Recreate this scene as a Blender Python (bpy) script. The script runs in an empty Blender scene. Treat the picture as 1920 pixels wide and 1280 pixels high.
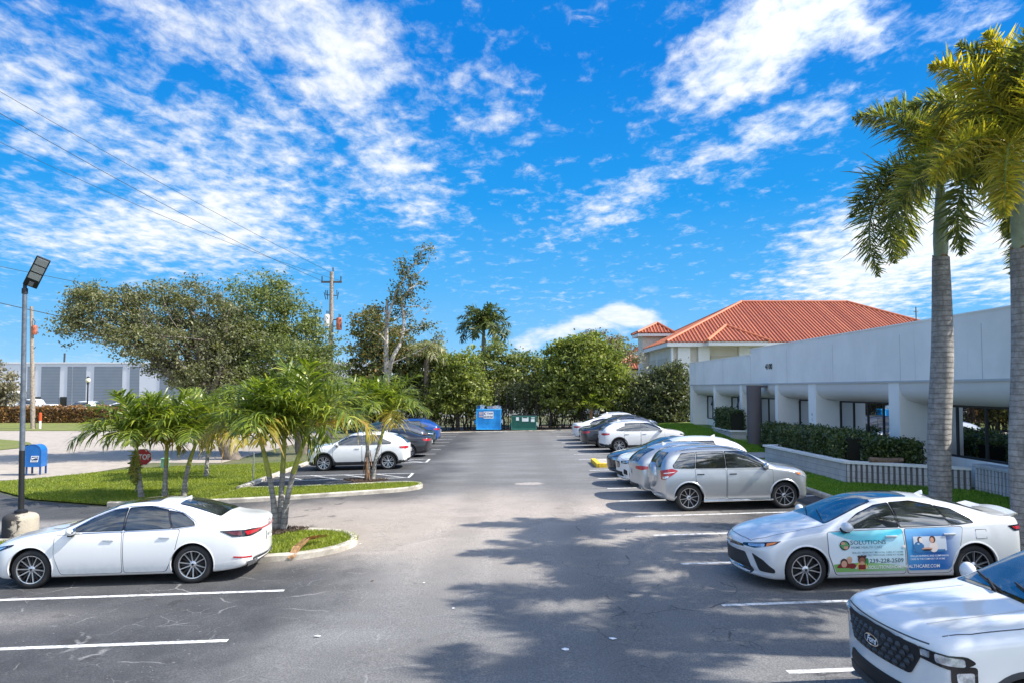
import bpy, bmesh, math, random
import numpy as np
from mathutils import Vector, Matrix, Euler
from mathutils.bvhtree import BVHTree
from math import sin, cos, pi, radians, sqrt, atan2
random.seed(7); RNG = np.random.default_rng(7)
SC = bpy.context.scene; COL = SC.collection
# ---------------------------------------------------------------- camera
F = 1350.0; TH = math.atan(.045); CY = 666.25; H = 3.45; SL = .02
def gz(x, y=0.0):
    return SL*max(-13.0, min(13.0, x))
def ray(px, py):
    u = (px-960)/F; v = (CY-py)/F
    return Vector((u, cos(TH)-v*sin(TH), sin(TH)+v*cos(TH)))
def G(px, py, z=None):
    d = ray(px, py); zg = 0 if z is None else z
    for _ in range(12):
        t = (zg-H)/d.z; X = d.x*t
        if z is None: zg = gz(X)
    return Vector((d.x*t, d.y*t, zg))
def AT(px, py, Y):
    d = ray(px, py); t = Y/d.y
    return Vector((d.x*t, Y, H+d.z*t))
cam = bpy.data.cameras.new('camera'); co = bpy.data.objects.new('camera', cam); COL.objects.link(co)
co.location = (0, 0, H); co.rotation_euler = (pi/2+TH, 0, 0)
cam.sensor_width = 36; cam.lens = F/1920*36; cam.shift_y = 26.25/1920; cam.clip_end = 3000; cam.clip_start = .1
SC.camera = co
# ---------------------------------------------------------------- material helpers
def nt_new(name):
    m = bpy.data.materials.new(name); m.use_nodes = True
    nt = m.node_tree; return m, nt, nt.nodes['Principled BSDF']
def N(nt, t, **kw):
    n = nt.nodes.new(t)
    for k, v in kw.items():
        if k in n.inputs: n.inputs[k].default_value = v
        else: setattr(n, k, v)
    return n
def L(nt, a, b): nt.links.new(a, b)
def noise(nt, vec, scale, detail=4, rough=.5, dist=0):
    n = N(nt, 'ShaderNodeTexNoise'); n.inputs['Scale'].default_value = scale; n.inputs['Detail'].default_value = detail
    n.inputs['Roughness'].default_value = rough; n.inputs['Distortion'].default_value = dist
    if vec is not None: L(nt, vec, n.inputs['Vector'])
    return n.outputs['Fac']
def mrange(nt, v, a, b, c=0., d=1., smooth=True):
    n = N(nt, 'ShaderNodeMapRange'); n.interpolation_type = 'SMOOTHSTEP' if smooth else 'LINEAR'
    L(nt, v, n.inputs['Value'])
    for i, q in zip(('From Min', 'From Max', 'To Min', 'To Max'), (a, b, c, d)): n.inputs[i].default_value = q
    return n.outputs[0]
def mix(nt, f, a, b, mode='MIX'):
    n = N(nt, 'ShaderNodeMix'); n.data_type = 'RGBA'; n.blend_type = mode
    for inp, v in ((n.inputs[0], f), (n.inputs[6], a), (n.inputs[7], b)):
        if isinstance(v, (int, float)): inp.default_value = v
        elif isinstance(v, tuple): inp.default_value = (*v, 1) if len(v) == 3 else v
        else: L(nt, v, inp)
    return n.outputs[2]
def mth(nt, op, a, b=None):
    n = N(nt, 'ShaderNodeMath'); n.operation = op
    for i, v in enumerate((a, b)):
        if v is None: continue
        if isinstance(v, (int, float)): n.inputs[i].default_value = v
        else: L(nt, v, n.inputs[i])
    return n.outputs[0]
def objco(nt): return N(nt, 'ShaderNodeTexCoord').outputs['Object']
def mapping(nt, vec, scale=(1, 1, 1), loc=(0, 0, 0), rot=(0, 0, 0)):
    n = N(nt, 'ShaderNodeMapping'); L(nt, vec, n.inputs['Vector'])
    n.inputs['Scale'].default_value = scale; n.inputs['Location'].default_value = loc; n.inputs['Rotation'].default_value = rot
    return n.outputs[0]
def bump(nt, p, h, strength=.3, dist=.01):
    b = N(nt, 'ShaderNodeBump'); b.inputs['Strength'].default_value = strength; b.inputs['Distance'].default_value = dist
    L(nt, h, b.inputs['Height']); L(nt, b.outputs[0], p.inputs['Normal'])
MATS = {}
def M(name, col, rough=.6, metal=0., coat=0., var=0., vs=3., bmp=0., bs=60., spec=.5, emit=None):
    if name in MATS: return MATS[name]
    m, nt, p = nt_new(name)
    p.inputs['Roughness'].default_value = rough; p.inputs['Metallic'].default_value = metal
    p.inputs['Coat Weight'].default_value = coat; p.inputs['Coat Roughness'].default_value = .03
    p.inputs['Specular IOR Level'].default_value = spec
    v = objco(nt)
    if var > 0:
        n = noise(nt, v, vs, 6, .6)
        c = mix(nt, mrange(nt, n, .3, .7), tuple(x*(1-var) for x in col), tuple(min(1, x*(1+var)) for x in col))
        L(nt, c, p.inputs['Base Color'])
    else: p.inputs['Base Color'].default_value = (*col, 1)
    if bmp > 0: bump(nt, p, noise(nt, v, bs, 4, .6), bmp, .02)
    MATS[name] = m; return m
def leafmat(name, c1, c2, c3=None, trans=.35, rough=.5, spec=.4):
    if name in MATS: return MATS[name]
    m, nt, p = nt_new(name)
    g = N(nt, 'ShaderNodeNewGeometry'); r = g.outputs['Random Per Island']
    cr = N(nt, 'ShaderNodeValToRGB'); L(nt, r, cr.inputs[0])
    cr.color_ramp.elements[0].color = (*c1, 1); cr.color_ramp.elements[1].color = (*c2, 1)
    if c3:
        e = cr.color_ramp.elements.new(.88); e.color = (*c2, 1); cr.color_ramp.elements[2].color = (*c3, 1)
        cr.color_ramp.elements[2].position = 1.0
    ns = noise(nt, objco(nt), .8, 3)
    col = mix(nt, mrange(nt, ns, .35, .65, 0, .55), cr.outputs[0], mix(nt, 1., cr.outputs[0], (1.35, 1.25, .7), 'MULTIPLY'))
    L(nt, col, p.inputs['Base Color']); p.inputs['Roughness'].default_value = rough
    p.inputs['Specular IOR Level'].default_value = spec
    t = N(nt, 'ShaderNodeBsdfTranslucent'); L(nt, mix(nt, 1., col, (1.3, 1.4, .6), 'MULTIPLY'), t.inputs[0])
    mx = N(nt, 'ShaderNodeMixShader'); mx.inputs[0].default_value = trans
    L(nt, p.outputs[0], mx.inputs[1]); L(nt, t.outputs[0], mx.inputs[2])
    L(nt, mx.outputs[0], nt.nodes['Material Output'].inputs[0])
    MATS[name] = m; return m
# ---------------------------------------------------------------- mesh builder
class MB:
    def __init__(s): s.v = []; s.f = []; s.m = []; s.mi = 0
    def add(s, vs, fs):
        o = len(s.v); s.v.extend([tuple(v) for v in vs]); s.f.extend([tuple(i+o for i in f) for f in fs]); s.m.extend([s.mi]*len(fs)); return s
    def poly(s, pts): return s.add(pts, [tuple(range(len(pts)))])
    def box(s, x0, x1, y0, y1, z0, z1, X=None):
        vs = [Vector((x, y, z)) for z in (z0, z1) for y in (y0, y1) for x in (x0, x1)]
        if X is not None: vs = [X @ v for v in vs]
        return s.add(vs, [(0, 2, 3, 1), (4, 5, 7, 6), (0, 1, 5, 4), (2, 6, 7, 3), (0, 4, 6, 2), (1, 3, 7, 5)])
    def bbox(s, x0, x1, y0, y1, z0, z1, b=.02, X=None):
        bm = bmesh.new(); bmesh.ops.create_cube(bm, size=1)
        for v in bm.verts: v.co = Vector(((x0+x1)/2+v.co.x*(x1-x0), (y0+y1)/2+v.co.y*(y1-y0), (z0+z1)/2+v.co.z*(z1-z0)))
        bmesh.ops.bevel(bm, geom=bm.edges[:]+bm.verts[:], offset=b, segments=2, affect='EDGES', profile=.6)
        bm.verts.index_update()
        vs = [v.co.copy() for v in bm.verts]
        if X is not None: vs = [X @ v for v in vs]
        fs = [tuple(v.index for v in f.verts) for f in bm.faces]; bm.free(); return s.add(vs, fs)
    def tube(s, pts, r, n=8, cap=True):
        pts = [Vector(p) for p in pts]
        if not hasattr(r, '__len__'): r = [r]*len(pts)
        rings = []; up = Vector((0, 0, 1)); pa = None
        for i, p in enumerate(pts):
            t = (pts[min(i+1, len(pts)-1)]-pts[max(i-1, 0)]).normalized()
            if pa is None:
                a = t.cross(up if abs(t.z) < .95 else Vector((1, 0, 0))).normalized()
            else: a = (pa - t*pa.dot(t)).normalized()
            pa = a; b = t.cross(a)
            rings.append([p + (a*cos(2*pi*k/n)+b*sin(2*pi*k/n))*r[i] for k in range(n)])
        vs = [v for q in rings for v in q]; fs = []
        for i in range(len(pts)-1):
            for k in range(n): fs.append((i*n+k, i*n+(k+1) % n, (i+1)*n+(k+1) % n, (i+1)*n+k))
        if cap: fs.append(tuple(range(n))[::-1]); fs.append(tuple(range((len(pts)-1)*n, len(pts)*n)))
        return s.add(vs, fs)
    def lathe(s, prof, X=None, n=24, a0=0., a1=2*pi):
        full = abs(a1-a0-2*pi) < 1e-6; k = n if full else n+1
        vs = []
        for r, z in prof:
            for i in range(k):
                a = a0+(a1-a0)*i/n; vs.append(Vector((r*cos(a), r*sin(a), z)))
        if X is not None: vs = [X @ v for v in vs]
        fs = []
        for j in range(len(prof)-1):
            for i in range(n):
                i2 = (i+1) % k
                fs.append((j*k+i, j*k+i2, (j+1)*k+i2, (j+1)*k+i))
        return s.add(vs, fs)
    def prism(s, poly, z0, z1, X=None):
        n = len(poly); vs = [Vector((p[0], p[1], z0)) for p in poly]+[Vector((p[0], p[1], z1)) for p in poly]
        if X is not None: vs = [X @ v for v in vs]
        return s.add(vs, [tuple(range(n))[::-1], tuple(range(n, 2*n))]+[(i, (i+1) % n, n+(i+1) % n, n+i) for i in range(n)])
    def ell(s, c, r, X=None, n=16, m=10):
        c = Vector(c); vs = []; fs = []
        for j in range(m+1):
            t = pi*j/m
            for i in range(n):
                a = 2*pi*i/n; vs.append(Vector((c.x+r[0]*sin(t)*cos(a), c.y+r[1]*sin(t)*sin(a), c.z-r[2]*cos(t))))
        if X is not None: vs = [X @ v for v in vs]
        for j in range(m):
            for i in range(n): fs.append((j*n+i, j*n+(i+1) % n, (j+1)*n+(i+1) % n, (j+1)*n+i))
        return s.add(vs, fs)
    def build(s, name, mats, parent=None, smooth=False, angle=None, clean=True):
        me = bpy.data.meshes.new(name); me.from_pydata(s.v, [], s.f); me.validate()
        if not isinstance(mats, (list, tuple)): mats = [mats]
        for m in mats: me.materials.append(m)
        if len(me.polygons) == len(s.m): me.polygons.foreach_set('material_index', s.m)
        if clean:
            bm = bmesh.new(); bm.from_mesh(me); bmesh.ops.remove_doubles(bm, verts=bm.verts, dist=1e-5)
            bmesh.ops.recalc_face_normals(bm, faces=bm.faces); bm.to_mesh(me); bm.free()
        return link(name, me, parent, smooth, angle)
def link(name, me, parent=None, smooth=False, angle=None):
    if smooth:
        me.shade_smooth()
        if angle is None: angle = 40
        if angle < 179: me.set_sharp_from_angle(angle=radians(angle))
    o = bpy.data.objects.new(name, me); COL.objects.link(o)
    if parent is not None: o.parent = parent
    return o
def np_mesh(name, V, Fq, mats, parent=None, mi=None, smooth=False):
    me = bpy.data.meshes.new(name); V = np.asarray(V, dtype=np.float32); Fq = np.asarray(Fq, dtype=np.int32)
    me.vertices.add(len(V)); me.vertices.foreach_set('co', V.ravel())
    k = Fq.shape[1]; me.loops.add(Fq.size); me.loops.foreach_set('vertex_index', Fq.ravel())
    me.polygons.add(len(Fq)); me.polygons.foreach_set('loop_start', np.arange(0, Fq.size, k, dtype=np.int32))
    me.polygons.foreach_set('loop_total', np.full(len(Fq), k, dtype=np.int32))
    for m in (mats if isinstance(mats, (list, tuple)) else [mats]): me.materials.append(m)
    if mi is not None: me.polygons.foreach_set('material_index', np.asarray(mi, dtype=np.int32))
    me.update(calc_edges=True); me.validate()
    return link(name, me, parent, smooth, 180)
def tag(o, label=None, cat=None, group=None, kind=None):
    if label: o['label'] = label
    if cat: o['category'] = cat
    if group: o['group'] = group
    if kind: o['kind'] = kind
    return o
def thing(name, label, cat, loc=(0, 0, 0), rz=0, group=None):
    o = bpy.data.objects.new(name, None); COL.objects.link(o); o.location = loc; o.rotation_euler = (0, 0, rz)
    o.empty_display_size = .2
    return tag(o, label, cat, group)
def copytree(o, parent=None):
    c = o.copy(); COL.objects.link(c); c.parent = parent
    for ch in list(o.children): copytree(ch, c)
    return c
def text_mesh(txt, size, bold=0., cx=False, shear=0., spacing=1.):
    cu = bpy.data.curves.new('t', 'FONT'); cu.body = txt; cu.size = size; cu.offset = bold; cu.shear = shear; cu.space_character = spacing
    cu.resolution_u = 2
    if cx: cu.align_x = 'CENTER'
    o = bpy.data.objects.new('t', cu); COL.objects.link(o); bpy.context.view_layer.update()
    dg = bpy.context.evaluated_depsgraph_get(); me = o.evaluated_get(dg).to_mesh()
    vs = [v.co.copy() for v in me.vertices]; fs = [tuple(p.vertices) for p in me.polygons]
    bpy.data.objects.remove(o); bpy.data.curves.remove(cu)
    return vs, fs
def add_text(mb, txt, size, X, bold=0., cx=True, width=None, shear=0.):
    vs, fs = text_mesh(txt, size, bold, cx, shear)
    if width and vs:
        w = max(v.x for v in vs)-min(v.x for v in vs); k = width/w
        vs = [Vector((v.x*k, v.y, v.z)) for v in vs]
    return mb.add([X @ v for v in vs], fs)
def smooth_poly(pts, n=4, closed=True):
    P = [Vector(p) for p in pts]; out = []; k = len(P)
    for i in range(k if closed else k-1):
        p0, p1, p2, p3 = P[(i-1) % k], P[i], P[(i+1) % k], P[(i+2) % k]
        if not closed:
            p0 = P[max(i-1, 0)]; p3 = P[min(i+2, k-1)]
        for j in range(n):
            t = j/n; out.append(.5*((2*p1)+(-p0+p2)*t+(2*p0-5*p1+4*p2-p3)*t*t+(-p0+3*p1-3*p2+p3)*t**3))
    if not closed: out.append(P[-1])
    return out
# ---------------------------------------------------------------- sun and sky
SUN_EL = radians(46); SUN_AZ = radians(-7)      # azimuth measured from +X
sd = Vector((cos(SUN_EL)*cos(SUN_AZ), cos(SUN_EL)*sin(SUN_AZ), sin(SUN_EL)))
sl = bpy.data.lights.new('sun', 'SUN'); sl.energy = 4.9; sl.angle = radians(.5); sl.color = (1, .955, .88)
so = bpy.data.objects.new('sun', sl); COL.objects.link(so); so.rotation_euler = (-sd).to_track_quat('-Z', 'Y').to_euler()
so.location = sd*60
W = bpy.data.worlds.new('World'); SC.world = W; W.use_nodes = True; nt = W.node_tree
for n in list(nt.nodes): nt.nodes.remove(n)
out = N(nt, 'ShaderNodeOutputWorld'); bg = N(nt, 'ShaderNodeBackground'); L(nt, bg.outputs[0], out.inputs[0])
sky = N(nt, 'ShaderNodeTexSky'); sky.sky_type = 'NISHITA'; sky.sun_disc = False; sky.sun_elevation = SUN_EL
sky.sun_rotation = math.atan2(sd.x, sd.y); sky.air_density = 1.0; sky.dust_density = .3; sky.ozone_density = 3
bg.inputs['Strength'].default_value = .1
tc = N(nt, 'ShaderNodeTexCoord').outputs['Generated']
sep = N(nt, 'ShaderNodeSeparateXYZ'); L(nt, tc, sep.inputs[0]); x, y, z = sep.outputs
el = mth(nt, 'MAXIMUM', z, 0.)
ramp = N(nt, 'ShaderNodeValToRGB'); L(nt, el, ramp.inputs[0])
stops = [(0, (.38, .70, .98)), (.06, (.21, .57, .97)), (.14, (.09, .46, .95)), (.25, (.014, .335, .88)), (.42, (.002, .235, .78)), (1, (.0, .15, .55))]
cr = ramp.color_ramp
cr.elements[0].position = 0; cr.elements[0].color = (*stops[0][1], 1); cr.elements[1].position = 1; cr.elements[1].color = (*stops[-1][1], 1)
for p, c in stops[1:-1]: e = cr.elements.new(p); e.color = (*c, 1)
skyc = mix(nt, .03, mix(nt, 1., ramp.outputs[0], (6.5, 6.5, 6.5), 'MULTIPLY'), sky.outputs[0])
# clouds: coordinates on the cloud plane, and view-like coordinates for the larger masses
zz = mth(nt, 'ADD', el, .10)
px_ = mth(nt, 'DIVIDE', x, zz); py_ = mth(nt, 'DIVIDE', y, zz)
cp = N(nt, 'ShaderNodeCombineXYZ'); L(nt, px_, cp.inputs[0]); L(nt, py_, cp.inputs[1]); q = cp.outputs[0]
ya = mth(nt, 'ADD', mth(nt, 'ABSOLUTE', y), .05)
u_ = mth(nt, 'DIVIDE', x, ya); w_ = mth(nt, 'DIVIDE', z, ya)
cu_ = N(nt, 'ShaderNodeCombineXYZ'); L(nt, u_, cu_.inputs[0]); L(nt, w_, cu_.inputs[1]); uw = cu_.outputs[0]
wob = N(nt, 'ShaderNodeTexNoise'); wob.inputs['Scale'].default_value = 3.2; wob.inputs['Detail'].default_value = 5; L(nt, uw, wob.inputs['Vector'])
vm = N(nt, 'ShaderNodeVectorMath'); vm.operation = 'SUBTRACT'; L(nt, wob.outputs['Color'], vm.inputs[0]); vm.inputs[1].default_value = (.5, .5, .5)
vs_ = N(nt, 'ShaderNodeVectorMath'); vs_.operation = 'SCALE'; L(nt, vm.outputs[0], vs_.inputs[0]); vs_.inputs['Scale'].default_value = .16
va = N(nt, 'ShaderNodeVectorMath'); va.operation = 'ADD'; L(nt, uw, va.inputs[0]); L(nt, vs_.outputs[0], va.inputs[1]); uww = va.outputs[0]
def blob(cx, cy, rx, ry, rot, wgt):
    U = (cx-960)/F; Wv = (727-cy)/F; a = radians(rot)
    mp = N(nt, 'ShaderNodeMapping'); mp.vector_type = 'TEXTURE'; L(nt, uww, mp.inputs['Vector'])
    mp.inputs['Location'].default_value = (U, Wv, 0); mp.inputs['Rotation'].default_value = (0, 0, a); mp.inputs['Scale'].default_value = (rx/F, ry/F, 1)
    ln = N(nt, 'ShaderNodeVectorMath'); ln.operation = 'LENGTH'; L(nt, mp.outputs[0], ln.inputs[0])
    return mth(nt, 'MULTIPLY', mrange(nt, ln.outputs['Value'], 0., 1., 1., 0.), wgt)
BL = [(640, 130, 380, 210, -48, .74), (740, 330, 260, 130, -60, .6), (330, 420, 620, 170, 0, .62), (160, 250, 420, 190, -20, .46), (400, 90, 360, 150, -20, .42), (480, 300, 420, 150, -10, .44),
      (1420, 90, 380, 150, 30, .86), (1340, 190, 260, 90, 15, .44), (1420, 290, 330, 80, 22, .46), (1690, 480, 480, 190, 24, .95), (1850, 440, 320, 220, 0, .85), (1180, 385, 220, 60, 25, .46),
      (1680, 70, 460, 70, 14, .36), (880, 230, 260, 180, 0, .36), (1000, 370, 150, 80, 0, .12), (60, 470, 300, 60, 0, .3)]
tot = None
for b in BL:
    o_ = blob(*b); tot = o_ if tot is None else mth(nt, 'MAXIMUM', tot, o_)
# thin zenith cover; extra unseen cloud behind the camera, added to lift the shade
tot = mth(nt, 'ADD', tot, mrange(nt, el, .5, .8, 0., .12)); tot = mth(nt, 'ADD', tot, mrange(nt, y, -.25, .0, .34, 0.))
big = noise(nt, mapping(nt, q, (1, .8, 1), rot=(0, 0, .5)), 1.1, 8, .62, .3)
grain = noise(nt, mapping(nt, q, (1.15, .9, 1), rot=(0, 0, .4)), 8.5, 5, .55, .25)
fine = noise(nt, mapping(nt, q, (1.5, .95, 1), rot=(0, 0, .6)), 15, 6, .65, .35)
dens = mth(nt, 'ADD', tot, mth(nt, 'MULTIPLY', mth(nt, 'SUBTRACT', big, .5), 1.05))
dens = mth(nt, 'ADD', dens, mth(nt, 'MULTIPLY', mth(nt, 'SUBTRACT', grain, .5), 1.3))
dens = mth(nt, 'ADD', dens, mth(nt, 'MULTIPLY', mth(nt, 'SUBTRACT', fine, .5), .9))
c1 = mrange(nt, dens, .06, .90, 0., .98)
# one low bank near the horizon
low = blob(1060, 628, 190, 44, 3, .95); low2 = blob(1150, 600, 120, 48, 8, 1.)
edge = noise(nt, mapping(nt, uw, (1, 2.6, 1)), 9, 6, .6, .3)
c2 = mrange(nt, mth(nt, 'ADD', mth(nt, 'MAXIMUM', low, low2), mth(nt, 'MULTIPLY', mth(nt, 'SUBTRACT', edge, .5), 2.6)), .28, .85, 0., .92)
hz = mrange(nt, mth(nt, 'ADD', edge, mrange(nt, el, .0, .12, .12, -.3)), .5, .75, 0., .4)
cl = mth(nt, 'MAXIMUM', mth(nt, 'MAXIMUM', c1, c2), hz)
cl = mth(nt, 'MULTIPLY', cl, mrange(nt, z, -.02, .01, 0., 1.))
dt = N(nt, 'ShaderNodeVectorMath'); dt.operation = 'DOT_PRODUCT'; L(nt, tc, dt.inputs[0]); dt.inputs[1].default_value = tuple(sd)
cloud_fill = mth(nt, 'ADD', 1., mth(nt, 'MULTIPLY', mth(nt, 'POWER', mth(nt, 'MAXIMUM', dt.outputs['Value'], 0.), 4.), 3.2))
cloud_fill = mth(nt, 'MULTIPLY', cloud_fill, mrange(nt, y, -.35, .0, 1.55, 1.))  # unseen clouds near the sun and behind the camera brightened to lift the shade
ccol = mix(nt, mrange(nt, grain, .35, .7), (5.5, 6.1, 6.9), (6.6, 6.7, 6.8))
cs = N(nt, 'ShaderNodeVectorMath'); cs.operation = 'SCALE'; L(nt, ccol, cs.inputs[0]); L(nt, cloud_fill, cs.inputs['Scale']); ccol = cs.outputs[0]
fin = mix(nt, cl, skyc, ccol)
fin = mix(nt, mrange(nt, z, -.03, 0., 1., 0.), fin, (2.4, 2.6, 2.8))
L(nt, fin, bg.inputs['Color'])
SC.view_settings.view_transform = 'Standard'; SC.view_settings.look = 'None'; SC.view_settings.exposure = 0.68; SC.view_settings.gamma = 1
# ---------------------------------------------------------------- ground sheets
def ell_mask(nt, co, cx, cy, rx, ry, soft=.6, rot=0, wob=None):
    mp = N(nt, 'ShaderNodeMapping'); mp.vector_type = 'TEXTURE'; L(nt, co, mp.inputs['Vector'])
    mp.inputs['Location'].default_value = (cx, cy, 0); mp.inputs['Rotation'].default_value = (0, 0, rot); mp.inputs['Scale'].default_value = (rx, ry, 1e6)
    ln = N(nt, 'ShaderNodeVectorMath'); ln.operation = 'LENGTH'; L(nt, mp.outputs[0], ln.inputs[0]); v = ln.outputs['Value']
    if wob is not None: v = mth(nt, 'ADD', v, mth(nt, 'MULTIPLY', mth(nt, 'SUBTRACT', wob, .5), 1.1))
    return mrange(nt, v, 1-soft, 1+soft*.5, 1., 0.)
def asphalt_mat(name='asphalt', base=None):
    m, nt, p = nt_new(name); co = objco(nt)
    big = noise(nt, co, .22, 5, .6, .4); med = noise(nt, co, 1.3, 6, .65, .3); st = noise(nt, mapping(nt, co, (.25, 1, 1)), .9, 5, .6)
    dark = (.052, .0525, .055); mid = (.185, .179, .173); pale = (.40, .345, .295)
    c = mix(nt, mrange(nt, med, .3, .7), dark, (.080, .080, .082))
    if base: c = mix(nt, mrange(nt, med, .3, .7), base, tuple(q*1.25 for q in base))
    ais = ell_mask(nt, co, 1.0, 20, 4.6, 60, .35, 0, big)           # worn running lane
    c = mix(nt, mth(nt, 'MULTIPLY', ais, .72), c, mix(nt, mrange(nt, st, .35, .65), mid, (.25, .245, .24)))
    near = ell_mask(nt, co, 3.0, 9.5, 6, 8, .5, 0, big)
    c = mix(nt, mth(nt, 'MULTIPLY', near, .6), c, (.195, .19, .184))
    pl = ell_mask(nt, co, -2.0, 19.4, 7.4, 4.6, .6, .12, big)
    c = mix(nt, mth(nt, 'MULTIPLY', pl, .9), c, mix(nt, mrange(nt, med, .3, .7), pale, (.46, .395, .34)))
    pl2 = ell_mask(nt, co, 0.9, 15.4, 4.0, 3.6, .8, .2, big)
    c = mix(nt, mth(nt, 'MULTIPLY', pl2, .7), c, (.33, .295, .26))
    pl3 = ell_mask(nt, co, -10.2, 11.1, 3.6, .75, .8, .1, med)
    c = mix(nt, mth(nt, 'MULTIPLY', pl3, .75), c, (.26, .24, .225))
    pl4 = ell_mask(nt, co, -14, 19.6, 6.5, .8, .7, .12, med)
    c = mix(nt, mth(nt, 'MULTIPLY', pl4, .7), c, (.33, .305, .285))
    pt = ell_mask(nt, co, .62, 26.2, .55, .34, .25, 0, noise(nt, co, 3.5, 5, .7))
    c = mix(nt, mth(nt, 'MULTIPLY', pt, .8), c, (.42, .37, .33))
    sxy = N(nt, 'ShaderNodeSeparateXYZ'); L(nt, co, sxy.inputs[0])
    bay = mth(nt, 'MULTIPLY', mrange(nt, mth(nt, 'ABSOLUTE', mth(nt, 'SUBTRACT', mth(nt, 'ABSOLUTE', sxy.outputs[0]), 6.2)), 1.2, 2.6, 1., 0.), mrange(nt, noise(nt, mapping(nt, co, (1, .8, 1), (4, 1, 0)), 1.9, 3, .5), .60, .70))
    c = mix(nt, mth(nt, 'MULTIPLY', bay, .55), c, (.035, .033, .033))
    trk = mth(nt, 'MULTIPLY', mrange(nt, mth(nt, 'ABSOLUTE', mth(nt, 'SUBTRACT', mth(nt, 'ABSOLUTE', mth(nt, 'SUBTRACT', sxy.outputs[0], .2)), 1.4)), .15, .75, 1., 0.), mrange(nt, st, .3, .6))
    c = mix(nt, mth(nt, 'MULTIPLY', trk, .28), c, (.10, .097, .093))
    pm = N(nt, 'ShaderNodeTexVoronoi'); pm.inputs['Scale'].default_value = .17; pm.distance = 'CHEBYCHEV'; L(nt, co, pm.inputs['Vector'])
    ps = N(nt, 'ShaderNodeSeparateColor'); L(nt, pm.outputs['Color'], ps.inputs[0])
    c = mix(nt, 1., c, mix(nt, mrange(nt, ps.outputs[0], .0, 1., smooth=False), (.90, .90, .90), (1.08, 1.08, 1.08)), 'MULTIPLY')
    # thin cracks, light where sealed, dark where open
    wv = N(nt, 'ShaderNodeTexNoise'); wv.inputs['Scale'].default_value = 1.6; wv.inputs['Detail'].default_value = 6; L(nt, co, wv.inputs['Vector'])
    ad = mix(nt, .35, co, wv.outputs['Color'], 'ADD')
    vo = N(nt, 'ShaderNodeTexVoronoi'); vo.feature = 'DISTANCE_TO_EDGE'; vo.inputs['Scale'].default_value = .62; L(nt, ad, vo.inputs['Vector'])
    vo2 = N(nt, 'ShaderNodeTexVoronoi'); vo2.feature = 'DISTANCE_TO_EDGE'; vo2.inputs['Scale'].default_value = 2.1; L(nt, ad, vo2.inputs['Vector'])
    brk = mrange(nt, noise(nt, co, 1.1, 4), .50, .60); brk2 = mrange(nt, noise(nt, mapping(nt, co, loc=(9, 3, 0)), .9, 4), .53, .62)
    k1 = mth(nt, 'MULTIPLY', mrange(nt, vo.outputs['Distance'], .004, .013, 1., 0.), brk)
    k2 = mth(nt, 'MULTIPLY', mrange(nt, vo2.outputs['Distance'], .006, .018, 1., 0.), brk2)
    sx = N(nt, 'ShaderNodeSeparateXYZ'); L(nt, co, sx.inputs[0])
    side = mrange(nt, sx.outputs[0], -.5, 2.)
    ck = mix(nt, side, (.24, .235, .23), (.045, .045, .05))
    nearm = mrange(nt, sx.outputs[1], 14., 24., 1., .15)
    kk = mth(nt, 'MULTIPLY', mth(nt, 'MAXIMUM', mth(nt, 'MULTIPLY', k1, .75), mth(nt, 'MULTIPLY', k2, .55)), nearm)
    c = mix(nt, kk, c, ck)
    sp = noise(nt, co, 42, 4, .75); c = mix(nt, 1., c, mix(nt, mrange(nt, sp, .35, .68), (.66, .66, .66), (1.36, 1.35, 1.33)), 'MULTIPLY')
    sp2 = noise(nt, co, 16, 2, .5); c = mix(nt, mrange(nt, sp2, .71, .76, 0, .45), c, (.40, .38, .36))
    sp3 = noise(nt, mapping(nt, co, loc=(3, 7, 0)), 5, 5, .6); c = mix(nt, mrange(nt, sp3, .62, .72, 0, .35), c, (.05, .05, .055))
    L(nt, c, p.inputs['Base Color']); p.inputs['Roughness'].default_value = .82; p.inputs['Specular IOR Level'].default_value = .35
    bump(nt, p, mth(nt, 'SUBTRACT', mth(nt, 'ADD', sp, noise(nt, co, 130, 2)), kk), .5, .008)
    return m
def concrete_mat(name, col, stain=.25, bs=40):
    m, nt, p = nt_new(name); co = objco(nt)
    a = noise(nt, co, 2.2, 7, .65, .4); b = noise(nt, co, 14, 5, .7)
    c = mix(nt, mrange(nt, a, .3, .7), tuple(q*(1-stain) for q in col), tuple(q*(1+stain*.6) for q in col))
    c = mix(nt, mrange(nt, b, .56, .72, 0, .5), c, tuple(q*.55 for q in col))
    L(nt, c, p.inputs['Base Color']); p.inputs['Roughness'].default_value = .85; bump(nt, p, noise(nt, co, bs, 5, .7), .4, .01)
    MATS[name] = m; return m
def grass_mat(name, c1, c2):
    m, nt, p = nt_new(name); co = objco(nt)
    a = noise(nt, co, .9, 6, .65, .5); b = noise(nt, co, 22, 4, .7)
    c = mix(nt, mrange(nt, a, .3, .7), c1, c2)
    c = mix(nt, mrange(nt, noise(nt, co, .55, 5, .7), .52, .62, 0, .75), c, (.22, .17, .08))
    c = mix(nt, mrange(nt, b, .4, .75, 0, .6), c, tuple(q*.4 for q in c1))
    L(nt, c, p.inputs['Base Color']); p.inputs['Roughness'].default_value = .9; bump(nt, p, b, .8, .05)
    MATS[name] = m; return m
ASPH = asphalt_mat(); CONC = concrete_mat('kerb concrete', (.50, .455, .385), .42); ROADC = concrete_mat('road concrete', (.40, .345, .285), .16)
GRASS = grass_mat('lawn soil and grass', (.15, .18, .035), (.23, .25, .055)); DIRT = concrete_mat('mulch and soil', (.16, .115, .075), .5, 20)
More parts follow.
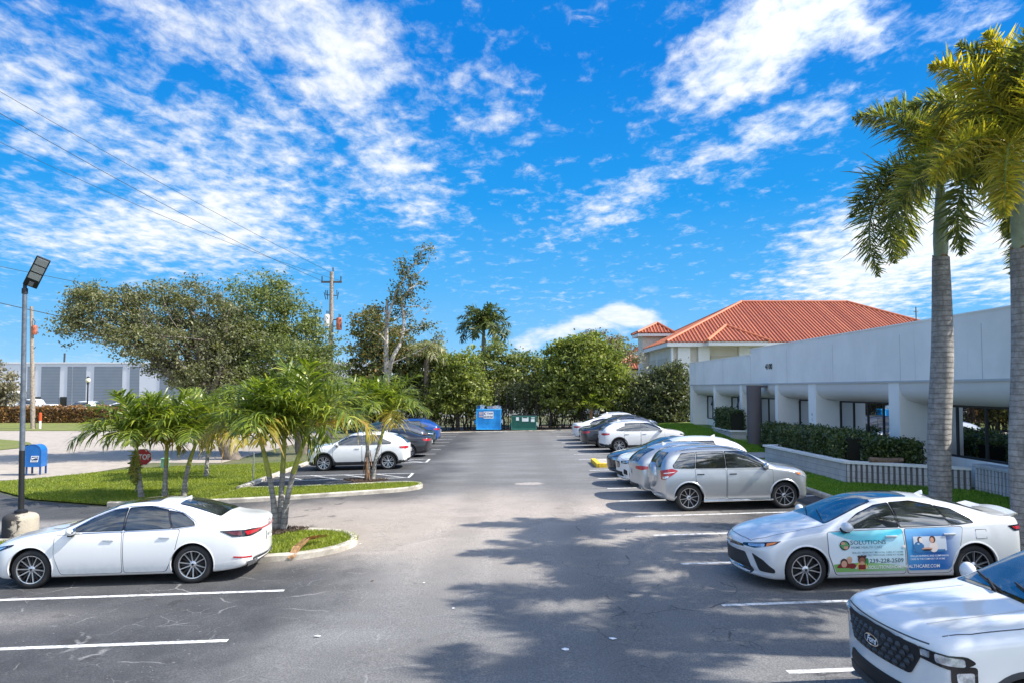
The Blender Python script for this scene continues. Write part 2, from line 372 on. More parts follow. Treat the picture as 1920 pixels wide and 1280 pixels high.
def sheet(name, pts, dz, mat, label=None, res=1.2, kind='structure', hf=None):
    """flat sheet that follows the slope of the site; pts is a list of (X, Y)"""
    bm = bmesh.new(); vs = [bm.verts.new((p[0], p[1], 0)) for p in pts]; f = bm.faces.new(vs)
    for X0 in ([-13, 13] if not hf else []):
        bmesh.ops.bisect_plane(bm, geom=bm.verts[:]+bm.edges[:]+bm.faces[:], plane_co=(X0, 0, 0), plane_no=(1, 0, 0))
    if hf:
        xs = [p[0] for p in pts]; ys = [p[1] for p in pts]
        for k in range(1, int((max(xs)-min(xs))/res)+1):
            bmesh.ops.bisect_plane(bm, geom=bm.verts[:]+bm.edges[:]+bm.faces[:], plane_co=(min(xs)+k*res, 0, 0), plane_no=(1, 0, 0))
        for k in range(1, int((max(ys)-min(ys))/res)+1):
            bmesh.ops.bisect_plane(bm, geom=bm.verts[:]+bm.edges[:]+bm.faces[:], plane_co=(0, min(ys)+k*res, 0), plane_no=(0, 1, 0))
    for v in bm.verts: v.co.z = gz(v.co.x)+dz+(hf(v.co.x, v.co.y) if hf else 0)
    bmesh.ops.triangulate(bm, faces=[f for f in bm.faces if len(f.verts) > 4])
    bmesh.ops.recalc_face_normals(bm, faces=bm.faces)
    if bm.faces[0].normal.z < 0: bmesh.ops.reverse_faces(bm, faces=bm.faces)
    me = bpy.data.meshes.new(name); bm.to_mesh(me); bm.free(); me.materials.append(mat)
    o = link(name, me, smooth=bool(hf)); return tag(o, label, kind=kind)
def P(*pp): return [(G(a, b).x, G(a, b).y) for a, b in pp]
R_ = 900
sheet('ground', [(-R_, -120), (R_, -120), (R_, 1500), (-R_, 1500)], -.02, grass_mat('far ground', (.10, .12, .045), (.17, .165, .08)))
LOTX0, LOTX1, LOTY1 = -9.75, 9.25, 57.6
# parking lot with the drive that leaves it on the left
lot = [(LOTX1, -12), (LOTX1, LOTY1), (LOTX0, LOTY1), (LOTX0, 26.5), (-9.9, 23.0), (-12.8, 22.8), (-16.0, 24.0), (-20.5, 27.6), (-40, 29.5), (-40, 12), (-14, 15.2), (LOTX0-2.4, 14.9), (LOTX0-2.2, -12)]
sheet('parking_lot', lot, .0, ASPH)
# concrete street at the left
sheet('road', [(-95, 63), (-40, 63), (-14.5, 63), (-14.5, 36.2), (-18, 36.2), (-18.6, 31.5), (-19.6, 29.3), (-75, 29.6)], -.006, ROADC)
sheet('dirt_verge', [(-10.5, 57.6), (14, 57.6), (14, 66), (-13, 66)], .03, DIRT)
# lawns
def left_h(x, y): return .03
lawn_l = [(-9.9, 23.15), (-12.8, 22.95), (-16.0, 24.15), (-20.5, 27.8), (-19.3, 29.2), (-17.6, 32.2), (-16, 33.8), (-9.95, 35.6), (-9.95, 26.6), (-9.95, 24)]
sheet('lawn', lawn_l, .03, GRASS)
sheet('grass_verge', [(-95, 63.1), (-14.4, 63.1), (-14.4, 80), (-95, 80)], .02, GRASS)
sheet('grass_corner', P((-400, 852), (0, 843), (40, 839), (62, 834), (56, 829), (40, 826), (0, 823), (-400, 822)), .02, GRASS)
sheet('lot_beyond_hedge', [(-90, 80), (-30, 80), (-30, 99), (-90, 99)], .50, M('far asphalt', (.2, .2, .2), .9))
def mound(x, y):
    t = max(0, min(1, (y-34)/12)); e = max(0, min(1, (x-9.4)/2.5)); return .42*t*e*(3-2*t)*t
GR2 = grass_mat('right lawn', (.13, .24, .03), (.20, .32, .05))
sheet('right_lawn', [(9.42, -10), (30, -10), (30, 58), (9.42, 58)], .05, GR2, res=1.5, hf=mound)
sheet('walkway', [(9.42, 33.2), (13.9, 32.2), (13.9, 35.2), (9.42, 35.6)], .09, concrete_mat('walk concrete', (.36, .35, .34), .12))
# ---------------------------------------------------------------- kerbs
def kerb(name, path, w=.17, h=.14, mat=None, closed=False, z0=-.05, label=None, smooth_n=0):
    pts = [Vector((p[0], p[1], 0)) for p in path]
    if smooth_n: pts = smooth_poly(pts, smooth_n, closed)
    n = len(pts); mb = MB(); prof = [(-w/2, z0), (-w/2, h-.03), (-w/2+.03, h), (w/2-.03, h), (w/2, h-.03), (w/2, z0)]
    rows = []
    for i, p in enumerate(pts):
        a = pts[(i-1) % n] if closed or i > 0 else p; b = pts[(i+1) % n] if closed or i < n-1 else p
        t = (b-a).normalized(); nn = Vector((-t.y, t.x, 0))
        rows.append([Vector((p.x+nn.x*o, p.y+nn.y*o, gz(p.x)+zz)) for o, zz in prof])
    k = len(prof); vs = [v for r in rows for v in r]; fs = []
    for i in range(n if closed else n-1):
        for j in range(k-1): fs.append((i*k+j, i*k+j+1, ((i+1) % n)*k+j+1, ((i+1) % n)*k+j))
    if not closed: fs += [tuple(range(k)), tuple(range((n-1)*k, n*k))]
    mb.add(vs, fs); o = mb.build(name, mat or CONC, smooth=True, angle=35); return tag(o, label, kind='structure')
isl1 = [(-9.9, 14.95), (-7.0, 14.95), (-5.0, 15.0), (-4.1, 15.35), (-3.62, 16.1), (-3.7, 16.9), (-4.3, 17.55), (-5.6, 17.75), (-7.5, 17.6), (-9.9, 17.2)]
isl2 = [(-9.9, 22.9), (-8.2, 23.2), (-6.0, 23.9), (-4.2, 24.6), (-3.45, 25.1), (-3.25, 25.7), (-3.5, 26.3), (-4.4, 26.5), (-6.2, 26.1), (-8.3, 25.8), (-9.7, 25.9)]
sp1 = smooth_poly([(a, b, 0) for a, b in isl1], 4, False); sp2 = smooth_poly([(a, b, 0) for a, b in isl2], 4, False)
kerb('kerb', [(-14, 15.0)]+[(p.x, p.y) for p in sp1]+[(-14, 17.0)])
kerb('kerb', [(-12.7, 22.85), (-11.2, 22.75)]+[(p.x, p.y) for p in sp2])
kerb('kerb', [(-9.8, 26.0), (-9.85, 40), (-9.85, 57.6)])
kerb('kerb', [(9.33, -10), (9.33, 30.6)]); kerb('kerb', [(9.33, 35.2), (9.33, 57.6)])
kerb('kerb', [(-10.5, 57.7), (9.4, 57.7)], h=.06)
sheet('grass_island', [(-14, 15.05)]+[(p.x, p.y) for p in sp1]+[(-14, 16.95)], .10, GRASS)
sheet('grass_island', [(p.x, p.y) for p in sp2], .10, GRASS)
# small kerbed end with yellow paint among the right-hand bays
YEL = M('yellow kerb paint', (.72, .47, .03), .7, var=.25, vs=6)
mb = MB(); mb.bbox(3.65, 9.1, 31.0, 33.0, -.02, .24, .03); mb.mi = 1
mb.bbox(3.60, 3.82, 30.9, 33.1, -.02, .255, .02); mb.bbox(3.7, 5.9, 30.85, 31.05, -.02, .257, .02)
o = mb.build('kerb_ramp', [CONC, YEL]); o['kind'] = 'structure'
# ---------------------------------------------------------------- painted bay lines
mline, nt, p = nt_new('worn white paint'); co_ = objco(nt)
wr = noise(nt, co_, 9, 6, .7); c = mix(nt, mrange(nt, wr, .49, .60, 0., .75), (.74, .73, .71), (.25, .25, .25))
c = mix(nt, mrange(nt, noise(nt, co_, 1.2, 4), .4, .7, 0, .25), c, (.5, .49, .47)); L(nt, c, p.inputs['Base Color']); p.inputs['Roughness'].default_value = .7
mb = MB(); SK = .05
def line(x0, y0, x1, y1, w=.11, dz=.004):
    a = Vector((x0, y0, 0)); b = Vector((x1, y1, 0)); t = (b-a).normalized(); n = Vector((-t.y, t.x, 0))*w/2
    mb.poly([Vector((q.x, q.y, gz(q.x)+dz)) for q in (a-n, b-n, b+n, a+n)])
RY = [3.2, 5.95, 8.75, 11.4, 14.05, 16.75, 19.2, 21.8, 24.5, 27.2, 29.9, 34.4, 37.1, 39.8, 42.5, 45.2, 47.9, 50.6, 53.3, 56]
for Y in RY: line(3.32-.004*Y, Y, 9.2, Y+SK*5.9)
LY = [4.6, 7.4, 10.25, 12.75]
for Y in LY: line(-3.98, Y, -10.6, Y-SK*6.6)
for Y in [39.0, 41.8, 44.6, 47.4, 50.2, 53.0, 55.8]: line(-4.1, Y, -9.7, Y-SK*5.6)
def hatch(y0, y1):
    line(-4.05, y0, -9.7, y0-.26); line(-4.15, y1, -9.7, y1-.26); line(-4.1, y0, -4.12, y1)
    for k in range(4):
        x = -4.3-k*1.35; line(x, y0+.05, x-1.35, y1-.08, .09, .0055); line(x-1.35, y1-.08, x-1.36, y1-.06)
hatch(28.7, 30.2); hatch(34.6, 36.2)
o = mb.build('parking_markings', mline, clean=False); o['kind'] = 'structure'
# ---------------------------------------------------------------- vehicles
def paint(name, col, metal=0., rough=.28):
    m, nt, p = nt_new(name); co = objco(nt)
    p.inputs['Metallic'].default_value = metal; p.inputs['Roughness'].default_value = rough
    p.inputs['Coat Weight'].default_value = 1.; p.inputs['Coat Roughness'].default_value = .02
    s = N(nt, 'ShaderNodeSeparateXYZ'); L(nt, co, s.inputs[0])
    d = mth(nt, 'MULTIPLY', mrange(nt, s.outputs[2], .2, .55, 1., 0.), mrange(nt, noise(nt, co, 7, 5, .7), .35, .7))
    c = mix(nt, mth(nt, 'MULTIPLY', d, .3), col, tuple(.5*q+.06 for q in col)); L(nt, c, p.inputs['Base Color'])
    MATS[name] = m; return m
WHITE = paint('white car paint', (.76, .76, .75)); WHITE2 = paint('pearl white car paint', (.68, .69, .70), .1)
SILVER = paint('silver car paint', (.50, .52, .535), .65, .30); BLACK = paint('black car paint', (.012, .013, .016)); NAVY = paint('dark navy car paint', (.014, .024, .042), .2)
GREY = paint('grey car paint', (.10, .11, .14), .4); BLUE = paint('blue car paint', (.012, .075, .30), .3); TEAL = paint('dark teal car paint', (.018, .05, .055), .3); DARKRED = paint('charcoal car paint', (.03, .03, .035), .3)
WELL = M('black plastic', (.014, .014, .015), .65); CLAD = M('grey black cladding', (.03, .031, .034), .6, bmp=.2, bs=300); RUB = M('tyre rubber', (.017, .017, .018), .75, bmp=.2, bs=90)
SEAM = M('panel gap', (.06, .065, .07), .7); CHROME = M('chrome', (.78, .79, .8), .12, 1.); ALU = M('machined alloy', (.62, .63, .65), .28, .85)
GLOSS = M('gloss black trim', (.008, .008, .01), .08, 0, 1.); RED = M('red lamp lens', (.42, .012, .02), .12, coat=1.); AMB = M('amber lens', (.75, .20, .03), .15, coat=1.)
LENS = M('clear lamp lens', (.62, .66, .70), .1, .6, coat=1., var=.4, vs=16); PLATE = M('licence plate', (.66, .66, .62), .5); WHT = M('white print', (.85, .85, .85), .5)
def glassmat(name, col, ior=2.0):
    m, nt, p = nt_new(name); co = objco(nt); n = noise(nt, mapping(nt, co, (1.2, 1, 2.2)), 1.6, 2, .5, .4)
    L(nt, mix(nt, mrange(nt, n, .42, .62), col, tuple(q*2.2+.006 for q in col)), p.inputs['Base Color'])
    p.inputs['Roughness'].default_value = .015; p.inputs['IOR'].default_value = ior; p.inputs['Specular IOR Level'].default_value = .6
    MATS[name] = m; return m
GLASS = glassmat('dark car glass', (.012, .015, .017)); WSG = glassmat('windscreen glass', (.022, .034, .045), 2.9)

def car_shell(S, mats, level=2):
    """lofted body from stations (x, zb, zbelt, ztop, wm, wb, wr); returns mesh and BVH"""
    st = S['st']; B0, B1 = S.get('bow', (.38, .30)); W = S['W']/2; x1 = st[0][0]; x0 = st[-1][0]
    def bowx(x, y):
        f = max(0, 1-(x1-x)/1.1); r = max(0, 1-(x-x0)/1.0)
        return x - B0*f**1.5*(abs(y)/W)**2.3 + B1*r**1.5*(abs(y)/W)**2.3
    rows = []
    for (x, zb, zt, zr, wm, wb, wr) in st:
        h = zr-zt; d = zt-zb
        half = [(0, zb), (.6*wm, zb), (wm-.06, zb+.01), (wm-.012, zb+.13), (wm, zb+.46*d), (wb+.75*(wm-wb), zb+.80*d), (wb, zt),
                (wb+(wr-wb)*.42, zt+.5*h), (wr, zt+.84*h), (.82*wr, zt+.965*h), (.45*wr, zr), (0, zr+S.get('crown', .015))]
        rows.append((x, half))
    V = []; Fc = []; nr = 12; ring = 22
    def idx(i, j, s):                      # station i, half index j, side s(+1/-1)
        if j in (0, 11): return i*ring+(0 if j == 0 else 11)
        return i*ring+(j if s > 0 else 22-j)
    for x, half in rows:
        for j in range(12): V.append(Vector((bowx(x, half[j][0]), half[j][0], half[j][1])))
        for j in range(10, 0, -1): V.append(Vector((bowx(x, half[j][0]), -half[j][0], half[j][1])))
    n = len(rows)
    for i in range(n-1):
        for k in range(ring):
            k2 = (k+1) % ring; Fc.append((i*ring+k, i*ring+k2, (i+1)*ring+k2, (i+1)*ring+k))
    for i in (0, n-1):                     # end caps as a curved grid
        x, half = rows[i]; grid = {}
        for j in range(2, 10):
            for c, t in ((1, .5), (2, 0), (3, -.5)):
                y = half[j][0]*t; V.append(Vector((bowx(x, y), y, half[j][1]))); grid[(j, c)] = len(V)-1
            grid[(j, 0)] = idx(i, j, 1); grid[(j, 4)] = idx(i, j, -1)
        for j in range(2, 9):
            for c in range(4): Fc.append((grid[(j, c)], grid[(j, c+1)], grid[(j+1, c+1)], grid[(j+1, c)]))
        Fc.append((idx(i, 1, 1), idx(i, 0, 1), idx(i, 1, -1), grid[(2, 4)], grid[(2, 3)], grid[(2, 2)], grid[(2, 1)], grid[(2, 0)]))
        Fc.append((idx(i, 10, 1), idx(i, 11, 1), idx(i, 10, -1), grid[(9, 4)], grid[(9, 3)], grid[(9, 2)], grid[(9, 1)], grid[(9, 0)]))
    bm = bmesh.new(); bv = [bm.verts.new(v) for v in V]
    for f in Fc: bm.faces.new([bv[k] for k in f])
    cl = bm.edges.layers.float.new('crease_edge')
    for e in bm.edges:
        a, b = e.verts[0].index, e.verts[1].index
    bm.verts.index_update()
    for e in bm.edges:
        a, b = e.verts[0].index, e.verts[1].index
        if a < n*ring and b < n*ring and a//ring != b//ring:
            k = a % ring
            if k in (6, 16): e[cl] = S.get('crease', .45)
            elif k in (4, 18): e[cl] = .25
            elif k in (2, 20): e[cl] = .4
    bmesh.ops.recalc_face_normals(bm, faces=bm.faces)
    me = bpy.data.meshes.new('shell'); bm.to_mesh(me); bm.free()
    for m in mats: me.materials.append(m)
    o = bpy.data.objects.new('shell', me); COL.objects.link(o)
    md = o.modifiers.new('s', 'SUBSURF'); md.levels = level; md.render_levels = level
    dg = bpy.context.evaluated_depsgraph_get(); dg.update(); ev = o.evaluated_get(dg)
    me2 = bpy.data.meshes.new_from_object(ev); bvh = BVHTree.FromObject(ev, dg)
    bpy.data.objects.remove(o)
    # cut the wheel openings
    cut = MB(); R = S['R']+S.get('gap', .045)
    for ax in (S['WB']/2, -S['WB']/2):
        for s in (1, -1):
            X = Matrix.Translation((ax, s*(W-.27), S['R']+.01)) @ Matrix.Rotation(-s*pi/2, 4, 'X')
            cut.lathe([(0, 0), (R*.97, 0), (R, .05), (R, .6), (0, .6)], X, 32)
    cb = cut.build('cutter', mats); cb.data.polygons.foreach_set('material_index', [1]*len(cb.data.polygons))
    o = bpy.data.objects.new('shell', me2); COL.objects.link(o)
    md = o.modifiers.new('b', 'BOOLEAN'); md.operation = 'DIFFERENCE'; md.object = cb; md.solver = 'EXACT'
    dg = bpy.context.evaluated_depsgraph_get(); dg.update(); me3 = bpy.data.meshes.new_from_object(o.evaluated_get(dg))
    bpy.data.objects.remove(o); bpy.data.objects.remove(cb)
    return me3, bvh

class Car:
    def __init__(s, name, label, cat, S, pmat, group=None, level=2):
        s.S = S; s.mat = pmat; s.root = thing(name, label, cat, group=group)
        low = CLAD if S.get('clad') else pmat
        me, s.bvh = car_shell(S, [pmat, WELL], level)
        if S.get('clad'):
            me.materials.append(CLAD)
            for p in me.polygons:
                if p.center.z < S['clad'] and p.material_index == 0: p.material_index = 2
        me.shade_smooth(); me.set_sharp_from_angle(angle=radians(38))
        s.body = link('body', me, s.root)
    def proj(s, p, az, off):
        """put a rough point onto the shell along azimuth az ('top' or degrees), pushed out by off"""
        if az == 'top': d = Vector((0, 0, 1))
        else: d = Vector((cos(radians(az)), sin(radians(az)), 0))
        o = Vector(p); org = o - d*(o.dot(d)) + d*4
        h = s.bvh.ray_cast(org, -d)
        if h[0] is None:
            h = s.bvh.find_nearest(o)
        return h[0]+h[1].normalized()*off, h[1]
    def panel(s, pts, az, off, mat, name, mirror=True, parent=None, res=.06, rnd=0., sep=True, th=None, label=None):
        """convex panel: pts rough 3D; laid over the shell"""
        if az == 'top': U, Vv = Vector((1, 0, 0)), Vector((0, 1, 0)); d = Vector((0, 0, 1))
        else:
            a = radians(az); U = Vector((-sin(a), cos(a), 0)); Vv = Vector((0, 0, 1)); d = Vector((cos(a), sin(a), 0))
        q = [(Vector(p).dot(U), Vector(p).dot(Vv)) for p in pts]
        if rnd:
            qq = []
            n = len(q)
            for i in range(n):
                P0, P1, P2 = (Vector(q[i-1]), Vector(q[i]), Vector(q[(i+1) % n]))
                r0 = min(rnd, .45*(P0-P1).length); r2 = min(rnd, .45*(P2-P1).length)
                A = P1+(P0-P1).normalized()*r0; B = P1+(P2-P1).normalized()*r2
                for t in (0, .33, .66, 1): qq.append(tuple(A*(1-t)**2+P1*2*t*(1-t)+B*t*t))
            q = qq
        ar = sum(q[i-1][0]*q[i][1]-q[i][0]*q[i-1][1] for i in range(len(q)))
        if ar < 0: q = q[::-1]
        u0, u1 = min(a for a, b in q), max(a for a, b in q); v0, v1 = min(b for a, b in q), max(b for a, b in q)
        nu = max(1, int((u1-u0)/res)+1); nv = max(1, int((v1-v0)/res)+1)
        bm = bmesh.new(); g = [[bm.verts.new((u0+(u1-u0)*i/nu, v0+(v1-v0)*j/nv, 0)) for j in range(nv+1)] for i in range(nu+1)]
        for i in range(nu):
            for j in range(nv): bm.faces.new((g[i][j], g[i+1][j], g[i+1][j+1], g[i][j+1]))
        for i in range(len(q)):
            A = Vector((*q[i-1], 0)); B = Vector((*q[i], 0)); t = B-A
            if t.length < 1e-6: continue
            no = Vector((t.y, -t.x, 0)).normalized()
            bmesh.ops.bisect_plane(bm, geom=bm.verts[:]+bm.edges[:]+bm.faces[:], plane_co=A, plane_no=no, clear_outer=True)
        bnd = [e for e in bm.edges if len(e.link_faces) == 1]
        nrm = {}
        for v in bm.verts:
            p = U*v.co.x+Vv*v.co.y; pt, n_ = s.proj(p+(d*0), az, off)
            if az != 'top' and n_.dot(d) < 0: n_ = -n_
            nrm[v] = n_; v.co = pt
        r = bmesh.ops.extrude_edge_only(bm, edges=bnd)
        nb = [e for e in r['geom'] if isinstance(e, bmesh.types.BMVert)]
        for v in nb:
            src = None
            for e in v.link_edges:
                w = e.other_vert(v)
                if w in nrm: src = w
            if src is not None: v.co = v.co-nrm[src]*((th or off)+.004)
        bmesh.ops.recalc_face_normals(bm, faces=bm.faces)
        bm.faces.ensure_lookup_table(); f = max((f for f in bm.faces), key=lambda f: f.calc_area())
        if f.normal.dot(d) < 0: bmesh.ops.reverse_faces(bm, faces=bm.faces)
        me = bpy.data.meshes.new(name); bm.to_mesh(me)
        for mm in (mat if isinstance(mat, (list, tuple)) else [mat]): me.materials.append(mm)
        res_ = [link(name, me, parent or s.root, True, 50)]
        if mirror:
            me2 = me.copy()
            bm2 = bmesh.new(); bm2.from_mesh(me2)
            for v in bm2.verts: v.co.y *= -1
            bmesh.ops.reverse_faces(bm2, faces=bm2.faces); bm2.to_mesh(me2); bm2.free()
            res_.append(link(name, me2, parent or s.root, True, 50))
        bm.free()
        return res_
    def strip(s, mb, pts, az, off, w, both=True):
        """thin band along a rough polyline, laid on the shell"""
        P_ = []
        for a, b in zip(pts[:-1], pts[1:]):
            a = Vector(a); b = Vector(b); k = max(1, int((b-a).length/.08))
            P_ += [a.lerp(b, i/k) for i in range(k)]
        P_.append(Vector(pts[-1]))
        pr = [s.proj(p, az, off) for p in P_]; vs = []; fs = []
        for i, (p, n_) in enumerate(pr):
            t = (pr[min(i+1, len(pr)-1)][0]-pr[max(i-1, 0)][0]).normalized(); c = n_.cross(t).normalized()*w/2
            vs += [p+c, p-c]
        for i in range(len(pr)-1): fs.append((2*i, 2*i+1, 2*i+3, 2*i+2))
        mb.add(vs, fs)
        if both and az != 0 and az != 180: mb.add([Vector((v.x, -v.y, v.z)) for v in vs], [f[::-1] for f in fs])
    def arch(s, mat, w, off, name='wheel_arch'):
        R = s.S['R']+s.S.get('gap', .045)
        for ax in (s.S['WB']/2, -s.S['WB']/2):
            pts = []
            for k in range(25):
                a = radians(-16)+radians(212)*k/24
                for rr in (R-.004, R+w*.5, R+w):
                    p, n_ = s.proj((ax+rr*cos(a), 2, s.S['R']+.01+rr*sin(a)), 90, off if rr < R+w-.001 else .001); pts.append(p)
                pts.append(pts[-3]-Vector((0, .05, 0)))
            fs = []
            for k in range(24):
                a, b = k*4, k*4+4
                fs += [(a, b, b+1, a+1), (a+1, b+1, b+2, a+2), (a+3, b+3, b, a)]
            MB().add(pts, fs).build(name, mat, s.root, True, 60, clean=False)
            MB().add([Vector((p.x, -p.y, p.z)) for p in pts], [f[::-1] for f in fs]).build(name, mat, s.root, True, 60, clean=False)
    def finish(s, X, Y, face, z=None, yaw=0.):
        """face -1: nose to the left of the picture, +1: nose to the right"""
        z = gz(X) if z is None else z
        h = (SK+yaw) if face > 0 else pi+SK+yaw
        sl = math.atan(SL) if abs(X) < 13 else 0
        M_ = Matrix.Translation((X, Y, z)) @ Matrix.Rotation(-sl, 4, 'Y') @ Matrix.Rotation(h, 4, 'Z')
        s.root.matrix_world = M_; s.root.location = M_.translation; s.root.rotation_euler = M_.to_euler()

def wheel_parts(R, w, style, rr=None):
    rr = rr or R*.72; tb = MB(); r0 = rr
    tb.lathe([(r0, -w/2+.01), (r0+.02, -w/2), (R-.035, -w/2), (R-.008, -w/2+.02), (R, -w/2+.05), (R, w/2-.05), (R-.008, w/2-.02), (R-.035, w/2), (r0+.02, w/2), (r0, w/2-.012), (r0-.012, w/2-.03), (r0-.012, -w/2+.03), (r0, -w/2+.01)], None, 40)
    rb = MB(); rb.mi = 0
    rb.lathe([(r0-.010, w/2-.03), (r0+.003, w/2-.012), (r0+.003, w/2-.005), (r0-.010, w/2-.008), (r0-.012, w/2-.02)], None, 40)
    rb.mi = 1; rb.lathe([(r0-.012, w/2-.02), (r0-.016, w/2-.05), (r0-.02, -w/2+.02)], None, 40)
    rb.mi = 1; rb.lathe([(0, w/2-.10), (r0-.02, w/2-.11)], None, 24); 
    rb.mi = 0; zf = w/2-.02
    def spoke(a0, a1, w0, w1, ri, ro, z0=-.02, z1=0., mi=0):
        rb.mi = mi
        c0 = Vector((cos(a0), sin(a0), 0)); c1 = Vector((cos(a1), sin(a1), 0))
        A = c0*ri; B = c1*ro; t = (B-A).normalized(); n = Vector((-t.y, t.x, 0))
        vs = [A-n*w0/2, B-n*w1/2, B+n*w1/2, A+n*w0/2]; top = [v+Vector((0, 0, zf+(z0 if i in (0, 3) else z1))) for i, v in enumerate(vs)]
        bot = [v+Vector((0, 0, zf-.05)) for v in vs]
        rb.add(top+bot, [(0, 1, 2, 3), (0, 4, 5, 1), (1, 5, 6, 2), (2, 6, 7, 3), (3, 7, 4, 0)])
    if style == 'ten':                     # five pairs of thin spokes
        for k in range(5):
            b = 2*pi*k/5+.3
            for d, mi in ((-.31, 0), (.31, 0), (0, 1)):
                spoke(b+d*.5, b+d*1.0, .020, .012, .055, rr-.012, mi=mi)
    elif style == 'twin':
        for k in range(10):
            b = 2*pi*k/10+.1; spoke(b, b+.05*(1 if k % 2 else -1), .022, .015, .05, rr-.012)
            spoke(b+.31, b+.31, .035, .02, .05, rr-.012, -.03, -.02, 1)
    elif style == 'star':
        for k in range(6):
            b = 2*pi*k/6+.2; spoke(b-.13, b-.20, .03, .035, .05, rr-.012); spoke(b+.13, b+.20, .03, .035, .05, rr-.012)
    else:
        for k in range(5):
            b = 2*pi*k/5+.3; spoke(b, b-.16, .05, .028, .05, rr-.012); spoke(b, b+.16, .05, .028, .05, rr-.012); spoke(b, b, .05, .03, .04, rr*.5)
    rb.mi = 0; rb.lathe([(0, zf-.002), (.03, zf-.004), (.05, zf-.012), (.062, zf-.02), (.066, zf-.05)], None, 20)
    rb.mi = 2; rb.lathe([(0, zf+.003), (.022, zf+.001), (.024, zf-.01)], None, 14)
    rb.mi = 0
    return tb, rb
WCACHE = {}
def add_wheels(c, style='ten', rr=None, darkrim=False):
    S = c.S; key = (S['R'], style)
    if key not in WCACHE:
        tb, rb = wheel_parts(S['R'], S.get('tw', .225), style, rr); first = True
        WCACHE[key] = None
    meshes = None
    for ax in (1, -1):
        for s in (1, -1):
            wroot = bpy.data.objects.new('wheel', None); COL.objects.link(wroot); wroot.parent = c.root
            W = S['W']/2
            wroot.matrix_local = Matrix.Translation((ax*S['WB']/2, s*(W-S.get('tw', .225)/2-.028), S['R']-.004)) @ Matrix.Rotation(-s*pi/2, 4, 'X') @ Matrix.Rotation(ax*.7+s, 4, 'Z')
            if WCACHE[key] is None:
                t = tb.build('tyre', RUB, wroot, True, 40); r = rb.build('rim', [ALU, WELL, GLOSS], wroot, True, 30, clean=False); WCACHE[key] = (t.data, r.data)
            else:
                link('tyre', WCACHE[key][0], wroot); link('rim', WCACHE[key][1], wroot)
def add_mirrors(c, x, z, y, mat, sz=(.10, .12, .075)):
    for s in (1, -1):
        mb = MB(); mb.mi = 0; X = Matrix.Translation((x, s*(y+.06), z)) @ Matrix.Rotation(s*.15, 4, 'Z')
        mb.ell((0, 0, .02), (sz[0]*.8, sz[1], sz[2]), X, 18, 12)
        mb.mi = 1; mb.box(-.04, .05, -s*.14 if s > 0 else -.02, .02 if s > 0 else .14, -.075, -.03, X)
        mb.mi = 2; mb.ell((-.03, 0, .02), (sz[0]*.62, sz[1]*.86, sz[2]*.82), X, 14, 8)
        mb.build('door_mirror', [mat, WELL, CHROME], c.root, True, 40)
def add_handle(c, x, z, mat=None, n='door_handle', parents=None, length=.2):
    for i, s in enumerate((1, -1)):
        p, nn = c.proj((x, 2, z), 90, .0); mb = MB()
        X = Matrix.Translation((x, s*(p.y+.02), z+0.0))
        mb.bbox(-length/2, length/2, -.012, .012, -.016, .016, .009, X)
        mb.box(-length/2+.01, -length/2+.04, -s*.03 if s > 0 else 0, 0 if s > 0 else .03, -.012, .012, X); mb.box(length/2-.04, length/2-.01, -s*.03 if s > 0 else 0, 0 if s > 0 else .03, -.012, .012, X)
        mb.build(n, mat or c.mat, parents[i] if parents else c.root, True, 40)
def shadowcup(c, x, z, w=.19, h=.09): pass
def add_rails(c, x0, x1, y, mat, h=.045):
    for s in (1, -1):
        mb = MB(); pts = []
        for k in range(9):
            t = k/8; x = x0+(x1-x0)*t; p, n_ = c.proj((x, y, 3), 'top', 0); pts.append((x, s*y, p.z+h*min(1, 4*min(t, 1-t)+.1)))
        mb.tube(pts, .018, 8); mb.build('roof_rail', mat, c.root, True)
def fin(c, x, mat):
    p, n_ = c.proj((x, 0, 3), 'top', 0); mb = MB(); b = p.z-.01
    mb.add([(x+.10, 0, b), (x-.08, .035, b), (x-.08, -.035, b), (x-.09, 0, b+.075), (x-.05, 0, b+.07)], [(0, 1, 4), (0, 4, 2), (1, 3, 4), (2, 4, 3), (1, 2, 3)])
    mb.build('antenna', mat, c.root)
def plate(c, rear=True, z=.8, txt=None, x=None):
    az = 180 if rear else 0
    p, n_ = c.proj((-2 if rear else 2, 0, z), az, .012); mb = MB(); s = -1 if rear else 1
    mb.bbox(p.x-.008, p.x+.008, -.155, .155, z-.08, z+.08, .004)
    if txt:
        mb.mi = 1; R = Matrix(((0, 0, s, p.x+s*.010), (s, 0, 0, 0), (0, 1, 0, z-.035), (0, 0, 0, 1)))
        add_text(mb, txt, .09, R)
    mb.build('licence_plate', [PLATE, WELL], c.root)
